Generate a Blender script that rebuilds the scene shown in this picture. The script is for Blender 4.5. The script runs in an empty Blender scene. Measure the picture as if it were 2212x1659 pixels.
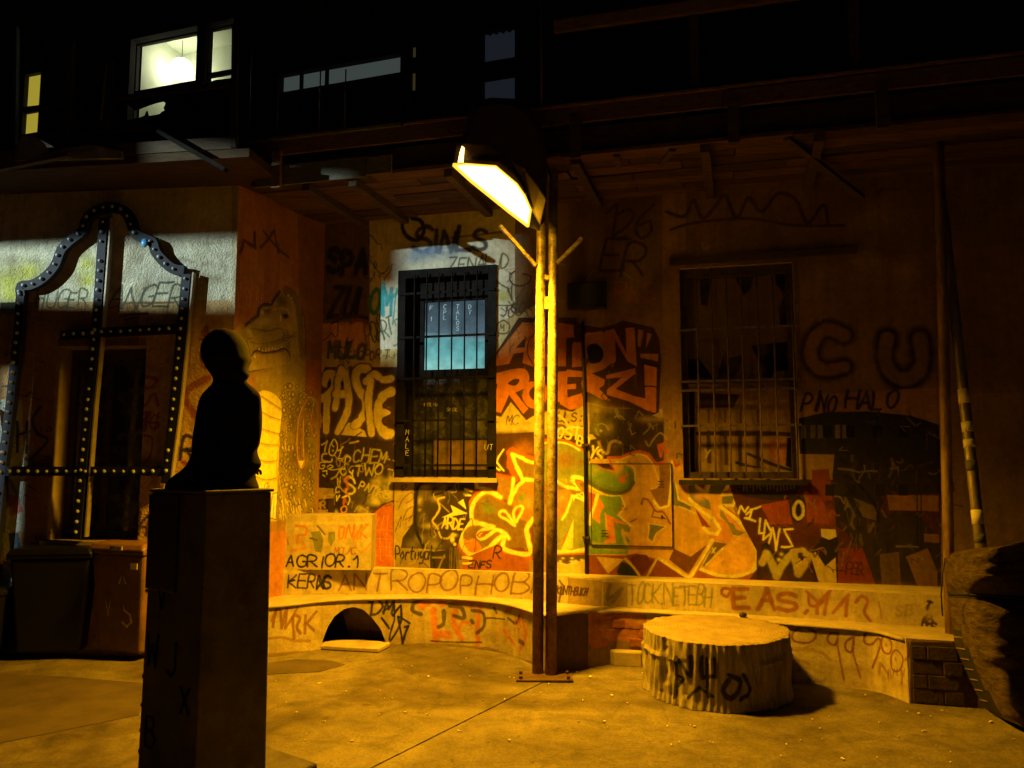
import bpy, bmesh, math, random
import numpy as np
from mathutils import Vector, Matrix

# ------------------------------------------------------------------ camera, world, exposure
SC = bpy.context.scene
COL = SC.collection
rnd = random.Random(7)
F, CX, CY, HOR, EYE = 1700.0, 1106.0, 829.5, 1000.0, 1.6
PITCH = math.atan((HOR - CY) / F)
cam_d = bpy.data.cameras.new("camera")
cam_d.sensor_width = 36.0
cam_d.lens = 36.0 * F / 2212.0
cam_d.clip_start = 0.05
cam_d.clip_end = 400
cam = bpy.data.objects.new("camera", cam_d)
COL.objects.link(cam)
cam.location = (0, 0, EYE)
cam.rotation_euler = (math.radians(90) + PITCH, 0, 0)
SC.camera = cam

W = bpy.data.worlds.new("World")
SC.world = W
W.use_nodes = True
wn = W.node_tree
wn.nodes.clear()
sky = wn.nodes.new("ShaderNodeTexSky")
sky.sky_type = 'NISHITA'
sky.sun_disc = False
sky.sun_elevation = math.radians(-4)
sky.sun_rotation = math.radians(200)
bg = wn.nodes.new("ShaderNodeBackground")
bg.inputs['Strength'].default_value = 0.09
wo = wn.nodes.new("ShaderNodeOutputWorld")
wn.links.new(sky.outputs[0], bg.inputs[0])
wn.links.new(bg.outputs[0], wo.inputs[0])

SC.view_settings.view_transform = 'Standard'
SC.view_settings.look = 'None'
SC.view_settings.exposure = 0.0
SC.view_settings.gamma = 1.0
SC.view_settings.use_curve_mapping = False
SODIUM = (1.0, 0.46, 0.008)
LAMP_W = 4.2        # glow of the lamp glass itself
LAMP_P = 2250.0       # light thrown by the lamp
COOL_W = 8500.0

# ------------------------------------------------------------------ sight lines onto real surfaces
def ray(u, v):
    a = (u - CX) / F
    b = -(v - CY) / F
    c, s = math.cos(PITCH), math.sin(PITCH)
    return (a, c - b * s, s + b * c)

def at_h(u, v, h=0.0):
    d = ray(u, v)
    t = (h - EYE) / d[2]
    return Vector((d[0] * t, d[1] * t, h))

def at_y(u, v, y):
    d = ray(u, v)
    t = y / d[1]
    return Vector((d[0] * t, y, EYE + d[2] * t))

def at_plane(u, v, p0, n):
    d = Vector(ray(u, v))
    o = Vector((0, 0, EYE))
    n = Vector(n)
    t = (Vector(p0) - o).dot(n) / d.dot(n)
    return o + d * t

class Path:
    """a vertical surface standing on a plan polyline"""
    def __init__(s, pts):
        s.p = [Vector((p[0], p[1])) for p in pts]
        s.cum = [0.0]
        for a, b in zip(s.p[:-1], s.p[1:]):
            s.cum.append(s.cum[-1] + (b - a).length)
        s.L = s.cum[-1]
    def sh(s, u, v):
        d = ray(u, v)
        best = None
        n = len(s.p) - 1
        for i in range(n):
            a, b = s.p[i], s.p[i + 1]
            e = b - a
            den = d[0] * e.y - d[1] * e.x
            if abs(den) < 1e-9:
                continue
            t = (a.x * e.y - a.y * e.x) / den
            k = (a.x * d[1] - a.y * d[0]) / den
            if t <= 0:
                continue
            lo = -1e9 if i == 0 else -1e-6
            hi = 1e9 if i == n - 1 else 1 + 1e-6
            if lo <= k <= hi and (best is None or t < best[0]):
                best = (t, s.cum[i] + k * e.length)
        if best is None:
            return (0.0, 0.0, 5.0)
        return (best[1], EYE + d[2] * best[0], best[0] * d[1])
    def xy(s, q, off=0.0):
        n = len(s.p) - 1
        i = 0
        while i < n - 1 and q > s.cum[i + 1]:
            i += 1
        a, b = s.p[i], s.p[i + 1]
        e = (b - a).normalized()
        p = a + e * (q - s.cum[i])
        nrm = Vector((e.y, -e.x))         # points to the camera side
        return p + nrm * off

# ------------------------------------------------------------------ object helpers
def link(o, parent=None):
    COL.objects.link(o)
    if parent is not None:
        o.parent = parent
    return o

def tag(o, label=None, cat=None, group=None, kind=None):
    if label: o['label'] = label
    if cat: o['category'] = cat
    if group: o['group'] = group
    if kind: o['kind'] = kind
    return o

def thing(name, label, cat, loc=(0, 0, 0), rz=0.0, group=None):
    o = bpy.data.objects.new(name, None)
    o.empty_display_size = 0.1
    o.location = loc
    o.rotation_euler = (0, 0, rz)
    COL.objects.link(o)
    return tag(o, label, cat, group)

def mesh_obj(name, me, mat=None, parent=None, world=False):
    o = bpy.data.objects.new(name, me)
    if mat is not None:
        if isinstance(mat, (list, tuple)):
            for m in mat: me.materials.append(m)
        else:
            me.materials.append(mat)
    link(o, parent)
    if parent is not None and world:
        o.matrix_parent_inverse = wmat(parent).inverted()
    return o

def wmat(o):
    m = Matrix.LocRotScale(o.location, o.rotation_euler, o.scale)
    if o.parent is not None:
        m = wmat(o.parent) @ o.matrix_parent_inverse @ m
    return m

def from_bm(name, bm, mat=None, parent=None, smooth=False, world=True, bevel=0, seg=2):
    me = bpy.data.meshes.new(name)
    bmesh.ops.recalc_face_normals(bm, faces=bm.faces)
    bm.to_mesh(me)
    bm.free()
    if smooth:
        for p in me.polygons: p.use_smooth = True
    o = mesh_obj(name, me, mat, parent, world)
    if bevel:
        m = o.modifiers.new('bevel', 'BEVEL')
        m.width = bevel; m.segments = seg; m.limit_method = 'ANGLE'
    return o

def bm_hull8(bm, v):
    """box from 8 corners: bottom 4 ring then top 4 ring"""
    q = [bm.verts.new(p) for p in v]
    for f in ((0, 1, 2, 3), (4, 5, 6, 7), (0, 1, 5, 4), (1, 2, 6, 5), (2, 3, 7, 6), (3, 0, 4, 7)):
        bm.faces.new([q[i] for i in f])

def bm_box(bm, c, s, rz=0.0, rx=0.0, ry=0.0):
    m = Matrix.Translation(Vector(c)) @ Matrix.Rotation(rz, 4, 'Z') @ Matrix.Rotation(ry, 4, 'Y') @ Matrix.Rotation(rx, 4, 'X')
    h = [x / 2 for x in s]
    v = [m @ Vector((x * h[0], y * h[1], z * h[2])) for z in (-1, 1) for x, y in ((-1, -1), (1, -1), (1, 1), (-1, 1))]
    bm_hull8(bm, v)

def bm_bar(bm, a, b, w, t=None, up=(0, 0, 1)):
    """rectangular bar from a to b"""
    a, b = Vector(a), Vector(b)
    t = w if t is None else t
    d = (b - a).normalized()
    up = Vector(up)
    if abs(d.dot(up)) > 0.98: up = Vector((0, 1, 0))
    x = d.cross(up).normalized()
    y = x.cross(d).normalized()
    v = [p + x * (i * w / 2) + y * (j * t / 2) for p in (a, b) for i, j in ((-1, -1), (1, -1), (1, 1), (-1, 1))]
    bm_hull8(bm, v)

def bm_tube(bm, pts, r, n=12, cap=True, rr=None, wob=0.0):
    pts = [Vector(p) for p in pts]
    rings = []
    for i, p in enumerate(pts):
        a = pts[max(0, i - 1)]; b = pts[min(len(pts) - 1, i + 1)]
        d = (b - a).normalized()
        up = Vector((0, 1, 0)) if abs(d.z) > 0.7 else Vector((0, 0, 1))
        x = d.cross(up).normalized(); y = x.cross(d)
        q = r if rr is None else rr[i]
        ring = []
        for k in range(n):
            an = 2 * math.pi * k / n
            w = q * (1 + (rnd.uniform(-wob, wob) if wob else 0))
            ring.append(bm.verts.new(p + x * math.cos(an) * w + y * math.sin(an) * w))
        rings.append(ring)
    for A, B in zip(rings[:-1], rings[1:]):
        for k in range(n):
            bm.faces.new((A[k], A[(k + 1) % n], B[(k + 1) % n], B[k]))
    if cap:
        bm.faces.new(rings[0]); bm.faces.new(rings[-1])

def tube_obj(name, pts, r, mat, parent=None, n=14, rr=None, smooth=True, wob=0.0):
    bm = bmesh.new()
    bm_tube(bm, pts, r, n, rr=rr, wob=wob)
    o = from_bm(name, bm, mat, parent, smooth=smooth)
    return o

def box_obj(name, c, s, mat, parent=None, rz=0.0, rx=0.0, ry=0.0, bevel=0.0):
    bm = bmesh.new()
    bm_box(bm, c, s, rz, rx, ry)
    return from_bm(name, bm, mat, parent, bevel=bevel)

def bar_obj(name, a, b, w, t, mat, parent=None, up=(0, 0, 1), bevel=0.0):
    bm = bmesh.new()
    bm_bar(bm, a, b, w, t, up)
    return from_bm(name, bm, mat, parent, bevel=bevel)

# ------------------------------------------------------------------ materials
def mat_base(name):
    m = bpy.data.materials.new(name)
    m.use_nodes = True
    nt = m.node_tree
    b = nt.nodes['Principled BSDF']
    return m, nt, b

def noise(nt, scale, detail=6, rough=0.6, vec=None, dist=0.0):
    n = nt.nodes.new('ShaderNodeTexNoise')
    n.inputs['Scale'].default_value = scale
    n.inputs['Detail'].default_value = detail
    n.inputs['Roughness'].default_value = rough
    n.inputs['Distortion'].default_value = dist
    if vec is not None: nt.links.new(vec, n.inputs['Vector'])
    return n

def ramp(nt, src, p0, c0, p1, c1):
    r = nt.nodes.new('ShaderNodeValToRGB')
    r.color_ramp.elements[0].position = p0
    r.color_ramp.elements[0].color = (*c0, 1)
    r.color_ramp.elements[1].position = p1
    r.color_ramp.elements[1].color = (*c1, 1)
    nt.links.new(src, r.inputs[0])
    return r

def mul(nt, a, b, fac=1.0, mode='MULTIPLY'):
    x = nt.nodes.new('ShaderNodeMix')
    x.data_type = 'RGBA'; x.blend_type = mode
    x.inputs[0].default_value = fac
    nt.links.new(a, x.inputs[6]); nt.links.new(b, x.inputs[7])
    return x.outputs[2]

def coords(nt, world=True, scale=None):
    if world:
        g = nt.nodes.new('ShaderNodeNewGeometry').outputs['Position']
    else:
        g = nt.nodes.new('ShaderNodeTexCoord').outputs['Object']
    if scale:
        mp = nt.nodes.new('ShaderNodeMapping')
        mp.inputs['Scale'].default_value = scale
        nt.links.new(g, mp.inputs[0])
        return mp.outputs[0]
    return g

def bump(nt, b, srcs):
    prev = None
    for s, strength, dist in srcs:
        n = nt.nodes.new('ShaderNodeBump')
        n.inputs['Strength'].default_value = strength
        n.inputs['Distance'].default_value = dist
        nt.links.new(s, n.inputs['Height'])
        if prev: nt.links.new(prev, n.inputs['Normal'])
        prev = n.outputs[0]
    nt.links.new(prev, b.inputs['Normal'])

def M_plain(name, c0, c1, rough=0.8, scale=6.0, bscale=40.0, bstr=0.3, bdist=0.01, metal=0.0, stretch=None, spec=0.3):
    m, nt, b = mat_base(name)
    v = coords(nt, True, stretch)
    n1 = noise(nt, scale, 8, 0.65, v)
    r = ramp(nt, n1.outputs[0], 0.3, c0, 0.7, c1)
    nt.links.new(r.outputs[0], b.inputs['Base Color'])
    b.inputs['Roughness'].default_value = rough
    b.inputs['Metallic'].default_value = metal
    b.inputs['Specular IOR Level'].default_value = spec
    n2 = noise(nt, bscale, 6, 0.7, v)
    bump(nt, b, [(n2.outputs[0], bstr, bdist)])
    return m

def M_img(name, img, rough=0.85, bscale=60, bstr=0.35, bdist=0.008, big=(1.3, 0.6, 0.72), dirt=True, coarse=None):
    m, nt, b = mat_base(name)
    t = nt.nodes.new('ShaderNodeTexImage')
    t.image = img
    t.extension = 'EXTEND'
    uv = nt.nodes.new('ShaderNodeUVMap')
    nt.links.new(uv.outputs[0], t.inputs[0])
    c = t.outputs[0]
    v = coords(nt, True)
    if dirt:
        a = ramp(nt, noise(nt, big[0], 8, 0.65, v).outputs[0], 0.25, (big[1],) * 3, 0.68, (1.05,) * 3)
        c = mul(nt, c, a.outputs[0])
        a2 = ramp(nt, noise(nt, 22, 8, 0.75, v).outputs[0], 0.3, (big[2],) * 3, 0.6, (1.0,) * 3)
        c = mul(nt, c, a2.outputs[0])
        st = coords(nt, True, (9, 9, 0.7))
        a3 = ramp(nt, noise(nt, 1.5, 6, 0.7, st).outputs[0], 0.28, (0.72,) * 3, 0.55, (1.0,) * 3)
        c = mul(nt, c, a3.outputs[0])
    nt.links.new(c, b.inputs['Base Color'])
    b.inputs['Roughness'].default_value = rough
    b.inputs['Specular IOR Level'].default_value = 0.25
    bl = [(noise(nt, bscale, 8, 0.7, v).outputs[0], bstr, bdist)]
    bl.append((noise(nt, 5, 4, 0.5, v).outputs[0], 0.35, 0.03))
    if coarse: bl.append((noise(nt, coarse[0], 3, 0.6, v).outputs[0], coarse[1], coarse[2]))
    bump(nt, b, bl)
    return m

def M_emit(name, col, strength):
    m, nt, b = mat_base(name)
    b.inputs['Base Color'].default_value = (0, 0, 0, 1)
    b.inputs['Emission Color'].default_value = (*col, 1)
    b.inputs['Emission Strength'].default_value = strength
    return m

# ------------------------------------------------------------------ painter: flat paint laid out on a wall's own (s, h) sheet
FONT = {
 'A': [[(0,0),(.5,1),(1,0)],[(.2,.38),(.8,.38)]], 'B': [[(0,0),(0,1),(.6,1),(.85,.8),(.6,.55),(0,.55)],[(.6,.55),(1,.28),(.65,0),(0,0)]],
 'C': [[(1,.85),(.6,1),(.2,.85),(0,.5),(.2,.1),(.6,0),(1,.15)]], 'D': [[(0,0),(0,1),(.6,.9),(1,.5),(.6,.08),(0,0)]],
 'E': [[(1,1),(0,1),(0,0),(1,0)],[(0,.52),(.75,.52)]], 'F': [[(1,1),(0,1),(0,0)],[(0,.52),(.75,.52)]],
 'G': [[(1,.85),(.6,1),(.2,.85),(0,.5),(.2,.1),(.6,0),(1,.15),(1,.45),(.6,.45)]], 'H': [[(0,0),(0,1)],[(1,0),(1,1)],[(0,.5),(1,.5)]],
 'I': [[(.5,0),(.5,1)]], 'J': [[(.8,1),(.8,.2),(.5,0),(.1,.15)]], 'K': [[(0,0),(0,1)],[(1,1),(0,.45),(1,0)]], 'L': [[(0,1),(0,0),(.9,0)]],
 'M': [[(0,0),(.1,1),(.5,.35),(.9,1),(1,0)]], 'N': [[(0,0),(0,1),(1,0),(1,1)]], 'O': [[(.5,1),(.12,.8),(0,.45),(.2,.08),(.55,0),(.9,.2),(1,.6),(.8,.93),(.5,1)]],
 'P': [[(0,0),(0,1),(.7,.98),(.95,.75),(.7,.48),(0,.45)]], 'Q': [[(.5,1),(.12,.8),(0,.45),(.2,.08),(.55,0),(.9,.2),(1,.6),(.8,.93),(.5,1)],[(.6,.3),(1,-.1)]],
 'R': [[(0,0),(0,1),(.7,.98),(.95,.75),(.7,.5),(0,.45)],[(.35,.47),(1,0)]], 'S': [[(.95,.85),(.55,1),(.1,.85),(.15,.6),(.85,.42),(.95,.15),(.5,0),(0,.15)]],
 'T': [[(0,1),(1,1)],[(.5,1),(.5,0)]], 'U': [[(0,1),(.03,.2),(.5,0),(.95,.2),(1,1)]], 'V': [[(0,1),(.5,0),(1,1)]], 'W': [[(0,1),(.2,0),(.5,.65),(.8,0),(1,1)]],
 'X': [[(0,0),(1,1)],[(0,1),(1,0)]], 'Y': [[(0,1),(.5,.5),(1,1)],[(.5,.5),(.4,0)]], 'Z': [[(0,1),(1,1),(0,0),(1,0)]],
 '0': [[(.5,1),(.1,.75),(.1,.25),(.5,0),(.9,.25),(.9,.75),(.5,1)]], '1': [[(.1,.7),(.6,1),(.6,0)]], '2': [[(.05,.8),(.5,1),(.9,.75),(.6,.4),(0,0),(1,0)]],
 '3': [[(.05,.9),(.5,1),(.9,.78),(.4,.55),(.95,.3),(.5,0),(0,.12)]], '4': [[(.7,0),(.7,1),(0,.35),(1,.35)]], '6': [[(.8,1),(.2,.6),(.05,.25),(.4,0),(.85,.2),(.7,.5),(.15,.4)]],
 '8': [[(.5,.55),(.15,.78),(.5,1),(.85,.78),(.5,.55),(.05,.25),(.5,0),(.95,.25),(.5,.55)]], '9': [[(.9,.65),(.5,.45),(.15,.7),(.5,1),(.9,.8),(.7,0)]],
 '.': [[(.3,0),(.36,.03)]], '!': [[(.5,1),(.45,.35)],[(.42,.05),(.45,0)]], ':': [[(.3,.1),(.35,.13)],[(.3,.6),(.35,.63)]], ' ': [], '-': [[(.1,.5),(.8,.5)]],
 'a': [[(.9,.6),(.4,.65),(.05,.35),(.35,0),(.8,.15),(.9,.6),(.95,0)]], 'q': [[(.9,.6),(.4,.75),(.05,.45),(.35,.1),(.8,.25),(.9,.6),(.9,-.5)]],
 'r': [[(.1,.6),(.15,0)],[(.13,.35),(.5,.62),(.85,.55)]], 't': [[(.45,1),(.4,.1),(.8,0)],[(.05,.65),(.85,.68)]], 'u': [[(.05,.6),(.1,.1),(.5,0),(.85,.2),(.9,.6),(.95,0)]],
 'g': [[(.9,.6),(.4,.65),(.05,.35),(.35,.05),(.8,.2),(.9,.6),(.85,-.35),(.3,-.4)]], 'l': [[(.4,1),(.4,.1),(.7,0)]], 'o': [[(.5,.65),(.1,.35),(.45,0),(.9,.3),(.5,.65)]],
 'n': [[(.05,.6),(.1,0)],[(.1,.35),(.5,.62),(.85,.45),(.9,0)]], 'e': [[(.1,.35),(.85,.4),(.5,.65),(.08,.35),(.4,0),(.9,.12)]],
}

def smooth(pts, n=6, closed=False):
    if len(pts) < 3: return pts
    P = [Vector(p) for p in pts]
    out = []
    m = len(P)
    rng = range(m) if closed else range(m - 1)
    for i in rng:
        p1, p2 = P[i], P[(i + 1) % m]
        p0 = P[(i - 1) % m] if (closed or i > 0) else p1
        p3 = P[(i + 2) % m] if (closed or i < m - 2) else p2
        for k in range(n):
            t = k / n
            out.append(0.5 * ((2 * p1) + (p2 - p0) * t + (2 * p0 - 5 * p1 + 4 * p2 - p3) * t * t + (3 * p1 - p0 - 3 * p2 + p3) * t ** 3))
    if not closed: out.append(P[-1])
    return [tuple(p) for p in out]

_ns = np.random.RandomState(3)
def _mk():
    acc = np.zeros((1024, 1024), np.float32)
    for c in (32, 11, 4):
        g = _ns.rand(1024 // c + 2, 1024 // c + 2).astype(np.float32)
        i = np.arange(1024) / c; k = i.astype(int); f = (i - k)
        a = g[k][:, k] * (1 - f)[None, :] + g[k][:, k + 1] * f[None, :]
        b = g[k + 1][:, k] * (1 - f)[None, :] + g[k + 1][:, k + 1] * f[None, :]
        acc += a * (1 - f)[:, None] + b * f[:, None]
    return acc / 3
_NT = _mk()
def tile_noise(x0, y0, shp):
    yy = (np.arange(shp[0]) + y0) % 1024; xx = (np.arange(shp[1]) + x0) % 1024
    return np.clip(.66 + .9 * _NT[yy][:, xx], .7, 1.0)

class Sheet:
    def __init__(s, path, s0, s1, h0, h1, ppm, base):
        s.path, s.s0, s.s1, s.h0, s.h1, s.ppm = path, s0, s1, h0, h1, ppm
        s.w = int((s1 - s0) * ppm); s.h = int((h1 - h0) * ppm)
        s.a = np.empty((s.h, s.w, 3), np.float32)
        s.a[:] = base
        s.org = (0.0, 0.0, 1.0)
    def region(s, ox, oy, k):
        """author the next strokes in the units of an enlarged view"""
        s.org = (ox * 2212 / 2560.0, oy * 2212 / 2560.0, k * 2212 / 2560.0)
        return s
    def full(s):
        s.org = (0.0, 0.0, 1.0)
        return s
    def cv(s, pts):
        ox, oy, k = s.org
        out = []; dep = 0
        for x, y in pts:
            q, h, d = s.path.sh(ox + x * k, oy + y * k)
            out.append(((q - s.s0) * s.ppm, (h - s.h0) * s.ppm)); dep += d
        s.dep = dep / max(1, len(pts))
        return out
    def width(s, w):
        return max(1.0, w * s.org[2] * s.dep / F * s.ppm)
    def line(s, pts, w, col, a=1.0, soft=0.25, sm=False, closed=False, hand=1.0):
        if not closed and not sm and len(pts) < 9 and hand:
            q = [pts[0]]
            for i, (A, B) in enumerate(zip(pts[:-1], pts[1:])):
                L = math.hypot(B[0] - A[0], B[1] - A[1])
                if L > w * 2:
                    nx, ny = -(B[1] - A[1]) / L, (B[0] - A[0]) / L
                    am = rnd.uniform(-1, 1) * min(w * .45, L * .05) * hand
                    for t in (.25, .5, .75):
                        k = am * math.sin(math.pi * t) + rnd.uniform(-1, 1) * w * .05
                        q.append((A[0] + (B[0] - A[0]) * t + nx * k, A[1] + (B[1] - A[1]) * t + ny * k))
                q.append((B[0] + rnd.uniform(-1, 1) * w * .12, B[1] + rnd.uniform(-1, 1) * w * .12))
            pts = q
        if sm: pts = smooth(pts, 6, closed)
        if closed and not sm: pts = list(pts) + [pts[0]]
        if closed and sm: pts = list(pts) + [pts[0]]
        P = s.cv(pts)
        W_ = s.width(w)
        r = W_ / 2; so = max(0.8, r * soft * 2)
        pad = int(r + so + 2)
        x0 = int(max(0, min(p[0] for p in P) - pad)); x1 = int(min(s.w, max(p[0] for p in P) + pad + 1))
        y0 = int(max(0, min(p[1] for p in P) - pad)); y1 = int(min(s.h, max(p[1] for p in P) + pad + 1))
        if x1 <= x0 or y1 <= y0: return s
        D = np.full((y1 - y0, x1 - x0), 1e9, np.float32)
        for (ax, ay), (bx, by) in zip(P[:-1], P[1:]):
            u0 = int(max(x0, min(ax, bx) - pad)); u1 = int(min(x1, max(ax, bx) + pad + 1))
            v0 = int(max(y0, min(ay, by) - pad)); v1 = int(min(y1, max(ay, by) + pad + 1))
            if u1 <= u0 or v1 <= v0: continue
            yy, xx = np.mgrid[v0:v1, u0:u1].astype(np.float32)
            ex, ey = bx - ax, by - ay
            L2 = ex * ex + ey * ey + 1e-9
            t = np.clip(((xx - ax) * ex + (yy - ay) * ey) / L2, 0, 1)
            d = np.hypot(xx - ax - t * ex, yy - ay - t * ey) * (1 + rnd.uniform(-.14, .2) * (W_ < 40))
            sub = D[v0 - y0:v1 - y0, u0 - x0:u1 - x0]
            np.minimum(sub, d, out=sub)
        al = np.clip((r + so / 2 - D) / so, 0, 1) * a
        al = al * tile_noise(x0, y0, al.shape)
        al = np.maximum(al, .08 * a * np.exp(-np.maximum(D - r, 0) / (r * .5 + .5)))     # overspray
        T = s.a[y0:y1, x0:x1]
        T += (np.array(col, np.float32) - T) * al[..., None]
        return s
    def fill(s, pts, col, a=1.0, sm=False, grad=None):
        if sm: pts = smooth(pts, 6, True)
        P = s.cv(pts)
        x0 = int(max(0, min(p[0] for p in P) - 2)); x1 = int(min(s.w, max(p[0] for p in P) + 3))
        y0 = int(max(0, min(p[1] for p in P) - 2)); y1 = int(min(s.h, max(p[1] for p in P) + 3))
        if x1 <= x0 or y1 <= y0: return s
        acc = np.zeros((y1 - y0, x1 - x0), np.float32)
        for dx, dy in ((-.25, -.25), (.25, -.25), (-.25, .25), (.25, .25)):
            yy, xx = np.mgrid[y0:y1, x0:x1].astype(np.float32)
            yy += dy; xx += dx
            ins = np.zeros(acc.shape, bool)
            for i in range(len(P)):
                ax, ay = P[i]; bx, by = P[(i + 1) % len(P)]
                if ay == by: continue
                c = ((ay > yy) != (by > yy)) & (xx < (bx - ax) * (yy - ay) / (by - ay) + ax)
                ins ^= c
            acc += ins
        al = acc / 4 * a
        T = s.a[y0:y1, x0:x1]
        T += (np.array(col, np.float32) - T) * al[..., None]
        return s
    def blob(s, x, y, rx, ry, col, a=0.8, pw=1.0):
        (px, py), = s.cv([(x, y)])
        rx = s.width(rx * 2) / 2; ry = s.width(ry * 2) / 2
        x0 = int(max(0, px - 2.2 * rx)); x1 = int(min(s.w, px + 2.2 * rx + 1))
        y0 = int(max(0, py - 2.2 * ry)); y1 = int(min(s.h, py + 2.2 * ry + 1))
        if x1 <= x0 or y1 <= y0: return s
        yy, xx = np.mgrid[y0:y1, x0:x1].astype(np.float32)
        q = ((xx - px) / rx) ** 2 + ((yy - py) / ry) ** 2
        al = np.exp(-(q ** pw)) * a
        T = s.a[y0:y1, x0:x1]
        T += (np.array(col, np.float32) - T) * al[..., None]
        return s
    def text(s, txt, x, y, hgt, w, col, adv=0.75, ang=0.0, slant=0.15, a=0.95, lw=0.62, sm=True, jit=0.05, soft=0.35):
        """lettering sprayed with its baseline starting at x, y"""
        ca, sa = math.cos(math.radians(ang)), math.sin(math.radians(ang))
        cx = 0.0
        for ch in txt:
            if ch in FONT:
                jy = rnd.uniform(-jit, jit) * hgt * 1.6; js = 1 + rnd.uniform(-jit, jit) * 2.5; sl = slant + rnd.uniform(-.10, .10); lx = lw * (1 + rnd.uniform(-.12, .12))
                for st in FONT[ch]:
                    pts = []
                    for px, py in st:
                        gx = cx + (px * lx + py * sl + rnd.uniform(-.025, .025)) * hgt * js
                        gy = (py + rnd.uniform(-.025, .025)) * hgt * js + jy
                        pts.append((x + gx * ca + gy * sa, y + gx * sa - gy * ca))
                    if rnd.random() < .12 and w > 9: s.line([pts[-1], (pts[-1][0] + rnd.uniform(-2, 2), pts[-1][1] + hgt * rnd.uniform(.2, .6))], w * .28, col, a * .7)
                    s.line(smooth(pts, 4) if (sm and len(pts) > 2 and ch in 'BCDGOPQRSU023689aqrtuglone') else pts, w, col, a, soft)
            cx += hgt * adv * (0.6 if ch in 'I.! 1l' else 1.0)
        return s
    def drips(s, x0, x1, y0, ln, n, w, col, a=0.6):
        for _ in range(n):
            x = rnd.uniform(x0, x1); y = y0 + rnd.uniform(-0.1, 0.1) * ln
            s.line([(x, y), (x + rnd.uniform(-1, 1) * w, y + ln * rnd.uniform(.3, 1))], w, col, a)
        return s
    def mottle(s, amt=.085):
        g = np.random.RandomState(s.w % 97 + 5)
        acc = np.zeros((s.h, s.w), np.float32)
        for cell, k in ((46, .5), (17, .45), (6, .4), (2.2, .35)):
            gh, gw = int(s.h / cell) + 3, int(s.w / cell) + 3
            n_ = g.rand(gh, gw).astype(np.float32) - .5
            y = np.arange(s.h) / cell; x = np.arange(s.w) / cell
            yi = y.astype(int); xi = x.astype(int)
            fy = (y - yi)[:, None]; fx = (x - xi)[None, :]
            fy = fy * fy * (3 - 2 * fy); fx = fx * fx * (3 - 2 * fx)
            a_, b_, c_, d_ = n_[yi][:, xi], n_[yi][:, xi + 1], n_[yi + 1][:, xi], n_[yi + 1][:, xi + 1]
            acc += k * ((a_ * (1 - fx) + b_ * fx) * (1 - fy) + (c_ * (1 - fx) + d_ * fx) * fy)
        # worn flecks where older paint shows
        worn = np.clip((np.abs(acc) - .50) * 8, 0, 1)[..., None] * .35
        s.a *= np.clip(1 + acc * amt * 4, .35, 1.6)[..., None]
        s.a += (np.array((.33, .26, .15), np.float32) - s.a) * worn
        return s
    def image(s, name):
        s.mottle()
        im = bpy.data.images.new(name, s.w, s.h, float_buffer=True, is_data=True)
        b = np.ones((s.h, s.w, 4), np.float32)
        b[..., :3] = np.clip(s.a, 0, 1)
        im.pixels.foreach_set(b.ravel())
        im.update()
        im.pack()
        return im

def sheet_faces(bm, uvl, sh, path, cells, off=0.0):
    """front faces on path for (s0,s1,h0,h1) cells, with uv of the sheet"""
    for a, b, c, d in cells:
        ks = [a] + [k for k in path.cum if a + 1e-4 < k < b - 1e-4] + [b]
        for k0, k1 in zip(ks[:-1], ks[1:]):
            e = 1e-5
            p0 = path.xy(k0 + e, off); p1 = path.xy(k1 - e, off)
            vs = [bm.verts.new((p0.x, p0.y, c)), bm.verts.new((p1.x, p1.y, c)), bm.verts.new((p1.x, p1.y, d)), bm.verts.new((p0.x, p0.y, d))]
            f = bm.faces.new(vs)
            for l, (q, h) in zip(f.loops, ((k0, c), (k1, c), (k1, d), (k0, d))):
                l[uvl].uv = ((q - sh.s0) / (sh.s1 - sh.s0), (h - sh.h0) / (sh.h1 - sh.h0))

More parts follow.
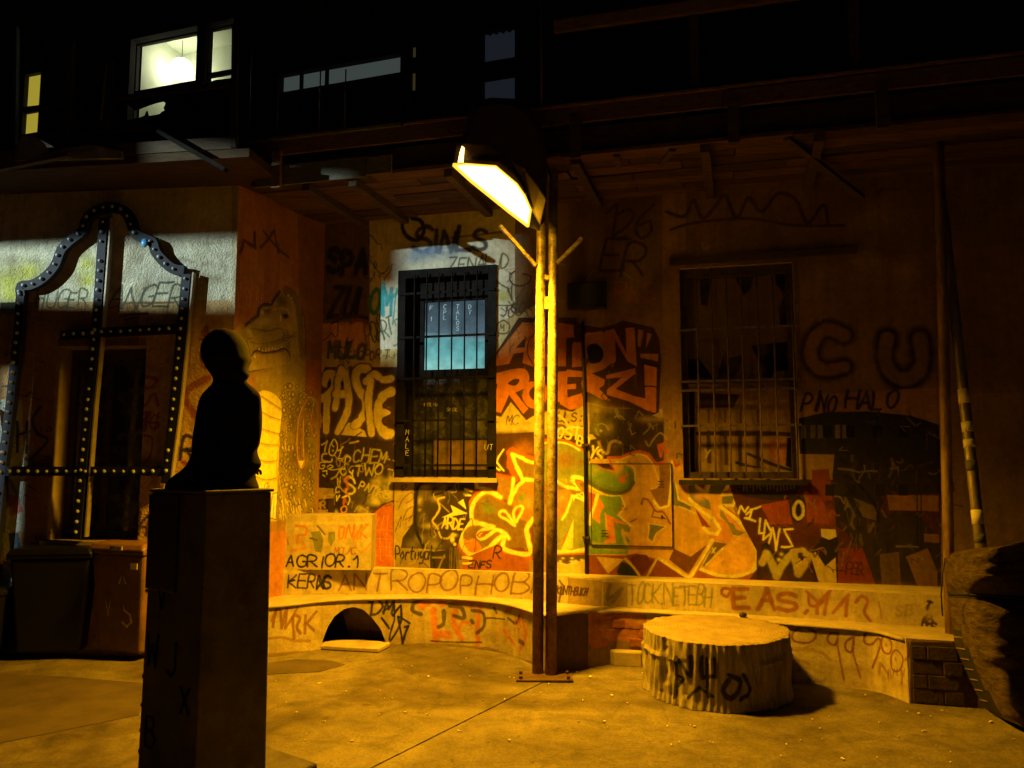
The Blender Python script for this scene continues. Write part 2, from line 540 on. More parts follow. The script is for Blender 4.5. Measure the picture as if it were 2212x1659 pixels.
def wall_with_holes(name, sh, path, s0, s1, h0, h1, holes, mat, mat2, parent, depth=0.22):
    bm = bmesh.new()
    uvl = bm.loops.layers.uv.new('UVMap')
    ss = sorted({s0, s1, *[k for H in holes for k in H[:2]]})
    hs = sorted({h0, h1, *[k for H in holes for k in H[2:]]})
    cells = []
    for a, b in zip(ss[:-1], ss[1:]):
        for c, d in zip(hs[:-1], hs[1:]):
            mx, my = (a + b) / 2, (c + d) / 2
            if any(H[0] < mx < H[1] and H[2] < my < H[3] for H in holes): continue
            cells.append((a, b, c, d))
    sheet_faces(bm, uvl, sh, path, cells)
    nf = len(bm.faces)
    for a, b, c, d in holes:
        f0, f1 = path.xy(a), path.xy(b)
        r0, r1 = path.xy(a, -depth), path.xy(b, -depth)
        for quad in (((f0, c), (r0, c), (r0, d), (f0, d)), ((f1, c), (f1, d), (r1, d), (r1, c)),
                     ((f0, c), (f1, c), (r1, c), (r0, c)), ((f0, d), (r0, d), (r1, d), (f1, d))):
            f = bm.faces.new([bm.verts.new((p.x, p.y, z)) for p, z in quad])
            f.material_index = 1
    # back and ends so the wall is solid
    b0, b1 = path.xy(s0, -depth - .03), path.xy(s1, -depth - .03)
    e0, e1 = path.xy(s0), path.xy(s1)
    for a_, b_, c_, d_ in cells:
        q0, q1 = path.xy(a_, -depth - .03), path.xy(b_, -depth - .03)
        f = bm.faces.new([bm.verts.new((p.x, p.y, z)) for p, z in ((q0, c_), (q1, c_), (q1, d_), (q0, d_))])
        f.material_index = 1
    for quad in (((e0, h0), (b0, h0), (b0, h1), (e0, h1)), ((e1, h0), (e1, h1), (b1, h1), (b1, h0)),
                 ((e0, h1), (e1, h1), (b1, h1), (b0, h1))):
        f = bm.faces.new([bm.verts.new((p.x, p.y, z)) for p, z in quad])
        f.material_index = 1
    me = bpy.data.meshes.new(name)
    bm.to_mesh(me); bm.free()
    return mesh_obj(name, me, [mat, mat2], parent, True)
# ------------------------------------------------------------------ materials used all over
m_plaster = M_plain('old_plaster', (.30, .24, .17), (.46, .38, .27), .9, 3, 50, .5)
m_reveal = M_plain('window_reveal_plaster', (.28, .22, .14), (.45, .36, .24), .9, 5, 60, .5)
m_darkwood = M_plain('dark_weathered_wood', (.03, .022, .015), (.09, .06, .035), .8, 4, 30, .5, stretch=(1, 6, 6))
m_board = M_plain('weathered_board', (.10, .06, .03), (.26, .17, .09), .8, 5, 30, .6, stretch=(1, 9, 9))
m_pale = M_plain('pale_painted_board', (.07, .07, .06), (.16, .155, .13), .8, 6, 30, .5, stretch=(1, 5, 5))
m_iron = M_plain('rusted_iron', (.05, .03, .02), (.13, .075, .04), .55, 14, 60, .4, metal=.3)
m_bar = M_plain('worn_steel_bar', (.13, .10, .07), (.34, .28, .2), .4, 18, 80, .3, metal=.6)
m_black = M_plain('black_painted_metal', (.012, .012, .012), (.03, .028, .026), .5, 9, 50, .2)
m_conc = M_plain('worn_concrete', (.26, .21, .14), (.44, .36, .25), .9, 5, 60, .5)
m_casing = M_plain('soot_black_casing', (.003, .003, .003), (.012, .010, .009), .85, 9, 50, .3, spec=.1)
m_dark = M_plain('dark_interior', (.01, .009, .008), (.025, .02, .018), .95, 3, 20, .2)
m_cloth_d = M_plain('dark_hanging_cloth', (.006, .006, .006), (.015, .014, .014), .95, 5, 40, .5)

def M_glass(name, col=(.02, .02, .02), rough=.08):
    m, nt, b = mat_base(name)
    n = noise(nt, 9, 6, .7, coords(nt))
    r = ramp(nt, n.outputs[0], .45, col, .75, tuple(min(1, c * 3 + .02) for c in col))
    nt.links.new(r.outputs[0], b.inputs['Base Color'])
    r2 = ramp(nt, n.outputs[0], .4, (rough,) * 3, .7, (.5,) * 3)
    nt.links.new(r2.outputs[0], b.inputs['Roughness'])
    return m
m_glass = M_glass('grimy_dark_glass')

# ------------------------------------------------------------------ plan of the courtyard
WY0, WT = 7.10, 0.26
def wall_y(x): return WY0 - WT * x
def on_ray(u, y):                     # plan point at depth y under image column u near the horizon
    d = ray(u, HOR)
    return Vector((d[0] * y / d[1], y))
def on_wall(u):
    d = ray(u, HOR)
    k = d[0] / d[1]
    y = WY0 / (1 + WT * k)
    return Vector((k * y, y))
C1 = on_ray(495, 6.65)
C2 = on_wall(690)
WEND = Vector((6.0, wall_y(6.0)))
P_MAIN = Path([C2, WEND])
P_SIDE = Path([C1, C2])
MT = 0.10
M0 = Vector((-8.0, C1.y + MT * (8.0 + C1.x)))
P_LEFT = Path([M0, C1])

# ------------------------------------------------------------------ ground
m_ground, nt, b = mat_base('trodden_concrete_paving')
v = coords(nt)
c = ramp(nt, noise(nt, .9, 9, .62, v, .4).outputs[0], .3, (.105, .086, .058), .7, (.195, .163, .11)).outputs[0]
c = mul(nt, c, ramp(nt, noise(nt, 5.0, 9, .7, v, .6).outputs[0], .35, (.62,) * 3, .6, (1.08,) * 3).outputs[0])
c = mul(nt, c, ramp(nt, noise(nt, 60, 5, .8, v).outputs[0], .32, (.55,) * 3, .6, (1.1,) * 3).outputs[0])
vo = nt.nodes.new('ShaderNodeTexVoronoi'); vo.inputs['Scale'].default_value = 26; nt.links.new(v, vo.inputs['Vector'])
c = mul(nt, c, ramp(nt, vo.outputs['Distance'], .02, (1.5, 1.45, 1.3), .09, (1.0,) * 3).outputs[0])
# fine cracks and trodden-in stains
wv = nt.nodes.new('ShaderNodeVectorMath'); wv.operation = 'ADD'
nz_ = noise(nt, 3.0, 5, .7, v)
sc3 = nt.nodes.new('ShaderNodeVectorMath'); sc3.operation = 'SCALE'; sc3.inputs['Scale'].default_value = .35
nt.links.new(nz_.outputs['Color'], sc3.inputs[0]); nt.links.new(v, wv.inputs[0]); nt.links.new(sc3.outputs[0], wv.inputs[1])
ve = nt.nodes.new('ShaderNodeTexVoronoi'); ve.feature = 'DISTANCE_TO_EDGE'; ve.inputs['Scale'].default_value = .75
nt.links.new(wv.outputs[0], ve.inputs['Vector'])
crk = ramp(nt, ve.outputs['Distance'], .002, (.28,) * 3, .010, (1,) * 3)
c = mul(nt, c, crk.outputs[0], .28)
vs2 = nt.nodes.new('ShaderNodeTexVoronoi'); vs2.inputs['Scale'].default_value = 3.1; nt.links.new(wv.outputs[0], vs2.inputs['Vector'])
c = mul(nt, c, ramp(nt, vs2.outputs['Distance'], .04, (.50, .46, .40), .13, (1, 1, 1)).outputs[0], .8)
c = mul(nt, c, ramp(nt, noise(nt, .45, 6, .6, v, 1.2).outputs[0], .40, (.60, .55, .48), .56, (1.12, 1.1, 1.05)).outputs[0])
nt.links.new(c, b.inputs['Base Color'])
r = ramp(nt, noise(nt, 1.7, 6, .6, v).outputs[0], .35, (.55,) * 3, .65, (.95,) * 3)
nt.links.new(r.outputs[0], b.inputs['Roughness'])
b.inputs['Specular IOR Level'].default_value = .3
bump(nt, b, [(noise(nt, 110, 6, .8, v).outputs[0], .55, .006), (noise(nt, 7, 8, .7, v).outputs[0], .5, .02)])
m_earth = M_plain('dirt_in_the_joint', (.03, .022, .015), (.06, .045, .03), .95)
m_dkpatch = M_plain('dark_patch_surface', (.05, .035, .024), (.10, .075, .05), .9, 3, 90, .6)

bm = bmesh.new()
bmesh.ops.create_grid(bm, x_segments=2, y_segments=2, size=60)
bmesh.ops.translate(bm, verts=bm.verts, vec=(0, 30, -0.0125))
ground = from_bm('ground', bm, m_earth)
tag(ground, kind='structure')
def slab(name, pts, z0, z1, mat, parent):
    bm = bmesh.new()
    lo = [bm.verts.new((p[0], p[1], z0)) for p in pts]
    hi = [bm.verts.new((p[0], p[1], z1)) for p in pts]
    bm.faces.new(hi); bm.faces.new(lo[::-1])
    n = len(pts)
    for i in range(n):
        bm.faces.new((lo[i], lo[(i + 1) % n], hi[(i + 1) % n], hi[i]))
    return from_bm(name, bm, mat, parent)
ja, jb = at_h(800, 1659), at_h(1215, 1452)
jd = Vector((jb.x - ja.x, jb.y - ja.y)).normalized()
jn = Vector((jd.y, -jd.x))
def jp(t, off): return (ja.x + jd.x * t + jn.x * off, ja.y + jd.y * t + jn.y * off)
slab('paving_slab', [jp(-14, -.0025), jp(14, -.0025), jp(14, -40), jp(-14, -40)], -.034, 0, m_ground, ground)
slab('paving_slab', [jp(-14, .0025), jp(5.2, .0025), jp(5.2, 40), jp(-14, 40)], -.034, -.004, m_ground, ground)
slab('paving_slab', [jp(5.22, .0025), jp(14, .0025), jp(14, 40), jp(5.22, 40)], -.034, -.002, m_ground, ground)
def gpoly(name, pts, z, mat):
    return slab(name, [at_h(u, v) for u, v in pts], -.01, z, mat, ground)
gpoly('dark_ground_patch', [(-300, 1462), (-20, 1456), (130, 1462), (330, 1478), (300, 1545), (130, 1580), (-30, 1612), (-300, 1700)], .004, m_dkpatch)  # darker polygon laid over the ground at the left
gpoly('repair_patch', [(520, 1440), (640, 1425), (715, 1428), (745, 1436), (690, 1452), (600, 1456), (540, 1462)], .004, m_dkpatch)

# ------------------------------------------------------------------ building shell
bld = thing('graffiti_building', 'old two storey house with graffiti walls and barred windows behind the lamp', 'building', (0, 7.1, 0))

# painted sheets (filled in by the painter further down)
S_MAIN = Sheet(P_MAIN, 0, P_MAIN.L, 0.0, 4.3, 230, (.50, .40, .24))
S_SIDE = Sheet(P_SIDE, 0, P_SIDE.L, 0.0, 4.3, 330, (.42, .25, .10))
S_LEFT = Sheet(P_LEFT, P_LEFT.L - 3.4, P_LEFT.L, 0.0, 4.3, 230, (.50, .44, .30))

def hole_on(path, u0, v0, u1, v1):
    """opening between image corner (u0, v0) top left and (u1, v1) bottom right, on path"""
    um = (u0 + u1) / 2
    a = path.sh(u0, v1)[0]; b = path.sh(u1, v1)[0]
    return (a, b, path.sh(um, v1)[1], path.sh(um, v0)[1])
H_DOOR = hole_on(P_MAIN, 862, 586, 1065, 1031)
H_WIN = hole_on(P_MAIN, 1477, 572, 1729, 1034)
H_LEFT = hole_on(P_LEFT, 100, 748, 297, 1168)

# ------------------------------------------------------------------ bench: plan lines
front = [(-3.0, 6.5), at_h(569, 1421), at_h(720, 1401), at_h(854, 1396), at_h(963, 1396), at_h(1045, 1404), at_h(1100, 1415), at_h(1150, 1435), at_h(1186, 1455)]
front = smooth([(p[0], p[1]) for p in front], 5)
end1 = [(p.x, p.y) for p in (at_h(1273, 1440), at_h(1330, 1432))]
right = smooth([(p.x, p.y) for p in (at_h(1330, 1432), at_h(1450, 1440), at_h(1600, 1458), at_h(1708, 1471), at_h(1830, 1484), at_h(1901, 1495), at_h(1964, 1518))], 5)
tail = [(p.x, p.y) for p in (at_h(2085, 1527),)] + [(3.9, 5.25)]
P_FRONT = Path(front + end1[:1] + right + tail)
HB = .42
rs = [(-3.2, 7.2), (-2.2, 7.2), (-1.29, 7.26), (-.48, 7.18), (.154, 6.98), (.40, 6.83), (.735, 6.66), (1.573, 6.40), (2.45, 6.07), (3.0, 5.85), (4.2, 5.45)]
P_RISER = Path(smooth(rs, 4))
HR = .645
S_FRONT = Sheet(P_FRONT, 0.4, P_FRONT.L - .2, -.02, HB, 260, (.54, .44, .27))
S_RISER = Sheet(P_RISER, 0.3, P_RISER.L - .3, HB, HR, 260, (.64, .53, .34))
bx0 = on_ray(580, 7.02); bx1 = Path([Vector((-2.4, 7.10 + .26 * .6)), Vector((0, 6.94))])
BOX_P = Path([(-2.30, 7.24), (-1.262, 7.17)])
S_BOX = Sheet(BOX_P, 0, BOX_P.L, HR, 1.13, 260, (.60, .50, .30))
P_WINB = Path([P_MAIN.xy(0, -.12), P_MAIN.xy(P_MAIN.L, -.12)])
S_WIN = Sheet(P_WINB, H_WIN[0], H_WIN[1], H_WIN[2], H_WIN[3], 300, (.10, .07, .035))
sc_ = at_h(1549, 1490)
R0 = .505; HT_ = .42
P_ST = Path([(sc_.x + R0 * math.cos(t), sc_.y + R0 * math.sin(t)) for t in np.linspace(math.radians(165), math.radians(375), 60)])
S_ST = Sheet(P_ST, 0, P_ST.L, 0, HT_, 330, (.30, .25, .16))
pc_ = at_h(434, 1719)         # pedestal centre on the ground
PEDR = math.radians(-36)
# ------------------------------------------------------------------ graffiti: flat paint on the walls
BLK = (.020, .016, .012); DKB = (.075, .030, .010); YEL = (.92, .87, .30); WHT = (.86, .83, .70); ORG = (.62, .20, .03)
RED = (.50, .085, .018); GRN = (.20, .34, .07); OLV = (.13, .17, .03); BRN = (.24, .125, .045); BLU = (.20, .21, .24); PUR = (.11, .075, .085)
GOLD = (.70, .43, .075); CRM = (.62, .53, .32); TEAL = (.03, .30, .36); TAN = (.5, .38, .18)
K1 = 500 / 1659.; K5 = 500 / 2074.; K6 = 500 / 1843.; KQ1 = 700 / 2212.; KQ = 800 / 2212.; KQ3 = 660 / 1825.; KQ5 = 660 / 2190.
KB = 260 / 1659.; KC = 280 / 1787.; KA = 260 / 1540.; KL = 640 / 1770.
m = S_MAIN
# --- broad fields
m.full()
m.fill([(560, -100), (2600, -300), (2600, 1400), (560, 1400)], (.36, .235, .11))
m.fill([(560, -100), (2600, -300), (2600, 560), (1170, 640), (560, 500)], (.22, .14, .07))  # upper wall painted darker to imitate the lamplight dropping off
m.fill([(1170, 640), (2600, 480), (2600, 840), (1730, 860), (1430, 700)], (.28, .175, .08), .8)  # upper right also painted darker for the lamp's cutoff
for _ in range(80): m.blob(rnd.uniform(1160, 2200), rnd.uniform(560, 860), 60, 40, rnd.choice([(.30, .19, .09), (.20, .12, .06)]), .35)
m.fill([(690, 380), (1180, 330), (1180, 700), (1110, 720), (860, 770), (690, 760)], (.17, .105, .05))  # upper left painted darker still, standing in for the unlit wall
m.fill([(798, 430), (1112, 410), (1112, 760), (1062, 800), (858, 800), (798, 930)], (.66, .62, .48))  # wall painted paler in the shape of the cool light patch
m.fill([(690, 700), (796, 695), (796, 790), (690, 800)], (.62, .30, .07))
m.fill([(690, 760), (860, 755), (860, 960), (690, 960)], (.60, .46, .17))
m.fill([(1068, 700), (1160, 660), (1160, 1000), (1068, 1000)], (.55, .45, .22))
m.fill([(1205, 900), (1475, 880), (1475, 960), (1205, 1000)], (.60, .50, .20))
m.fill([(1430, 400), (1480, 400), (1480, 1010), (1430, 1010)], (.36, .22, .10))
for _ in range(60):
    m.blob(rnd.uniform(690, 2100), rnd.uniform(420, 1250), rnd.uniform(10, 60), rnd.uniform(10, 50), rnd.choice([(.2, .13, .06), (.5, .4, .2), (.3, .2, .1)]), .25)
# --- upper wall, dark lettering in the shade
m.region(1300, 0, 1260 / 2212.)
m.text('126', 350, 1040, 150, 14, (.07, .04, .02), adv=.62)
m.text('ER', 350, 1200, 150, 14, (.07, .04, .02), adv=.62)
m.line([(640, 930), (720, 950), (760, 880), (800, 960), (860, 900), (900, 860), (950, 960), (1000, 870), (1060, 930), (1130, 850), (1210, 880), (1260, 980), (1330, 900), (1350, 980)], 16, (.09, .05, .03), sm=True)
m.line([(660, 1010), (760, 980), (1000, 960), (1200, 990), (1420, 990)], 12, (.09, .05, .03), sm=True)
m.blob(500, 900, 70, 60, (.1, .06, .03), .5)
m.region(540, 450, K1)
m.text('SPA', 930, 770, 200, 55, BLK, adv=.55, lw=.42)
m.text('ZUL', 930, 1150, 250, 45, (.03, .02, .02), adv=.46, lw=.36, slant=.2)
m.line([(960, 1190), (1110, 1130), (1240, 1180)], 22, DKB, sm=True)
m.text('OM', 1265, 1110, 210, 36, TEAL, adv=.50, lw=.42)
m.line([(1385, 870), (1385, 1120)], 40, TEAL, .8); m.line([(1440, 1000), (1500, 940), (1530, 900)], 26, TEAL, .8)
m.line([(1500, 900), (1475, 1100), (1465, 1200)], 14, TEAL, .9)
m.text('PQART', 1255, 1390, 150, 13, (.08, .12, .09), adv=.34, lw=.36, ang=-28, slant=.3)
m.text('!!', 1300, 1190, 70, 12, (.1, .14, .1), adv=.6)
m.text('MULO', 925, 1480, 130, 34, (.06, .09, .07), adv=.62, lw=.5)
m.text('CHOPOR T', 1085, 1490, 75, 12, (.10, .08, .03), adv=.62, lw=.5)
m.line([(1115, 1190), (1180, 1160), (1260, 1190)], 30, (.25, .08, .02), sm=True)
m.region(960, 450, K1)
m.line([(200, 300), (150, 380), (190, 470), (280, 500), (330, 420), (300, 340), (230, 320)], 34, (.03, .025, .02), sm=True)
m.text('SINLS', 240, 590, 190, 38, (.035, .03, .025), adv=.72, lw=.6)
m.line([(560, 480), (1000, 430)], 22, (.05, .04, .03), .7)
m.blob(370, 600, 150, 70, (.16, .25, .42), .85); m.blob(250, 640, 90, 60, (.2, .3, .45), .6); m.blob(560, 620, 120, 60, (.25, .35, .45), .5)
m.text('ZENALID', 530, 760, 115, 15, (.13, .12, .06), adv=.68, lw=.55, ang=-4)
m.line([(1080, 760), (1040, 800), (1060, 860), (1130, 880), (1200, 850), (1210, 800), (1150, 780)], 13, DKB, sm=True)
m.blob(985, 970, 70, 50, (.5, .45, .05), .8)
m.line([(930, 840), (1030, 900), (1060, 1000), (1060, 870)], 15, (.14, .13, .05))
m.line([(920, 1040), (1080, 1040), (1180, 1100)], 12, (.16, .14, .06)); m.text('JOO', 960, 1130, 90, 13, (.14, .11, .05), adv=.7)
m.line([(975, 1170), (930, 1210), (950, 1270), (1020, 1270), (1040, 1210), (1000, 1170)], 13, (.14, .12, .05), sm=True, closed=True)
m.text('M', 955, 1250, 60, 10, (.14, .12, .05))
m.text('GO', 1050, 1100, 80, 16, (.12, .07, .03))
m.blob(1290, 940, 130, 80, (.2, .10, .04), .5)
# RLS right of the cabinet
m.region(1180, 750, K5)
m.text('RLS', 1480, 10, 190, 18, (.50, .16, .05), adv=.75, a=.7)
# --- ACTION ROKERZ
m.fill([(215, 600), (480, 185), (1080, 185), (1100, 250), (1340, 290), (1480, 255), (1560, 215), (1875, 285), (1940, 400), (1960, 640), (1935, 1170), (1850, 1205), (1620, 1120), (1400, 1115), (1180, 1060), (1040, 1160), (900, 1130), (700, 1165), (560, 1250), (460, 1130), (400, 1060), (300, 1215), (205, 1190), (205, 880), (225, 800)], DKB)
A_ = ORG
m.fill([(228, 600), (520, 235), (650, 240), (650, 700), (520, 655), (535, 545), (430, 560), (380, 665), (225, 690)], A_)
m.fill([(560, 378), (450, 500), (545, 495)], DKB)
m.fill([(660, 330), (890, 300), (890, 690), (700, 690), (600, 560)], (.68, .25, .04))
m.line([(650, 350), (585, 430), (575, 560), (640, 690)], 10, BLK, sm=True)
m.fill([(880, 235), (1050, 262), (1062, 385), (972, 400), (972, 690), (860, 690)], A_)
m.fill([(1050, 440), (1138, 440), (1138, 690), (1035, 700), (1035, 480)], A_)
m.line([(1055, 290), (1155, 285), (1160, 370), (1060, 370)], 12, BLK, closed=True)
m.fill(smooth([(1155, 380), (1250, 340), (1370, 340), (1450, 470), (1440, 640), (1360, 720), (1215, 760), (1155, 690)], 5, True), (.55, .24, .07))
m.fill(smooth([(1200, 480), (1290, 455), (1360, 540), (1330, 640), (1230, 660), (1195, 580)], 5, True), BLK)
m.line([(1385, 330), (1460, 450), (1460, 600), (1400, 700)], 14, BLK, sm=True)
m.fill([(1375, 325), (1470, 300), (1600, 560), (1590, 290), (1680, 290), (1705, 690), (1610, 640), (1480, 410), (1490, 640), (1400, 690)], (.60, .22, .05))
m.fill([(1720, 310), (1775, 315), (1745, 490), (1715, 480)], (.5, .22, .07)); m.fill([(1815, 340), (1865, 360), (1800, 500)], (.45, .2, .07))
m.fill([(1740, 560), (1930, 560), (1925, 640), (1745, 600)], (.5, .25, .08))
m.fill(smooth([(235, 765), (420, 720), (545, 718), (590, 800), (560, 900), (445, 962)], 4) + [(580, 1130), (530, 1185), (380, 985), (300, 1170), (210, 1160), (262, 872), (230, 872)], A_)
m.fill(smooth([(370, 870), (430, 822), (492, 830), (450, 890)], 4, True), DKB)
m.fill(smooth([(660, 850), (560, 870), (518, 1000), (570, 1100), (660, 1125), (760, 1060), (770, 900)], 5, True), A_)
m.fill(smooth([(650, 900), (592, 950), (602, 1010), (650, 1040), (700, 960)], 5, True), DKB)
m.fill([(775, 760), (830, 760), (840, 860), (890, 745), (975, 740), (900, 890), (955, 1010), (890, 1065), (840, 960), (850, 1100), (775, 1100)], A_)
m.fill([(985, 722), (1165, 745), (1150, 800), (987, 800), (982, 880), (1075, 870), (1075, 922), (982, 930), (987, 1015), (1165, 960), (1165, 1080), (1080, 1130), (1010, 1142), (910, 1080), (900, 830)], A_)
m.fill([(1160, 745), (1205, 745), (1375, 830), (1365, 885), (1312, 920), (1430, 1045), (1360, 1040), (1210, 960), (1150, 950), (1130, 870)], A_)
m.line([(1140, 980), (1170, 960), (1195, 1010), (1160, 1030)], 8, BLK, closed=True); m.line([(1335, 1000), (1370, 960), (1420, 1020), (1380, 1050)], 10, BLK, closed=True)
m.fill([(1385, 785), (1690, 708), (1690, 765), (1485, 925), (1680, 1000), (1795, 1025), (1782, 660), (1912, 705), (1905, 1172), (1840, 1162), (1630, 1055), (1395, 985), (1395, 935), (1560, 800), (1390, 820)], (.66, .23, .05))
m.line([(1780, 900), (1910, 905)], 14, BLK)
m.line([(1780, 655), (1930, 690)], 22, BLK)
# under the lettering
m.fill([(205, 1195), (300, 1225), (400, 1075), (470, 1150), (560, 1265), (700, 1175), (900, 1140), (1040, 1165), (1185, 1075), (1195, 1420), (700, 1420), (205, 1400)], (.56, .46, .17))
m.text('MC', 350, 1300, 90, 9, DKB, adv=.7)
for _ in range(7): m.blob(rnd.uniform(220, 640), rnd.uniform(1270, 1390), 35, 18, (.32, .26, .16), .7)
m.fill([(200, 1395), (650, 1390), (1195, 1420), (1195, 1700), (200, 1700)], (.07, .03, .015))
for x in range(200, 660, 45): m.blob(x, 1400, 50, 30, (.07, .03, .015), .8)
m.fill([(1215, 1080), (1400, 1130), (1640, 1130), (1930, 1220), (1985, 1230), (1985, 1700), (1215, 1700)], (.06, .035, .02))
m.blob(1290, 1170, 80, 130, (.52, .44, .14), .95); m.blob(1440, 1170, 110, 60, (.5, .38, .14), .9); m.blob(1290, 1330, 60, 60, (.3, .3, .08), .8)
m.blob(1800, 1240, 90, 35, (.42, .3, .12), .8); m.blob(1940, 1230, 60, 35, (.42, .3, .12), .8)
for _ in range(14): m.blob(rnd.uniform(1450, 1950), rnd.uniform(1270, 1560), rnd.uniform(20, 60), rnd.uniform(20, 60), rnd.choice([(.02, .015, .02), (.10, .05, .03), (.05, .04, .05)]), .8)
m.region(1380, 1000, KB)
m.blob(900, 260, 220, 110, (.05, .045, .03), .9); m.blob(860, 450, 150, 120, (.13, .12, .04), .9)
m.line([(720, 410), (780, 380), (850, 410), (900, 480)], 22, (.38, .36, .08), .9, sm=True); m.blob(775, 495, 22, 18, (.65, .6, .1), .9)
m.blob(920, 430, 60, 70, (.34, .26, .08), .8)
m.line([(740, 680), (800, 820), (880, 850), (920, 700), (1000, 660), (1090, 690)], 46, (.45, .36, .10), .85, sm=True); m.blob(1000, 740, 60, 60, (.14, .09, .05), .9)
m.fill([(590, 550), (640, 550), (700, 620), (600, 640)], (.62, .55, .18))
m.fill([(585, 980), (700, 990), (840, 1020), (700, 1040), (585, 1030)], (.6, .54, .16))
m.text('ZULS:', -40, 345, 150, 26, (.12, .07, .02), adv=.75, ang=2)
m.line([(-30, 330), (90, 250), (200, 330), (260, 420), (380, 440), (500, 450), (540, 510)], 34, YEL, .85, sm=True)
m.line([(350, 420), (480, 425)], 20, (.15, .08, .02))
m.fill([(75, 380), (190, 400), (250, 470), (120, 440), (75, 450)], (.18, .11, .08))
# LOST BOYS
m.text('LOST', -60, 600, 170, 28, YEL, adv=.75, lw=.6, ang=4, a=1)
m.text('BO', 385, 735, 150, 30, YEL, adv=.62, lw=.52, ang=10, a=1); m.text('YS', 590, 930, 190, 34, YEL, adv=.55, lw=.48, ang=12, a=1)
# --- big yellow lettering, left half
m.region(960, 900, K1)
m.fill([(700, 940), (1000, 760), (1240, 640), (1240, 1659), (560, 1659), (560, 1560), (650, 1360), (700, 1150)], (.20, .055, .015))
m.fill([(890, 620), (1240, 600), (1240, 860), (1060, 780), (1030, 950), (880, 940)], (.07, .03, .015))
for _ in range(6): m.blob(rnd.uniform(1100, 1230), rnd.uniform(680, 760), 60, 40, (.3, .12, .03), .6)
m.line([(1035, 770), (1040, 880), (1085, 990), (1000, 975), (880, 945)], 46, (.60, .13, .02)); m.line([(1060, 760), (1230, 840)], 60, (.60, .13, .02))
m.fill([(1062, 785), (1240, 862), (1240, 1010), (1150, 1000), (1090, 890)], (.25, .16, .045))
m.fill([(760, 1000), (880, 955), (1070, 990), (1040, 1190), (970, 1145), (880, 1085), (770, 1060)], (.31, .175, .04))
m.fill(smooth([(960, 1140), (860, 1100), (780, 1150), (735, 1240), (745, 1340), (900, 1385), (1000, 1430), (1190, 1600), (1010, 1570), (1185, 1590), (1200, 1400), (1240, 1250), (1240, 1010), (1100, 1060), (1040, 1190)], 2, True), (.27, .165, .04))
m.fill([(735, 1270), (1190, 1310), (1190, 1560), (1000, 1560), (980, 1440), (740, 1350)], (.24, .15, .04))
m.fill(smooth([(1090, 1080), (1160, 1020), (1240, 1020), (1240, 1330), (1080, 1280)], 3, True), (.43, .23, .07))
m.blob(870, 1240, 60, 35, GRN, .9); m.blob(835, 1185, 22, 22, GRN, .9); m.blob(1140, 1150, 40, 45, GRN, .9); m.blob(1200, 1190, 35, 45, (.75, .4, .2), .8)
m.fill(smooth([(760, 1355), (685, 1385), (645, 1450), (650, 1540), (700, 1600), (760, 1610), (850, 1560), (970, 1450), (1010, 1440), (900, 1390)], 3, True), (.26, .16, .045))
m.fill(smooth([(645, 1480), (700, 1500), (740, 1480), (800, 1540), (800, 1590), (740, 1610), (680, 1590)], 3, True), (.72, .27, .05)); m.line([(760, 1480), (750, 1590)], 8, (.4, .12, .03))
RS = (.62, .14, .02)
for pts, w_ in (([(960, 1140), (860, 1085), (765, 1140), (710, 1230), (715, 1340)], 62), ([(760, 1345), (670, 1370), (625, 1430), (630, 1540), (680, 1620), (750, 1640)], 50), ([(960, 1475), (985, 1590), (1200, 1640)], 52)):
    m.line(pts, w_, RS, .9, sm=True)
for pts, w_ in (([(1062, 785), (1150, 990), (1235, 1000)], 34), ([(1062, 785), (1150, 820), (1235, 855)], 30), ([(748, 1000), (770, 1062), (880, 1080), (968, 1142)], 30),
                ([(1072, 985), (1040, 1185), (1095, 1065), (1160, 1005)], 30), ([(965, 1142), (860, 1095), (775, 1140), (728, 1230), (732, 1340), (810, 1362), (905, 1388)], 34),
                ([(765, 1348), (685, 1372), (642, 1430), (645, 1530), (690, 1600), (755, 1620), (850, 1572), (960, 1475), (990, 1480), (1000, 1572), (1200, 1610), (1192, 1480), (1182, 1400), (1235, 1320)], 36),
                ([(905, 1390), (840, 1405), (780, 1445), (800, 1482), (860, 1460), (930, 1412), (1000, 1440), (1035, 1482)], 30)):
    m.line(pts, w_, YEL, 1, sm=len(pts) > 4)
m.line([(955, 1270), (990, 1252), (1030, 1290), (1082, 1375), (1015, 1325), (965, 1300)], 22, YEL, closed=True, sm=True); m.fill([(975, 1278), (1005, 1285), (1035, 1320), (990, 1300)], (.5, .1, .02))
m.line([(1088, 1345), (1072, 1270), (1100, 1222), (1148, 1218), (1142, 1262), (1112, 1310)], 22, YEL, closed=True, sm=True); m.fill([(1092, 1310), (1092, 1260), (1120, 1245), (1110, 1285)], (.5, .1, .02))
m.line([(770, 1455), (800, 1430), (855, 1425), (830, 1460), (790, 1475)], 12, (.5, .1, .02), closed=True)
m.fill([(700, 1630), (960, 1520), (985, 1600), (1200, 1650), (1200, 1780), (600, 1780)], (.40, .12, .02))
m.text('R', 900, 1645, 90, 12, BLK); m.text('ENFS', 700, 1728, 60, 12, BLK, adv=.8); m.line([(650, 1640), (720, 1645)], 20, YEL); m.line([(655, 1690), (720, 1686)], 16, YEL)
m.line([(990, 745), (940, 820), (935, 850)], 14, YEL); m.line([(935, 850), (990, 920)], 14, YEL); m.line([(915, 885), (955, 915)], 14, YEL)
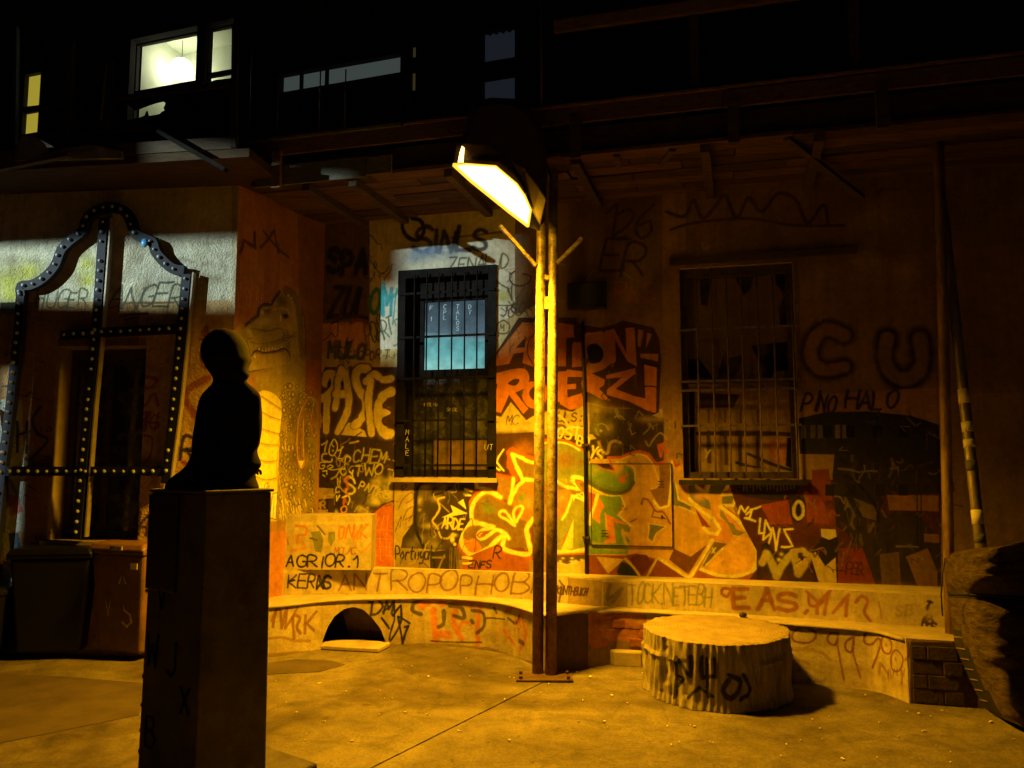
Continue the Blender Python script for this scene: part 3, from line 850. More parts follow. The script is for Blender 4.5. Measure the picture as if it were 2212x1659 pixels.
# right of the poles
m.region(1380, 1000, KB)
m.fill([(-200, 640), (60, 660), (220, 670), (350, 720), (560, 850), (560, 1659), (-200, 1659)], (.30, .17, .08))
m.fill(smooth([(-200, 760), (200, 700), (350, 750), (560, 870), (560, 1300), (440, 1290), (300, 1300), (-200, 1290)], 2, True), (.24, .32, .07))
m.blob(200, 960, 230, 170, (.30, .17, .075), .95); m.blob(450, 1000, 80, 70, (.30, .17, .08), .6)
m.blob(220, 1290, 240, 60, (.42, .42, .06), .9)
m.line([(-200, 640), (60, 645), (200, 655), (340, 715), (480, 800)], 40, (.62, .14, .02), sm=True)
m.line([(-200, 690), (60, 680), (200, 690), (330, 740), (440, 805)], 30, YEL, sm=True)
m.line([(60, 1290), (180, 1370), (330, 1410), (450, 1430)], 50, YEL, sm=True)
m.line([(540, 1285), (400, 1235), (325, 1245), (330, 1300), (390, 1360), (440, 1420)], 58, YEL, sm=True)
m.line([(540, 1335), (430, 1290), (375, 1300), (400, 1350), (460, 1430)], 24, RS, sm=True); m.blob(470, 1350, 50, 28, (.16, .12, .05), .9)
m.fill([(75, 1430), (230, 1450), (290, 1560), (260, 1659), (75, 1659)], (.32, .18, .09)); m.blob(160, 1560, 45, 42, (.8, .45, .22), .95); m.blob(120, 1640, 90, 40, (.75, .42, .2), .8)
m.line([(235, 1400), (320, 1550), (290, 1640)], 26, YEL); m.line([(300, 1640), (360, 1540), (430, 1510), (560, 1610)], 34, YEL)
m.line([(250, 1440), (330, 1560), (320, 1640)], 14, RS)
m.line([(420, 1520), (480, 1480), (505, 1530), (470, 1570)], 18, YEL, sm=True)
m.fill([(520, 1440), (575, 1440), (560, 1659), (520, 1659)], (.10, .06, .02))
# body of the gold letters
m.region(1400, 1050, K6)
m.fill([(240, 560), (280, 360), (450, 360), (560, 345), (640, 310), (730, 296), (800, 320), (860, 375), (890, 415), (1040, 372), (1062, 430), (1125, 400), (1145, 515), (1230, 555), (1400, 560), (1640, 560), (1650, 690), (1590, 800), (1640, 930), (1770, 1090), (1815, 1250), (1780, 1390), (1640, 1445), (1440, 1435), (1270, 1370), (1190, 1480), (250, 1470), (240, 1000)], GOLD)
m.line([(440, 350), (560, 345), (640, 310), (730, 290), (810, 315), (870, 390), (890, 410), (1045, 362), (1062, 425), (1125, 395)], 26, RS, .9)
m.fill([(890, 230), (965, 205), (935, 350), (915, 345)], (.65, .12, .03)); m.fill([(965, 280), (1005, 265), (985, 330), (965, 320)], (.6, .11, .03))
for _ in range(16): m.blob(rnd.uniform(450, 1500), rnd.uniform(400, 1300), rnd.uniform(30, 90), rnd.uniform(30, 70), rnd.choice([(.86, .62, .12), (.62, .40, .09)]), .35)
m.fill([(255, 690), (560, 700), (575, 790), (520, 880), (640, 975), (570, 1015), (640, 1110), (620, 1240), (255, 1240)], GRN)
m.line([(260, 1150), (460, 1180), (620, 1180)], 60, (.42, .42, .09), .7)
m.fill([(420, 960), (480, 940), (650, 990), (640, 1040), (520, 1010)], (.25, .28, .07))
m.fill([(350, 700), (410, 800), (370, 860), (370, 960), (300, 910), (320, 780)], (.66, .27, .05)); m.fill([(260, 665), (340, 690), (285, 850), (260, 840)], (.42, .12, .03))
m.line([(345, 690), (290, 860), (275, 960)], 30, YEL, .95)
m.fill([(408, 865), (475, 890), (645, 975), (490, 945), (515, 1135), (385, 1135), (450, 1085)], (.68, .25, .04)); m.line([(415, 860), (425, 950), (445, 1095)], 16, GOLD); m.blob(442, 1085, 16, 22, (.3, .05, .01), .9)
m.line([(575, 1020), (600, 1120), (640, 1200)], 30, (.62, .5, .12))
m.region(1380, 1000, KB)
m.fill(smooth([(580, 1030), (700, 1030), (830, 1110), (1000, 1160), (1120, 1130), (1150, 1040), (1240, 1100), (1320, 1200), (1320, 1320), (1240, 1440), (1100, 1510), (900, 1510), (700, 1430), (580, 1330)], 3, True), GRN)
m.line([(580, 1260), (700, 1350), (900, 1430), (1080, 1450), (1220, 1380), (1290, 1250), (1250, 1130)], 100, OLV, .55, sm=True)
m.line([(580, 1310), (720, 1400), (900, 1470), (1080, 1490), (1230, 1430), (1300, 1300)], 60, (.09, .07, .02), .7, sm=True)
m.blob(1040, 1120, 90, 75, GOLD, 1); m.blob(1120, 1270, 55, 65, (.70, .19, .04), 1, 2); m.blob(1200, 1205, 32, 32, (.70, .19, .04), 1, 2); m.blob(700, 1120, 120, 60, (.45, .44, .14), .7)
m.fill([(700, 1030), (900, 1020), (980, 1070), (985, 1120), (840, 1100)], (.05, .025, .01)); m.line([(710, 1035), (840, 1110), (985, 1135)], 16, RS); m.line([(900, 930), (940, 1010), (985, 1100)], 26, RS)
m.line([(575, 1370), (750, 1470), (900, 1530), (1080, 1530)], 22, YEL, .7, sm=True)
m.region(1400, 1050, K6)
m.fill([(908, 408), (1022, 388), (992, 790), (920, 812), (820, 640), (922, 600)], (.30, .16, .045))
for y_ in (480, 495, 510): m.line([(930, y_), (975, y_ - 2)], 5, (.12, .06, .02))
m.line([(1028, 385), (1000, 790), (915, 812), (860, 745)], 20, YEL, .9)
m.fill([(1040, 570), (1060, 575), (1080, 740), (1205, 800), (1195, 832), (1030, 782)], BLU)
m.fill([(820, 950), (975, 978), (885, 1040), (852, 1125), (808, 1090)], BLU)
m.fill([(1178, 610), (1215, 568), (1275, 575), (1248, 640), (1380, 760), (1392, 835), (1300, 800), (1195, 720)], BLU)
m.fill([(1390, 568), (1545, 568), (1480, 692), (1368, 682)], BLU); m.fill([(1490, 708), (1605, 700), (1580, 772), (1490, 775)], BLU)
m.fill([(1255, 588), (1342, 588), (1318, 645)], (.30, .07, .02)); m.fill([(1240, 812), (1385, 992), (1310, 992)], (.28, .06, .02))
m.fill([(1395, 830), (1455, 905), (1565, 955), (1592, 1080), (1540, 1142), (1370, 1100), (1360, 1050), (1465, 1030), (1475, 980), (1420, 900)], (.66, .31, .05))
m.fill([(1475, 820), (1540, 900), (1600, 970), (1640, 1050), (1590, 1060), (1540, 950), (1470, 890)], (.24, .24, .09)); m.fill([(1600, 1000), (1700, 1040), (1640, 1070), (1590, 1060)], (.24, .24, .09))
m.fill([(1490, 830), (1560, 880), (1640, 960), (1560, 950)], (.76, .34, .07)); m.fill([(1620, 960), (1690, 1020), (1620, 1010)], (.76, .34, .07))
m.blob(1285, 700, 50, 45, (.8, .42, .2), .9); m.blob(1440, 790, 40, 90, (.8, .42, .12), .8)
m.fill([(1395, 1120), (1540, 1142), (1440, 1220), (1330, 1350), (1290, 1340)], (.20, .14, .08)); m.line([(1340, 1340), (1500, 1180)], 14, YEL, .8); m.text('X', 1395, 1225, 50, 10, YEL)
m.fill([(1560, 1140), (1700, 1040), (1790, 1180), (1790, 1370), (1650, 1425), (1400, 1405), (1360, 1340)], (.84, .50, .12))
m.fill([(1048, 1188), (1200, 1262), (1352, 1150), (1180, 1425), (1000, 1290)], (.19, .075, .03))
m.line([(1480, 800), (1640, 930), (1765, 1090), (1812, 1250), (1775, 1385), (1630, 1440), (1440, 1430), (1270, 1365)], 34, YEL, .95, sm=True)
m.line([(1400, 1115), (1185, 1475)], 42, YEL); m.line([(1185, 1475), (905, 1290)], 40, YEL, .9)
m.line([(1492, 690), (1562, 560)], 26, YEL); m.line([(1490, 690), (1640, 683), (1592, 790), (1490, 795)], 22, YEL); m.line([(1510, 668), (1650, 660), (1660, 690)], 16, (.6, .1, .02))
m.line([(1250, 575), (1375, 580), (1345, 672), (1255, 620)], 26, YEL, closed=True); m.line([(1190, 730), (1400, 905), (1472, 1010), (1440, 1052), (1360, 1040), (1320, 1000)], 30, YEL, .9)
m.line([(1095, 800), (1190, 840), (1240, 860)], 16, YEL, .6)
m.line([(752, 775), (765, 728), (815, 745), (880, 840), (950, 852), (1012, 955)], 18, (.30, .12, .03), sm=True); m.line([(862, 825), (842, 895), (940, 912)], 14, (.30, .12, .03)); m.fill([(930, 870), (980, 920), (930, 905)], BLK)
m.line([(650, 940), (705, 912)], 16, (.3, .12, .03)); m.line([(560, 780), (610, 822), (545, 832)], 10, (.4, .17, .05), closed=True)
for pts_ in ([(1500, 790), (1660, 920), (1795, 1085), (1845, 1250), (1800, 1410), (1640, 1475), (1430, 1465), (1280, 1400)], [(1040, 360), (1065, 425), (1130, 395), (1150, 510)], [(1420, 1130), (1205, 1495), (900, 1315)]):
    m.line(pts_, 12, (.35, .07, .015), .8, sm=len(pts_) > 4)
m.line([(560, 700), (600, 800), (540, 880), (650, 975)], 14, YEL, .8); m.line([(690, 560), (680, 450), (600, 400), (520, 390)], 16, YEL, .7, sm=True)
m.line([(1060, 580), (1090, 735), (1210, 795)], 12, YEL, .9); m.line([(820, 955), (975, 980), (885, 1045), (852, 1128), (806, 1090), (820, 955)], 10, (.9, .7, .2), .8)
m.line([(560, 365), (700, 320), (800, 345), (870, 450), (905, 600), (830, 640)], 14, (.92, .74, .2), .8, sm=True)
# foot of the piece
m.fill([(240, 1245), (600, 1250), (700, 1230), (900, 1290), (1185, 1480), (240, 1480)], (.28, .08, .02))
m.fill([(330, 1260), (440, 1420), (590, 1285)], (.60, .42, .12)); m.fill([(640, 1290), (690, 1240), (800, 1245), (825, 1300), (882, 1290), (745, 1445)], (.16, .04, .01))
m.fill([(560, 1310), (640, 1330), (730, 1465), (560, 1465), (520, 1400)], (.03, .035, .015)); m.line([(600, 1285), (745, 1460)], 24, (.7, .55, .16)); m.line([(885, 1290), (790, 1460)], 22, (.7, .55, .16))
m.fill([(1270, 1385), (1440, 1450), (1640, 1462), (1800, 1400), (1790, 1530), (1200, 1530), (1200, 1470)], (.40, .13, .03))
m.fill([(-30, 1230), (235, 1200), (235, 1470), (-30, 1450)], (.62, .52, .22)); m.fill([(-30, 1240), (230, 1225), (230, 1290), (60, 1330), (-30, 1310)], (.12, .08, .05))
for _ in range(12): m.blob(rnd.uniform(0, 230), rnd.uniform(1270, 1340), 14, 8, WHT, .8)
m.fill([(-60, 800), (100, 740), (235, 760), (235, 1190), (-60, 1200)], (.30, .33, .09)); m.fill([(-60, 650), (80, 640), (120, 720), (20, 900), (-60, 920)], (.48, .26, .12)); m.blob(20, 720, 28, 28, (.8, .45, .22), .9)
m.line([(215, 740), (110, 700), (60, 850), (20, 915)], 24, YEL); m.fill([(120, 920), (118, 1180), (0, 1230)], (.84, .78, .18)); m.fill([(80, 1010), (40, 1120), (0, 1170), (40, 1080)], (.5, .15, .03)); m.line([(-40, 1215), (235, 1190)], 26, YEL)
m.line([(-60, 1245), (235, 1235)], 10, RS)
# --- dark corner to the right of the piece
m.region(1800, 1100, KQ5)
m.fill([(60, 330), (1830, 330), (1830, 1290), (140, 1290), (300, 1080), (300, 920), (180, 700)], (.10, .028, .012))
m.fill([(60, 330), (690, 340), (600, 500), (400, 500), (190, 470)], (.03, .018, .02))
for x in range(190, 620, 28): m.line([(x, 350), (x + 2, rnd.uniform(390, 430))], 8, (.35, .28, .16), .8)
m.fill([(330, 540), (560, 500), (600, 700), (420, 700)], (.34, .075, .018)); m.fill([(700, 420), (860, 520), (900, 700), (720, 680)], (.36, .08, .02)); m.fill([(760, 250), (900, 240), (930, 500), (760, 520)], (.26, .06, .02))
m.blob(850, 640, 120, 90, (.38, .10, .02), .8)
m.fill(smooth([(645, 465), (705, 520), (708, 620), (650, 690), (585, 640), (582, 530)], 5, True), BLK); m.line(smooth([(650, 510), (682, 550), (684, 620), (645, 655), (612, 620), (614, 550)], 5, True), 24, (.72, .62, .36), closed=True); m.fill(smooth([(648, 540), (665, 590), (648, 630), (630, 590)], 5, True), BLK)
m.line([(150, 610), (170, 550), (205, 600), (230, 560)], 16, YEL); m.line([(215, 620), (260, 580), (240, 650), (200, 650), (290, 675)], 16, YEL); m.line([(250, 580), (330, 555)], 16, YEL)
m.line([(330, 655), (318, 775), (365, 770)], 16, YEL); m.line([(375, 670), (355, 830), (425, 770), (375, 670)], 16, YEL); m.line([(400, 860), (435, 730), (462, 920), (490, 740)], 16, YEL); m.line([(600, 740), (525, 745), (600, 885), (510, 890)], 16, YEL)
m.fill([(290, 1215), (340, 870), (390, 850), (470, 960), (590, 890), (740, 960), (830, 820), (975, 800), (975, 1215)], (.025, .017, .02))
for x_ in (380, 560, 740): m.blob(x_, 1150, 60, 60, (.10, .03, .04), .8)
m.line([(345, 1020), (385, 945), (465, 1130), (600, 935), (645, 1115), (735, 960)], 62, (.56, .46, .14)); m.line([(385, 945), (465, 1130), (600, 935)], 18, (.5, .52, .26))
m.line([(600, 930), (680, 915), (712, 960), (660, 1010)], 40, (.6, .48, .15), sm=True); m.fill([(640, 960), (700, 970), (680, 1010)], (.08, .02, .02))
m.fill([(745, 950), (790, 930), (870, 1050), (955, 975), (965, 1225), (830, 1225)], (.62, .50, .17)); m.blob(505, 950, 14, 14, YEL, 1); m.blob(485, 995, 14, 14, YEL, 1)
m.fill([(832, 738), (955, 745), (965, 805), (900, 830), (835, 800)], (.70, .62, .36))
m.fill([(975, 900), (1200, 900), (1300, 1225), (975, 1225)], (.26, .045, .012)); m.text('PER', 1040, 1120, 90, 9, (.05, .02, .02), adv=.5)
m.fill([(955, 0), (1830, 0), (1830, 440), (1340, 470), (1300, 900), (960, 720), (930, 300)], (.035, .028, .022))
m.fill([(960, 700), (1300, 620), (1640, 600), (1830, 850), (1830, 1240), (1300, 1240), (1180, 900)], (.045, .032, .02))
for _ in range(60):
    x_, y_ = rnd.uniform(960, 1500), rnd.uniform(80, 1050)
    m.line([(x_, y_), (x_ + rnd.uniform(-60, 60), y_ + rnd.uniform(20, 120))], rnd.uniform(8, 26), rnd.choice([(.02, .016, .02), (.16, .13, .08), (.05, .05, .05), (.22, .17, .08), (.10, .04, .03)]), .7)
m.fill([(1380, 458), (1810, 462), (1810, 592), (1400, 585)], (.34, .17, .045)); m.fill([(1690, 780), (1815, 785), (1815, 855), (1690, 848)], (.30, .15, .04))
m.fill([(1100, 480), (1300, 560), (1290, 670), (1180, 640)], (.18, .13, .06)); m.fill([(1540, 970), (1720, 900), (1800, 1100), (1800, 1230), (1640, 1230)], (.28, .16, .06)); m.fill([(1320, 950), (1480, 930), (1500, 1230), (1340, 1230)], (.18, .11, .05))
for x_ in (870, 1055, 1290, 1480): m.fill([(x_, 370), (x_ + 75, 370), (x_ + 75, 465), (x_, 465)], BLK)
m.blob(1450, 1230, 400, 40, (.36, .2, .07), .7); m.line([(1630, 460), (1630, 900)], 10, BLK); m.line([(1665, 460), (1665, 900)], 8, BLK)
m.line([(1460, 885), (1640, 890)], 14, (.2, .18, .14)); m.text('NIXW', 950, 90, 110, 8, (.4, .36, .28), adv=.38, lw=.34)
m.line([(1040, 300), (1150, 370), (1290, 560), (1310, 680)], 22, (.02, .016, .02), sm=True); m.line([(980, 240), (1150, 270), (1300, 260)], 16, (.22, .2, .1))
m.region(1660, 600, KQ)
m.line([(1240, 660), (1120, 620), (1030, 700), (1015, 820), (1100, 900), (1240, 880)], 150, (.03, .018, .012), sm=True); m.line([(1240, 660), (1120, 620), (1030, 700), (1015, 820), (1100, 900), (1240, 880)], 85, (.30, .17, .08), sm=True)
U_ = [(1540, 680), (1525, 830), (1600, 950), (1710, 950), (1780, 850), (1765, 680)]
m.line(U_, 150, (.03, .018, .012), sm=True); m.line(U_, 85, (.24, .15, .08), sm=True)
m.fill([(920, 1080), (1900, 1020), (1900, 1230), (920, 1230)], (.42, .24, .08))
m.text('PINO.', 945, 1175, 115, 18, BLK, adv=.60, lw=.45, ang=4); m.text('HALO', 1250, 1165, 115, 20, (.03, .02, .015), adv=.80, lw=.6, ang=0)
m.fill([(925, 1235), (1100, 1195), (1400, 1185), (1700, 1215), (1900, 1280), (1900, 1500), (925, 1480)], (.03, .028, .022))
for x_, c_ in ((945, (.2, .2, .1)), (1010, (.16, .15, .07)), (1060, (.14, .13, .06)), (1180, (.22, .2, .08)), (1230, (.2, .19, .08))): m.fill([(x_, 1280), (x_ + 34, 1280), (x_ + 34, 1370), (x_, 1375)], c_, .8)
for x_ in (1100, 1255, 1440, 1620): m.fill([(x_, 1285), (x_ + 60, 1285), (x_ + 60, 1365), (x_, 1365)], (.008, .008, .008))
# --- lower left: black ground with writing
m.region(780, 1080, KC)
m.fill([(40, -60), (1330, -60), (1330, 760), (1240, 700), (1240, 1080), (820, 1420), (30, 1420), (30, 900)], (.035, .02, .012))
m.fill([(590, 880), (900, 880), (1000, 1000), (860, 1400), (560, 1400)], (.10, .08, .10))
for _ in range(30): m.blob(rnd.uniform(900, 1230), rnd.uniform(680, 1150), rnd.uniform(30, 70), rnd.uniform(30, 60), (.58, .52, .22), .5)
m.blob(1240, 900, 40, 190, (.70, .64, .22), .9); m.blob(1000, 1120, 120, 60, (.68, .62, .24), .8); m.blob(860, 1330, 110, 70, (.66, .6, .24), .8); m.blob(760, 1230, 60, 50, (.6, .55, .25), .8)
m.fill([(60, 890), (340, 905), (340, 1060), (60, 1080)], (.46, .33, .12)); m.fill([(30, 1240), (250, 1240), (250, 1370), (30, 1370)], (.5, .37, .12)); m.fill([(0, -60), (110, -60), (60, 900), (0, 900)], (.22, .12, .04))
m.fill([(30, 1080), (220, 1080), (220, 1240), (30, 1240)], (.10, .05, .02)); m.text('AR', 70, 1220, 110, 22, (.5, .36, .12), adv=.6); m.fill([(250, 1070), (340, 1060), (340, 1390), (260, 1390)], (.07, .04, .03))
w_ = 24
YL = (.62, .54, .16)
m.line([(150, 210), (240, 150), (200, 320)], w_, YL); m.line([(345, 240), (310, 190), (350, 120), (400, 200), (390, 300), (330, 380), (270, 340), (285, 220), (330, 140)], 20, YL, sm=True); m.blob(330, 300, 14, 14, YEL, 1)
m.line([(400, 300), (450, 290), (490, 240)], w_, YL); m.line([(460, 300), (415, 430), (480, 430)], 18, YL)
m.line([(230, 350), (170, 360), (155, 440), (210, 470), (300, 480), (320, 430)], w_, YL, sm=True); m.line([(220, 490), (130, 490), (115, 570), (170, 590), (200, 540), (160, 540)], 20, YL, sm=True); m.line([(240, 560), (290, 530), (330, 560), (260, 590)], 18, YL, sm=True)
m.line([(250, 590), (340, 610), (440, 590), (380, 720)], 16, YL); m.line([(170, 630), (230, 620), (235, 680)], 16, YEL); m.line([(170, 690), (205, 715)], 14, YEL)
m.line([(520, 570), (530, 420), (575, 395), (610, 430), (590, 480), (535, 520)], w_, (.66, .62, .2), sm=True); m.line(smooth([(495, 590), (540, 610), (530, 670), (490, 690), (455, 650), (460, 600)], 5, True), w_, (.66, .6, .2), closed=True)
m.line([(400, 740), (405, 850)], 20, YL); m.line([(450, 720), (445, 830)], 20, YL); m.line([(400, 800), (450, 790)], 14, YL)
m.text('C', 370, 970, 85, 22, YL); m.text('V', 370, 1095, 85, 22, YEL); m.text('Y', 620, 720, 90, 26, YEL, ang=-20); m.line([(600, 180), (735, 150)], 26, (.5, .4, .1))
SP = [(680, 820), (650, 750), (580, 720), (525, 760), (560, 820), (640, 870), (680, 930), (640, 985), (560, 990)]
m.line(SP, 34, YEL, .9, sm=True); m.line([(580, 720), (525, 760), (560, 830), (570, 900), (530, 930), (560, 1000), (520, 1050), (500, 1150)], 44, (.62, .17, .03), .9, sm=True)
m.line([(480, 1050), (570, 1020), (600, 1080), (570, 1160)], 22, YEL, .9, sm=True); m.line(smooth([(500, 1190), (545, 1200), (540, 1270), (480, 1290), (460, 1230)], 5, True), 26, (.72, .36, .06), closed=True); m.line([(430, 1340), (560, 1310)], 22, (.6, .35, .06)); m.blob(385, 1290, 28, 40, WHT, .9); m.line([(395, 1300), (400, 1400)], 16, WHT, .8)
m.text('CHEM', 640, 480, 190, 26, (.40, .36, .09), adv=.72, lw=.55, ang=3); m.text('TWO', 670, 690, 160, 28, (.48, .44, .12), adv=1.0, lw=.75); m.text('PNTKS', 740, 900, 130, 24, (.60, .54, .22), adv=.78, lw=.6, ang=22)
# orange turret over the block
m.fill([(820, 1460), (950, 1280), (1120, 1150), (1310, 1080), (1310, 2200), (820, 2200)], (.12, .05, .02)); m.fill([(850, 1480), (970, 1310), (1130, 1180), (1290, 1120), (1290, 2200), (850, 2200)], (.60, .17, .025))
for x0_, y0_, x1_, y1_ in ((1010, 1350, 960, 1500), (1070, 1350, 1010, 1560), (1140, 1340, 1080, 1600), (1210, 1330, 1190, 1560), (1200, 1600, 1150, 1700), (1080, 1650, 1080, 1800), (1180, 1720, 1180, 1900), (1240, 1760, 1240, 1980), (1090, 1860, 1090, 2050)):
    m.line([(x0_, y0_), (x1_, y1_)], 10, (.78, .36, .06))
for y_ in (1580, 1720, 1850, 1990): m.line([(960, y_), (1100, y_ - 20), (1280, y_)], 9, (.78, .36, .06), sm=True)
m.fill([(1290, 760), (1335, 760), (1335, 2200), (1290, 2200)], (.14, .07, .03))
# --- panel with the face
m.region(960, 900, K1)
m.fill([(85, 1000), (290, 1000), (290, 1800), (75, 1800)], (.52, .42, .16)); m.line([(70, 995), (870, 985)], 12, BLK)
m.text('.12.', 105, 1085, 48, 7, DKB, adv=.75)
for pts in ([(120, 1230), (160, 1150), (230, 1100), (240, 1150), (180, 1190)], [(150, 1340), (190, 1250), (240, 1220), (230, 1290), (170, 1330)], [(90, 1430), (140, 1300), (130, 1390)], [(200, 1340), (240, 1290), (235, 1370)]):
    m.line(pts, 7, (.18, .08, .04), sm=True)
m.fill([(250, 1010), (700, 990), (750, 1020), (740, 1100), (700, 1180), (710, 1330), (640, 1440), (600, 1560), (600, 1800), (100, 1800), (150, 1480), (240, 1350), (245, 1100)], (.05, .035, .045))
for x_, y_, rx_, ry_, c_ in ((330, 1060, 60, 30, CRM), (500, 1060, 50, 28, (.4, .34, .18)), (560, 1070, 50, 26, (.16, .13, .14)), (330, 1130, 60, 45, (.16, .13, .14)), (380, 1190, 50, 60, (.05, .04, .05)), (295, 1170, 22, 36, (.62, .55, .16)), (295, 1245, 14, 14, (.5, .44, .16)), (430, 1150, 50, 30, (.32, .27, .14)), (320, 1310, 40, 60, (.14, .12, .12)), (370, 1380, 60, 22, (.45, .38, .13)), (240, 1530, 70, 40, (.20, .17, .17)), (300, 1480, 40, 30, (.4, .34, .2)), (400, 1480, 60, 50, (.22, .18, .14)), (420, 1540, 60, 30, (.38, .33, .12)), (540, 1500, 40, 40, (.12, .07, .05))):
    m.blob(x_, y_, rx_, ry_, c_, .85)
m.line([(700, 985), (560, 1010), (350, 1015), (280, 1060), (262, 1200), (262, 1400), (330, 1560)], 24, BLK, sm=True); m.line([(420, 1060), (400, 1120), (480, 1100), (560, 1060)], 16, BLK, sm=True); m.blob(535, 1060, 20, 22, BLK, 1)
m.line([(500, 1140), (445, 1160), (460, 1230), (430, 1290), (400, 1340), (440, 1390), (470, 1470), (530, 1480), (570, 1440)], 16, (.60, .52, .14), sm=True)
m.fill([(90, 1560), (600, 1580), (600, 1800), (90, 1800)], (.34, .27, .11)); m.text('Portugal', 90, 1650, 100, 13, BLK, adv=.40, lw=.36, slant=.1)
m.fill([(380, 1600), (600, 1560), (640, 1800), (380, 1800)], (.05, .035, .03)); m.line([(400, 1600), (430, 1790)], 16, BLK); m.line([(430, 1790), (500, 1620)], 14, (.3, .24, .1)); m.line([(400, 1640), (500, 1640)], 14, (.3, .24, .1))
for _ in range(10): x_ = rnd.uniform(480, 640); m.line([(x_, 1560), (x_ + rnd.uniform(-20, 20), 1780)], 6, (.3, .24, .18), .6)
m.fill([(475, 1310), (690, 1275), (550, 1205), (570, 1265)], YEL); m.fill([(610, 1185), (655, 1155), (680, 1240)], YEL); m.line([(670, 1075), (725, 1090)], 16, YEL); m.line([(675, 1125), (715, 1125)], 14, YEL)
m.text('ARDE', 480, 1400, 85, 14, (.82, .74, .30), adv=.52, lw=.42, slant=.1, a=1); m.blob(565, 1490, 18, 28, YEL, 1, 2); m.blob(585, 1530, 14, 14, YEL, 1, 2); m.blob(580, 1455, 24, 14, YEL, .8)
# --- PASTE throw-up
m.region(540, 900, K1)
def puff(strokes, wd, fillc, outc=DKB, ex=24):
    wd = wd * 1.18
    for st_ in strokes: m.line(st_, wd + ex, outc, 1, sm=True, soft=.12)
    for st_ in strokes: m.line(st_, wd, fillc, 1, sm=True, soft=.12)
PY_ = (.70, .58, .19)
m.fill([(850, 380), (900, 560), (860, 650), (1500, 640), (1500, 60), (900, 60)], (.06, .03, .015))
m.fill([(1010, 620), (1100, 520), (1230, 590), (1250, 640)], PY_)
puff([[(922, 290), (915, 420), (912, 590)], [(880, 320), (950, 270), (985, 190), (965, 120), (915, 125), (905, 200)]], 52, PY_)
puff([[(1035, 75), (1010, 200), (1000, 320), (985, 400)], [(1065, 75), (1085, 200), (1100, 330), (1080, 450), (1005, 600)], [(990, 285), (1095, 285)]], 50, PY_)
m.fill(smooth([(1045, 170), (1060, 200), (1045, 235), (1030, 200)], 4, True), BLK)
puff([[(1250, 75), (1180, 80), (1155, 150), (1180, 240), (1240, 340), (1235, 430), (1190, 510), (1145, 545)]], 56, PY_)
puff([[(1240, 180), (1310, 120), (1380, 165), (1455, 155)], [(1285, 180), (1262, 330), (1275, 480), (1288, 610)]], 50, PY_)
puff([[(1450, 265), (1385, 300), (1345, 400), (1350, 520), (1400, 610), (1440, 620)], [(1360, 450), (1420, 430)], [(1380, 600), (1450, 610)]], 62, PY_)
m.line([(1490, 305), (1400, 355), (1390, 390), (1450, 420), (1450, 455), (1385, 490), (1390, 530), (1440, 550), (1490, 560)], 20, DKB, 1, sm=True)
m.line([(1150, 640), (1210, 600)], 10, DKB)
m.fill(smooth([(938, 165), (955, 200), (935, 235), (920, 205)], 4, True), BLK)
# loose scrawls and grime over everything
m.full()
for (x0_, x1_, y0_, y1_, n_, cols_) in ((695, 855, 500, 790, 26, [(.03, .02, .015), (.10, .05, .02), (.05, .07, .05)]), (700, 850, 960, 1110, 22, [(.6, .52, .2), (.4, .32, .1), (.03, .02, .02)]),
                                      (1070, 1150, 600, 760, 14, [(.10, .09, .04), (.06, .05, .03)]), (1275, 1470, 880, 1000, 20, [(.45, .38, .12), (.02, .015, .02), (.2, .14, .06)]),
                                      (860, 1010, 1045, 1225, 20, [(.04, .03, .03), (.5, .42, .16), (.2, .16, .12)]), (1640, 1830, 1040, 1230, 16, [(.02, .015, .02), (.45, .12, .03), (.3, .24, .12)]), (1830, 2040, 900, 1240, 30, [(.16, .12, .07), (.02, .02, .02), (.3, .2, .08)])):
    for _ in range(n_):
        x_, y_ = rnd.uniform(x0_, x1_), rnd.uniform(y0_, y1_)
        P_ = [(x_, y_)]
        for _k in range(rnd.randint(3, 6)):
            P_.append((P_[-1][0] + rnd.uniform(-4, 12), P_[-1][1] + rnd.uniform(-14, 14)))
        m.line(P_, rnd.uniform(1.6, 3.6), rnd.choice(cols_), .7, sm=True)
        if rnd.random() < .3: m.line([P_[-1], (P_[-1][0], P_[-1][1] + rnd.uniform(10, 30))], 1.2, rnd.choice(cols_), .6)
for _ in range(140):
    x_, y_ = rnd.uniform(700, 2050), rnd.uniform(500, 1240)
    m.line([(x_, y_), (x_ + rnd.uniform(-16, 16), y_ + rnd.uniform(-12, 12)), (x_ + rnd.uniform(-20, 20), y_ + rnd.uniform(-12, 12))], rnd.uniform(.7, 1.8), rnd.choice([(.05, .03, .02), (.6, .5, .25), (.2, .1, .05)]), .5)
for _ in range(70):
    x_, y_ = rnd.uniform(700, 2050), rnd.uniform(700, 1150)
    m.line([(x_, y_), (x_ + rnd.uniform(-1, 1), y_ + rnd.uniform(10, 45))], rnd.uniform(.8, 1.6), rnd.choice([(.05, .03, .02), (.35, .25, .1)]), .4)

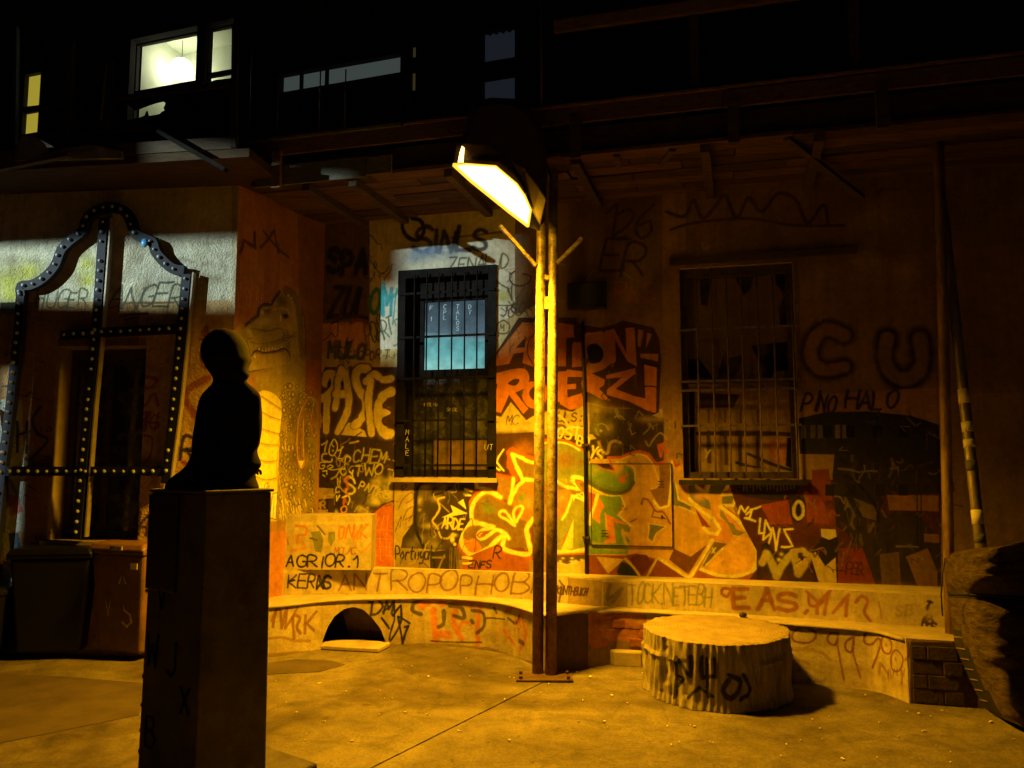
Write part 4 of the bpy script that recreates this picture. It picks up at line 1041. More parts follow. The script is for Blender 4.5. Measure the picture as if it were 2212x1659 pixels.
# ------------------------------------------------------------------ side wall: orange ground with a painted reptile
d = S_SIDE
d.full()
d.fill([(440, -200), (760, -200), (760, 1500), (440, 1500)], (.46, .19, .045))
for _ in range(50): d.blob(rnd.uniform(490, 690), rnd.uniform(380, 800), rnd.uniform(8, 30), rnd.uniform(10, 60), rnd.choice([(.6, .3, .08), (.36, .15, .04), (.45, .2, .05)]), .35)
for _ in range(25): x_ = rnd.uniform(496, 570); y_ = rnd.uniform(560, 720); d.line([(x_, y_), (x_, y_ + rnd.uniform(10, 40))], 2, (.75, .42, .10), .5)
d.fill([(640, 200), (790, 200), (790, 1500), (655, 1500)], (.20, .08, .02), .55)
d.region(540, 450, K1)
d.line([(200, 600), (230, 500), (320, 560), (320, 440)], 30, (.14, .06, .02)); d.line([(370, 560), (480, 420), (520, 600)], 26, (.14, .06, .02)); d.line([(390, 420), (540, 600), (600, 640)], 22, (.14, .06, .02))
for _ in range(30): d.blob(rnd.uniform(700, 880), rnd.uniform(700, 1659), rnd.uniform(40, 90), rnd.uniform(60, 160), (.24, .11, .035), .45)
d.region(560, 720, KA)
SK = (.46, .37, .08); SD = (.085, .05, .012); SL = (.74, .64, .18)
d.fill(smooth([(820, 60), (900, 10), (1020, 30), (1100, 120), (1150, 300), (1190, 600), (1200, 1000), (1190, 1659), (540, 1659), (480, 1300), (380, 1290), (330, 1180), (380, 1040), (300, 760), (190, 640), (230, 570), (300, 550), (500, 410), (520, 300), (600, 240), (700, 240)], 2, True), SK)
d.line([(820, 60), (690, 240), (560, 270), (510, 330), (500, 410), (310, 555)], 60, SD, .8)
d.line([(920, 40), (1060, 150), (1120, 400), (1150, 800), (1160, 1200), (1150, 1659)], 130, SD, .65, sm=True)
d.blob(850, 200, 150, 130, SD, .8); d.blob(640, 330, 90, 50, SD, .8); d.blob(620, 300, 40, 14, SL, .9); d.blob(565, 360, 24, 30, SL, .9)
d.blob(600, 490, 120, 60, SL, .7); d.blob(900, 420, 90, 60, (.10, .05, .015), .85); d.line([(840, 420), (835, 480)], 34, (.75, .62, .12)); d.blob(960, 560, 110, 90, (.44, .29, .05), .8)
d.line([(420, 600), (640, 640), (820, 600), (900, 700), (1060, 720)], 26, SD, .5, sm=True); d.line([(860, 730), (960, 740), (1060, 660)], 22, SD, .6, sm=True)
d.blob(370, 640, 60, 60, SL, .8); d.line(smooth([(370, 590), (430, 650), (420, 740), (350, 750)], 4), 14, SD, .7)
d.line([(185, 640), (225, 560), (300, 545)], 12, (.80, .5, .08), sm=True); d.line([(360, 500), (480, 420)], 8, (.8, .5, .08)); d.line([(520, 280), (560, 250)], 14, (.7, .55, .1)); d.line([(670, 225), (700, 215)], 12, (.7, .55, .1))
d.line([(500, 900), (700, 840), (880, 780)], 60, SD, .35); d.fill([(440, 960), (520, 880), (700, 930), (860, 890), (900, 940), (700, 980), (540, 990)], (.30, .17, .03))
d.blob(650, 1080, 260, 80, (.50, .33, .055), .7)
for x_, y_, h_ in ((518, 905, 60), (568, 930, 60), (618, 920, 60), (660, 915, 50), (718, 895, 50), (758, 905, 45), (806, 900, 45), (852, 870, 40), (455, 1010, 70), (395, 1065, 45)):
    d.fill([(x_ - 18, y_ + h_ * .4), (x_, y_ - h_ * .6), (x_ + 16, y_ + h_ * .4)], (.85, .72, .22))
d.line([(380, 1260), (560, 1220), (760, 1190), (960, 1140), (1080, 1080)], 30, SD, .6, sm=True); d.line([(580, 1290), (700, 1300), (820, 1280)], 22, SD, .5, sm=True); d.line([(540, 1340), (600, 1500), (640, 1659)], 20, SD, .4)
for x_, y_ in ((965, 1110), (1095, 1065), (1105, 1180), (950, 110), (990, 150), (1045, 1400), (990, 1410), (910, 1520), (970, 1510), (1060, 1310)): d.blob(x_, y_, 20, 20, SL, .9)
d.fill([(320, 1330), (400, 1290), (475, 1300), (485, 1390), (460, 1480)], (.72, .55, .12)); d.line([(68, 280), (155, 230), (140, 330), (105, 430), (90, 370), (120, 300)], 12, (.72, .42, .08))
for _ in range(60): d.blob(rnd.uniform(850, 1150), rnd.uniform(1000, 1659), 16, 18, rnd.choice([SD, SL]), .35)
d.line([(820, 60), (760, 150), (690, 240), (600, 235), (520, 290), (500, 410), (400, 470), (320, 560)], 26, (.05, .025, .006), .9, sm=True)
d.line([(400, 1010), (470, 930), (600, 960), (760, 940), (880, 900), (960, 960), (980, 1060)], 28, (.07, .035, .008), .9, sm=True)
d.line([(390, 800), (520, 830), (700, 800), (860, 760), (960, 800)], 22, SD, .45, sm=True)
d.fill([(860, 400), (930, 380), (960, 430), (900, 460)], (.05, .025, .006)); d.line([(720, 330), (830, 300), (930, 330), (990, 420)], 16, SL, .6, sm=True)
d.blob(560, 540, 90, 50, SL, .6); d.blob(420, 700, 50, 60, SL, .5); d.blob(980, 600, 70, 60, SL, .45); d.blob(700, 1060, 180, 50, (.62, .45, .09), .6)
for k_ in range(9): d.line([(1000 + 18 * k_, 30 + 50 * k_), (1040 + 16 * k_, 60 + 60 * k_)], 10, (.30, .22, .05), .6)
d.line([(1160, 300), (1195, 600), (1200, 1000), (1190, 1659)], 10, (.05, .02, .006), .8, sm=True)
d.line([(360, 1240), (560, 1215), (760, 1180), (960, 1130), (1090, 1060)], 20, (.07, .035, .008), .85, sm=True)
d.line([(330, 780), (370, 900), (380, 1030), (340, 1180), (380, 1280)], 14, (.07, .035, .008), .7, sm=True)
for k_ in range(46):
    x_, y_ = rnd.uniform(880, 1150), rnd.uniform(620, 1640)
    d.line(smooth([(x_ - 22, y_), (x_, y_ - 24), (x_ + 22, y_), (x_, y_ + 26)], 3, True), 8, (.06, .03, .008), .6, closed=True); d.blob(x_ - 4, y_ - 4, 12, 12, SL, .6)
# body
d.region(540, 900, K1)
d.fill([(180, 130), (740, 0), (860, 0), (840, 1420), (60, 1420), (180, 700)], (.36, .20, .045))
d.fill([(330, 130), (700, 0), (740, 0), (730, 300), (830, 320), (840, 700), (820, 1000), (810, 1340), (500, 1340), (500, 700), (540, 400), (420, 260), (330, 230)], (.34, .26, .052))
for _ in range(26): d.blob(rnd.uniform(380, 760), rnd.uniform(20, 330), 70, 60, (.46, .37, .08), .40)
for _ in range(30): d.blob(rnd.uniform(560, 820), rnd.uniform(420, 1300), 50, 80, (.25, .18, .035), .35)
for _ in range(40): d.blob(rnd.uniform(620, 830), rnd.uniform(250, 1300), 30, 60, SD, .35)
d.fill([(745, 0), (870, 0), (850, 320), (790, 300), (740, 280)], (.38, .14, .03))
d.fill([(60, 230), (330, 250), (540, 400), (510, 1000), (500, 1340), (60, 1340)], (.62, .46, .09), .9)
d.fill(smooth([(360, 265), (450, 265), (520, 320), (545, 400), (530, 560), (515, 700), (500, 860), (500, 1000), (500, 1120), (430, 1130), (300, 1120), (300, 700), (340, 400)], 3, True), (.84, .76, .10))
for pts in ([(375, 300), (450, 350), (535, 405)], [(380, 430), (450, 470), (530, 495)], [(375, 570), (450, 595), (520, 612)], [(370, 690), (440, 705), (512, 705)], [(335, 815), (420, 845), (505, 835)], [(325, 965), (410, 995), (500, 980)]):
    d.line([(x_, y_ + 8) for x_, y_ in pts], 22, (.50, .38, .05), .6, sm=True); d.line(pts, 7, (.30, .18, .03), .9, sm=True)
for _ in range(190):
    x_, y_ = rnd.uniform(530, 815), rnd.uniform(200, 1300)
    rx_ = rnd.uniform(10, 20)
    d.line(smooth([(x_ - rx_, y_), (x_, y_ - rx_ * 1.2), (x_ + rx_, y_), (x_, y_ + rx_ * 1.3)], 3, True), 7, (.06, .035, .01), .7, closed=True)
    d.blob(x_, y_, rx_ * .6, rx_ * .8, SL, .35)
for _ in range(26):
    x_ = rnd.uniform(505, 800); y_ = rnd.uniform(1180, 1330)
    d.line([(x_, y_ - 40), (x_ + 8, y_)], 9, SL, .8)
for x_, y_ in ((525, 700), (550, 730), (575, 740), (600, 735), (630, 730), (520, 680), (570, 690), (505, 860)): d.line([(x_, y_ - 14), (x_ + 6, y_ + 16)], 9, (.74, .58, .14))
d.line([(560, 1330), (550, 1150), (510, 900), (520, 720)], 6, SL, .8)
d.blob(650, 560, 60, 200, SD, .4)
d.line(smooth([(780, 310), (740, 350), (700, 480), (680, 600), (672, 720), (700, 890), (728, 850), (720, 700), (722, 560), (740, 430)], 4), 34, (.30, .15, .035), .8); d.line([(755, 330), (700, 430), (676, 560), (670, 720), (690, 880), (728, 870), (722, 700), (724, 500)], 5, (.72, .52, .14), sm=True)
d.fill([(680, 840), (732, 835), (705, 895)], (.72, .62, .25)); d.line([(760, 310), (810, 330), (800, 410), (785, 540), (810, 640), (830, 600)], 6, (.66, .46, .12), sm=True); d.blob(800, 520, 26, 110, (.34, .13, .03), .9)
d.fill([(300, 1100), (340, 1110), (310, 1115)], WHT)
for pts in ([(385, 1110), (410, 1020), (432, 1025), (400, 1110)], [(405, 1112), (440, 1040), (440, 1110)], [(445, 1310), (470, 1110), (508, 1100), (495, 1325)]):
    d.fill(pts, (.88, .84, .5)); d.line(pts, 6, DKB, closed=True)
d.line([(470, 1310), (480, 1130)], 5, DKB)

# ------------------------------------------------------------------ left wall
l = S_LEFT
l.full()
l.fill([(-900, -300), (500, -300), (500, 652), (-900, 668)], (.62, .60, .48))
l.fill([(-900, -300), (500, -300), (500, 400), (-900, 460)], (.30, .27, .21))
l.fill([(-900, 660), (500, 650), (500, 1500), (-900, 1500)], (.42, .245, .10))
l.fill([(300, 656), (500, 650), (500, 1500), (300, 1500)], (.70, .47, .20))  # strip painted lighter to imitate the lamp's grazing light
for _ in range(90): l.blob(rnd.uniform(300, 500), rnd.uniform(655, 1250), rnd.uniform(4, 16), rnd.uniform(4, 20), rnd.choice([(.45, .25, .09), (.78, .56, .26), (.34, .17, .06)]), .5)
l.region(0, 450, KL)
for x_, y_, rx_, ry_ in ((60, 700, 130, 110), (200, 640, 110, 80), (600, 600, 70, 110), (600, 710, 60, 50), (420, 620, 60, 40), (80, 800, 90, 60), (1340, 800, 80, 40)): l.blob(x_, y_, rx_, ry_, (.46, .47, .04), .85)
for _ in range(120): l.blob(rnd.uniform(0, 1560), rnd.uniform(380, 850), rnd.uniform(12, 80), rnd.uniform(12, 55), rnd.choice([(.26, .23, .13), (.66, .66, .54), (.22, .16, .09), (.36, .35, .20)]), .45)
l.text('ANGER', 740, 880, 150, 16, (.10, .10, .07), adv=.70, lw=.6, slant=.35); l.text("''", 770, 730, 60, 14, (.12, .12, .1)); l.line([(730, 890), (900, 850), (1200, 850)], 10, (.12, .1, .06)); l.line([(830, 945), (1020, 925)], 16, (.12, .05, .02)); l.line([(860, 965), (960, 950)], 12, (.12, .05, .02))
l.text('HUGER', 240, 880, 120, 13, (.11, .12, .07), adv=.62, lw=.5, slant=.2); l.text("''", 560, 770, 50, 12, (.12, .13, .08))
l.fill([(0, 850), (110, 845), (110, 910), (0, 905)], (.03, .03, .02)); l.fill([(0, 905), (200, 900), (200, 940), (0, 930)], (.2, .2, .18))
for pts, w_ in (([(1430, 1020), (1400, 1060), (1440, 1080), (1420, 1020)], 26), ([(1380, 1100), (1410, 1110)], 20), ([(1385, 1190), (1400, 1290), (1450, 1300)], 18), ([(1440, 1370), (1340, 1420), (1280, 1480), (1300, 1560), (1350, 1630)], 50), ([(1000, 1370), (960, 1420), (1040, 1440), (1080, 1380), (1000, 1360)], 26), ([(960, 1500), (1000, 1560), (1060, 1480), (1090, 1560)], 22), ([(960, 1620), (1040, 1610), (1000, 1659)], 22)):
    l.line(pts, w_, (.34, .075, .02), .85, sm=True)
l.fill([(400, 1150), (1010, 1150), (1010, 1090), (400, 1100)], (.05, .03, .015), .6)
l.region(0, 1000, 700 / 1659.)
l.text('R', 1065, 360, 130, 22, BLK, ang=4); l.line([(1070, 300), (1150, 300)], 16, BLK); l.line([(1080, 370), (1120, 390)], 22, (.4, .06, .02))
l.text('MIHG', 800, 180, 90, 12, (.30, .07, .02), adv=.35, ang=0); l.line([(850, 210), (900, 230), (890, 330), (850, 380)], 12, (.3, .08, .02), sm=True)
l.text('N4', 745, 790, 120, 20, (.10, .05, .02), adv=.5); l.line([(740, 690), (800, 720), (830, 670)], 18, (.10, .05, .02))
l.fill([(-60, 0), (240, 0), (160, 460), (160, 780), (-60, 780)], (.46, .48, .42)); l.fill([(130, 0), (320, 0), (260, 830), (150, 780)], (.36, .2, .09))
l.line([(100, 130), (100, 310)], 18, BLK); l.line([(160, 130), (155, 310)], 18, BLK); l.line([(95, 215), (165, 190)], 16, BLK); l.line([(240, 40), (190, 120), (220, 200), (280, 240), (190, 340), (150, 350)], 20, (.06, .05, .04), sm=True)
l.line([(60, 480), (120, 600)], 18, (.2, .2, .18)); l.fill([(40, 560), (100, 570), (140, 660), (60, 690)], (.45, .16, .14)); l.fill([(10, 760), (60, 770), (110, 950), (80, 1000), (20, 920)], (.55, .58, .12)); l.fill([(10, 960), (90, 1040), (90, 1210), (0, 1210)], (.52, .40, .44)); l.fill([(90, 960), (260, 1000), (260, 1210), (90, 1210)], (.2, .09, .07))
l.line([(30, 500), (20, 780)], 14, (.1, .12, .14)); l.fill([(50, 790), (110, 790), (130, 930), (60, 920)], (.05, .08, .12))
l.full()
for _ in range(40):
    x_, y_ = rnd.uniform(-50, 110), rnd.uniform(740, 1100)
    l.line(smooth([(x_, y_), (x_ + rnd.uniform(-16, 16), y_ + rnd.uniform(-14, 14)), (x_ + rnd.uniform(-16, 16), y_ + rnd.uniform(-14, 14))], 4), rnd.uniform(2, 4), (.05, .035, .025), .75)

# ------------------------------------------------------------------ block, bench back, bench front, log, window boards
b_ = S_BOX
b_.region(540, 900, K1)
b_.line([(500, 1350), (900, 1350), (1290, 1355)], 26, (.74, .64, .30), .8)
for _ in range(40): b_.blob(rnd.uniform(480, 1290), rnd.uniform(1360, 1680), rnd.uniform(20, 60), rnd.uniform(20, 50), rnd.choice([(.70, .56, .26), (.5, .38, .14), (.74, .66, .4)]), .35)
b_.line([(660, 1380), (740, 1390), (740, 1450), (680, 1460), (670, 1530)], 20, (.66, .24, .06), .8, sm=True); b_.line([(560, 1390), (590, 1460), (600, 1530)], 12, (.7, .42, .1), .8)
b_.fill([(585, 1470), (605, 1530), (590, 1540)], (.5, .1, .02)); b_.line([(640, 1470), (700, 1500), (740, 1560), (620, 1590)], 26, (.66, .3, .08), .7)
b_.fill([(785, 1430), (860, 1420), (890, 1500), (870, 1600), (820, 1590), (800, 1500)], (.22, .24, .10), .9); b_.fill([(930, 1430), (985, 1425), (985, 1490), (950, 1550), (925, 1500)], (.24, .27, .10), .9)
b_.line([(840, 1380), (900, 1450)], 18, BLK, .7); b_.line([(780, 1480), (840, 1500)], 12, (.1, .1, .04))
b_.text('ONWK', 1010, 1480, 110, 14, (.66, .24, .05), adv=.55, lw=.45); b_.line([(1150, 1400), (1140, 1500), (1200, 1600), (1280, 1520)], 12, (.66, .3, .06), .8, sm=True)
b_.text('MCLAC', 980, 1610, 55, 8, (.4, .16, .04), adv=.62); b_.line([(1200, 1420), (1240, 1360)], 14, (.44, .42, .1))
b_.line([(500, 1340), (495, 1700)], 30, (.76, .66, .3), .6)
b_.region(640, 1350, KQ1)
b_.text('AGRIOR.1', 235, 215, 92, 15, BLK, adv=.92, lw=.74, slant=.1, a=1)
r_ = S_RISER
r_.full()
for _ in range(60): r_.blob(rnd.uniform(560, 2060), rnd.uniform(1235, 1340), rnd.uniform(15, 60), rnd.uniform(6, 18), rnd.choice([(.60, .50, .26), (.38, .28, .12), (.64, .56, .34)]), .4)
r_.line([(560, 1236), (1150, 1238)], 5, (.66, .57, .34), .8)
r_.region(640, 1350, KQ1)
r_.text('KERN', 250, 385, 105, 14, BLK, adv=.72, lw=.6, slant=.1); r_.text('XS', 480, 385, 100, 20, BLK, adv=.4, lw=.6); r_.line([(260, 330), (300, 320)], 16, BLK)
for ch, x_, s_ in (('A', 650, 110), ('N', 770, 130), ('T', 900, 135), ('R', 1065, 150), ('O', 1195, 145), ('P', 1345, 140), ('O', 1445, 150), ('P', 1610, 150), ('H', 1730, 160), ('O', 1880, 150), ('B', 2010, 160), ('I', 2120, 140)):
    r_.text(ch, x_, 395 + (x_ - 650) * .02, s_, 15, (.22, .09, .015), lw=.80, slant=.12, jit=.055, a=.8)
r_.region(1300, 1380, KQ)
r_.fill([(240, 160), (350, 170), (330, 400), (240, 400)], (.62, .54, .34)); r_.fill([(330, 180), (570, 200), (560, 385), (325, 400)], (.36, .24, .10), .8)
r_.text('IKUNTHBUKH', 235, 290, 50, 12, (.10, .05, .02), adv=.48, lw=.4, ang=3); r_.line([(270, 200), (300, 240), (265, 350)], 16, (.10, .05, .02), .8)
r_.fill([(570, 210), (740, 215), (740, 380), (575, 375)], (.34, .25, .09), .8); r_.line([(620, 230), (600, 330), (700, 260), (640, 350)], 24, (.20, .15, .05), .8)
r_.text('TOCK.NETEBH', 745, 360, 130, 13, (.26, .25, .07), adv=.42, lw=.36, slant=.05, a=.8, ang=1.5)
r_.line([(1390, 290), (1400, 255), (1450, 265), (1430, 310), (1400, 300)], 20, (.36, .14, .04), sm=True)
r_.text('E', 1475, 395, 130, 32, (.36, .13, .03), lw=.80, slant=0); r_.text('A', 1640, 400, 130, 32, (.36, .13, .03), lw=.85, slant=0); r_.text('S', 1780, 410, 130, 30, (.36, .14, .04), lw=1.1, slant=0)
r_.text('Y', 1985, 425, 140, 24, (.40, .17, .05), lw=1.0, slant=.0); r_.region(1800, 1100, KQ5)
r_.line([(700, 1440), (720, 1420)], 26, (.36, .13, .03)); r_.line([(730, 1280), (740, 1370), (820, 1370), (880, 1280)], 24, (.40, .17, .05), sm=True); r_.line([(890, 1270), (860, 1450)], 26, (.4, .17, .05))
r_.line([(930, 1440), (1060, 1290), (1040, 1460)], 26, (.42, .18, .05)); r_.line([(1120, 1350), (1170, 1300), (1220, 1340), (1190, 1430), (1240, 1500)], 24, (.42, .18, .05), sm=True); r_.line([(1310, 1350), (1330, 1480)], 16, (.4, .2, .07), .7)
r_.text('SB', 1450, 1460, 90, 16, (.36, .22, .08), adv=.9, a=.5); r_.blob(1640, 1400, 100, 50, (.62, .52, .3), .6)
r_.text('T', 1690, 1400, 60, 20, DKB, ang=15); r_.text('AB', 1670, 1540, 70, 20, DKB, adv=.7, ang=-10); r_.text('S', 1740, 1590, 70, 20, DKB); r_.blob(1730, 1450, 40, 40, (.66, .56, .34), .7)
f_ = S_FRONT
f_.full()
for _ in range(110): f_.blob(rnd.uniform(540, 2100), rnd.uniform(1300, 1510), rnd.uniform(15, 70), rnd.uniform(8, 26), rnd.choice([(.52, .43, .22), (.30, .2, .09), (.40, .30, .14), (.56, .48, .3)]), .45)
f_.line([(570, 1420), (850, 1397), (1050, 1404), (1150, 1435)], 12, (.18, .11, .05), .7)
f_.line([(570, 1303), (850, 1292), (1050, 1300), (1150, 1316)], 7, (.66, .58, .34), .8)
f_.region(640, 1350, KQ1)
br = (.24, .10, .02)
f_.line([(130, 690), (180, 500), (200, 700), (250, 520), (230, 700), (350, 490)], 22, br, .85); f_.line([(120, 640), (170, 520)], 18, br, .8); f_.line([(300, 780), (290, 610), (345, 620), (320, 690), (350, 740)], 24, br, .85, sm=True); f_.line([(390, 600), (385, 740)], 24, br, .85); f_.line([(475, 570), (400, 660), (490, 740)], 24, br, .85)
f_.line([(80, 780), (200, 770), (300, 800), (420, 800)], 22, br, .6)
f_.fill([(620, 430), (860, 430), (980, 470), (1040, 600), (1000, 560), (880, 520), (750, 505), (630, 540), (540, 650), (500, 780), (450, 780), (480, 620), (540, 500)], (.54, .42, .2), .8)
f_.text('DM', 905, 590, 115, 20, BLK, adv=.85, lw=.65); f_.line([(1080, 600), (1140, 520), (1145, 640), (1060, 800)], 18, BLK); f_.line([(1210, 660), (1120, 610), (1155, 820)], 18, BLK); f_.line([(1155, 820), (1200, 680), (1170, 690)], 20, BLK); f_.line([(990, 620), (1050, 700)], 18, BLK); f_.line([(890, 490), (905, 495)], 20, BLK); f_.line([(1000, 570), (1090, 500), (1090, 640), (1050, 790)], 14, BLK)
bk = (.07, .05, .03)
f_.line([(1330, 480), (1250, 500), (1235, 560), (1300, 590)], 30, bk, .9, sm=True)
orr = (.62, .19, .035)
for pts, w_ in (([(1310, 520), (1400, 470), (1480, 500)], 60), ([(1400, 560), (1410, 700), (1420, 790)], 50), ([(1560, 500), (1700, 490), (1700, 530)], 34), ([(1570, 560), (1560, 660), (1620, 780)], 44), ([(1750, 480), (1890, 500)], 34), ([(1770, 500), (1750, 680), (1750, 830)], 40), ([(1980, 560), (2060, 520), (2100, 600), (2050, 660)], 36), ([(2100, 620), (2130, 760), (2090, 860)], 36), ([(1440, 740), (1520, 760)], 60), ([(1600, 700), (1640, 650), (1700, 670)], 26), ([(1960, 720), (2040, 830)], 36)):
    f_.line(pts, w_, orr, .85, sm=len(pts) > 2)
for pts, w_ in (([(1480, 560), (1480, 660), (1440, 690)], 32), ([(1530, 520), (1620, 540), (1640, 620), (1560, 600)], 32), ([(1700, 560), (1790, 580), (1800, 680), (1740, 740)], 26), ([(1700, 640), (1710, 650)], 36), ([(1820, 620), (1960, 630)], 14), ([(1880, 540), (1900, 580)], 24), ([(1990, 620), (2050, 660), (2080, 600)], 24), ([(1380, 800), (1780, 810)], 14), ([(2080, 800), (2110, 820)], 34)):
    f_.line(pts, w_, bk, .85, sm=len(pts) > 2)
f_.drips(1900, 2140, 640, 200, 9, 12, orr)
f_.region(1300, 1380, KQ)
f_.fill([(235, 400), (470, 430), (470, 1000), (235, 1000)], (.12, .07, .035)); f_.fill([(470, 420), (870, 400), (870, 620), (470, 640)], (.46, .17, .05)); f_.fill([(470, 640), (870, 620), (870, 800), (470, 800)], (.28, .18, .08))  # first fill paints the shade of the bench end face
for _ in range(24): f_.blob(rnd.uniform(480, 860), rnd.uniform(420, 640), rnd.uniform(15, 45), rnd.uniform(8, 20), rnd.choice([(.62, .26, .07), (.20, .07, .03), (.5, .3, .1)]), .8)
f_.line([(500, 560), (600, 550), (700, 530), (860, 540)], 10, (.08, .03, .015), .9)
f_.region(1900, 1250, KQ3)
oc = (.24, .10, .02)
f_.line(smooth([(290, 880), (370, 910), (375, 960), (320, 990), (230, 975), (225, 920)], 5, True), 16, oc, closed=True)
f_.line([(535, 920), (475, 930), (465, 980), (510, 1005), (530, 970)], 16, oc, sm=True); f_.line([(535, 920), (530, 1000), (575, 1240)], 14, oc, .85); f_.line([(640, 950), (590, 985), (590, 1035), (630, 1050), (645, 950)], 16, oc, sm=True); f_.line([(645, 950), (640, 1070), (690, 1230)], 14, oc, .85)
f_.line([(770, 920), (720, 930), (720, 990), (770, 1000), (810, 960), (830, 1000), (775, 1160)], 14, oc, sm=True); f_.line(smooth([(860, 940), (905, 990), (895, 1060), (850, 1050), (835, 980)], 5, True), 14, oc, closed=True); f_.blob(870, 1005, 9, 12, oc, 1)
f_.line(smooth([(940, 1040), (985, 1100), (960, 1180), (910, 1170), (905, 1080)], 5, True), 14, oc, closed=True); f_.blob(935, 1105, 9, 12, oc, 1); f_.line([(880, 1200), (830, 1130), (820, 1200)], 22, oc, .7); f_.line([(1000, 1110), (1030, 1060), (1020, 990)], 16, oc, .8)
f_.line([(220, 1030), (400, 1050), (480, 1110)], 26, oc, .5, sm=True); f_.line([(215, 1090), (330, 1130)], 24, oc, .4); f_.drips(860, 1000, 1180, 120, 8, 12, oc)
f_.fill([(1035, 960), (1500, 960), (1500, 1500), (1035, 1500)], (.11, .06, .03)); f_.fill([(1035, 960), (1500, 960), (1500, 985), (1035, 985)], (.45, .3, .12))
g_ = S_ST
g_.region(1300, 1380, KQ)
for _ in range(70): x_ = rnd.uniform(840, 1880); y_ = rnd.uniform(560, 1050); g_.line([(x_, y_), (x_ + rnd.uniform(-5, 5), y_ + rnd.uniform(20, 110))], rnd.uniform(5, 16), rnd.choice([(.19, .15, .09), (.40, .34, .22), (.24, .19, .11), (.12, .09, .05)]), .5)
g_.line([(1062, 1000), (1085, 730), (1180, 860), (1185, 730)], 34, BLK); g_.line([(1255, 730), (1260, 870), (1350, 860), (1345, 740)], 30, BLK); g_.line([(1070, 850), (1130, 880), (1080, 930)], 22, BLK); g_.line([(1290, 740), (1300, 1000)], 26, BLK)
g_.line([(1440, 880), (1400, 960), (1460, 1010), (1520, 900), (1440, 850)], 34, BLK, sm=True); g_.line([(1540, 850), (1590, 960), (1520, 1020)], 30, BLK, sm=True); g_.line([(1160, 1010), (1240, 940), (1330, 1000)], 24, BLK); g_.line([(900, 720), (960, 780), (1000, 700)], 12, (.28, .3, .12), .7)
w2 = S_WIN
w2.region(1660, 600, KQ)
w2.fill([(0, 0), (1000, 0), (1000, 1000), (0, 1000)], (.20, .13, .06)); w2.fill([(0, 1000), (1000, 1000), (1000, 1700), (0, 1700)], (.36, .24, .07))
for pts in ([(245, 240), (335, 240), (300, 460), (255, 450)], [(480, 230), (620, 230), (600, 330), (555, 385), (510, 310)], [(770, 210), (900, 210), (900, 640), (800, 590), (790, 460), (840, 380), (770, 310)],
            [(130, 820), (240, 820), (300, 900), (340, 960), (130, 960)], [(380, 900), (420, 760), (450, 820), (540, 800), (560, 760), (520, 900), (470, 960), (370, 955)], [(600, 730), (900, 700), (900, 900), (760, 910), (740, 955), (680, 950), (660, 860)]):
    w2.fill(pts, (.008, .008, .010))
for _ in range(40): w2.blob(rnd.uniform(150, 900), rnd.uniform(230, 960), rnd.uniform(20, 60), rnd.uniform(20, 60), rnd.choice([(.13, .08, .04), (.26, .18, .08)]), .4)
w2.fill([(0, 1040), (210, 1040), (210, 1650), (0, 1650)], (.02, .016, .012)); w2.fill([(240, 1060), (520, 1070), (480, 1160), (240, 1160)], (.06, .035, .02)); w2.line([(230, 1340), (900, 1345)], 34, (.05, .028, .014))
for x_ in (305, 420, 530, 650): w2.line([(x_, 1330), (x_ + 10, 1640)], 26, (.05, .03, .015), .9); w2.line([(x_, 1180), (x_, 1260)], 14, (.08, .05, .02), .8)
w2.fill([(700, 1380), (860, 1380), (860, 1560), (740, 1540)], (.52, .22, .05)); w2.fill([(850, 1370), (920, 1370), (920, 1600), (840, 1560)], (.015, .013, .012)); w2.line([(580, 1480), (900, 1600)], 22, (.05, .03, .015)); w2.line([(500, 1540), (760, 1600)], 20, (.06, .035, .015))
w2.text('Y', 275, 1500, 60, 12, (.6, .5, .2)); w2.fill([(240, 1540), (900, 1600), (900, 1660), (240, 1650)], (.4, .3, .08), .6)
# ------------------------------------------------------------------ walls with their paint
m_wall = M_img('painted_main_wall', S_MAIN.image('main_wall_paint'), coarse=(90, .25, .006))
m_side = M_img('painted_side_wall', S_SIDE.image('side_wall_paint'), bscale=70)
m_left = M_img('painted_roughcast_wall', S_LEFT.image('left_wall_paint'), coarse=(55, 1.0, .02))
m_front = M_img('painted_bench_front', S_FRONT.image('bench_front_paint'), bstr=.5)
m_riser = M_img('painted_bench_back', S_RISER.image('bench_back_paint'), bstr=.4)
m_box = M_img('painted_block', S_BOX.image('block_paint'), bstr=.4)
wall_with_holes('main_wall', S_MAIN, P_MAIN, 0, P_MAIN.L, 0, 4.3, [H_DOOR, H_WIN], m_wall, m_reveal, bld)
wall_with_holes('side_wall', S_SIDE, P_SIDE, 0, P_SIDE.L, 0, 4.3, [], m_side, m_plaster, bld, .2)
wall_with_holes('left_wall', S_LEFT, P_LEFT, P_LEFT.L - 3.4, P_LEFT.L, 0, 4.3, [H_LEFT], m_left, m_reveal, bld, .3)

def wl(path, q, h, off=0.0):
    p = path.xy(q, off)
    return Vector((p.x, p.y, h))
def panel_on(name, path, q0, q1, h0, h1, off, thick, mat, parent, bevel=0.0):
    bm = bmesh.new()
    a, b = wl(path, q0, h0, off), wl(path, q1, h0, off)
    c, d = wl(path, q0, h0, off - thick), wl(path, q1, h0, off - thick)
    up = Vector((0, 0, h1 - h0))
    bm_hull8(bm, [a, b, d, c, a + up, b + up, d + up, c + up])
    return from_bm(name, bm, mat, parent, bevel=bevel)

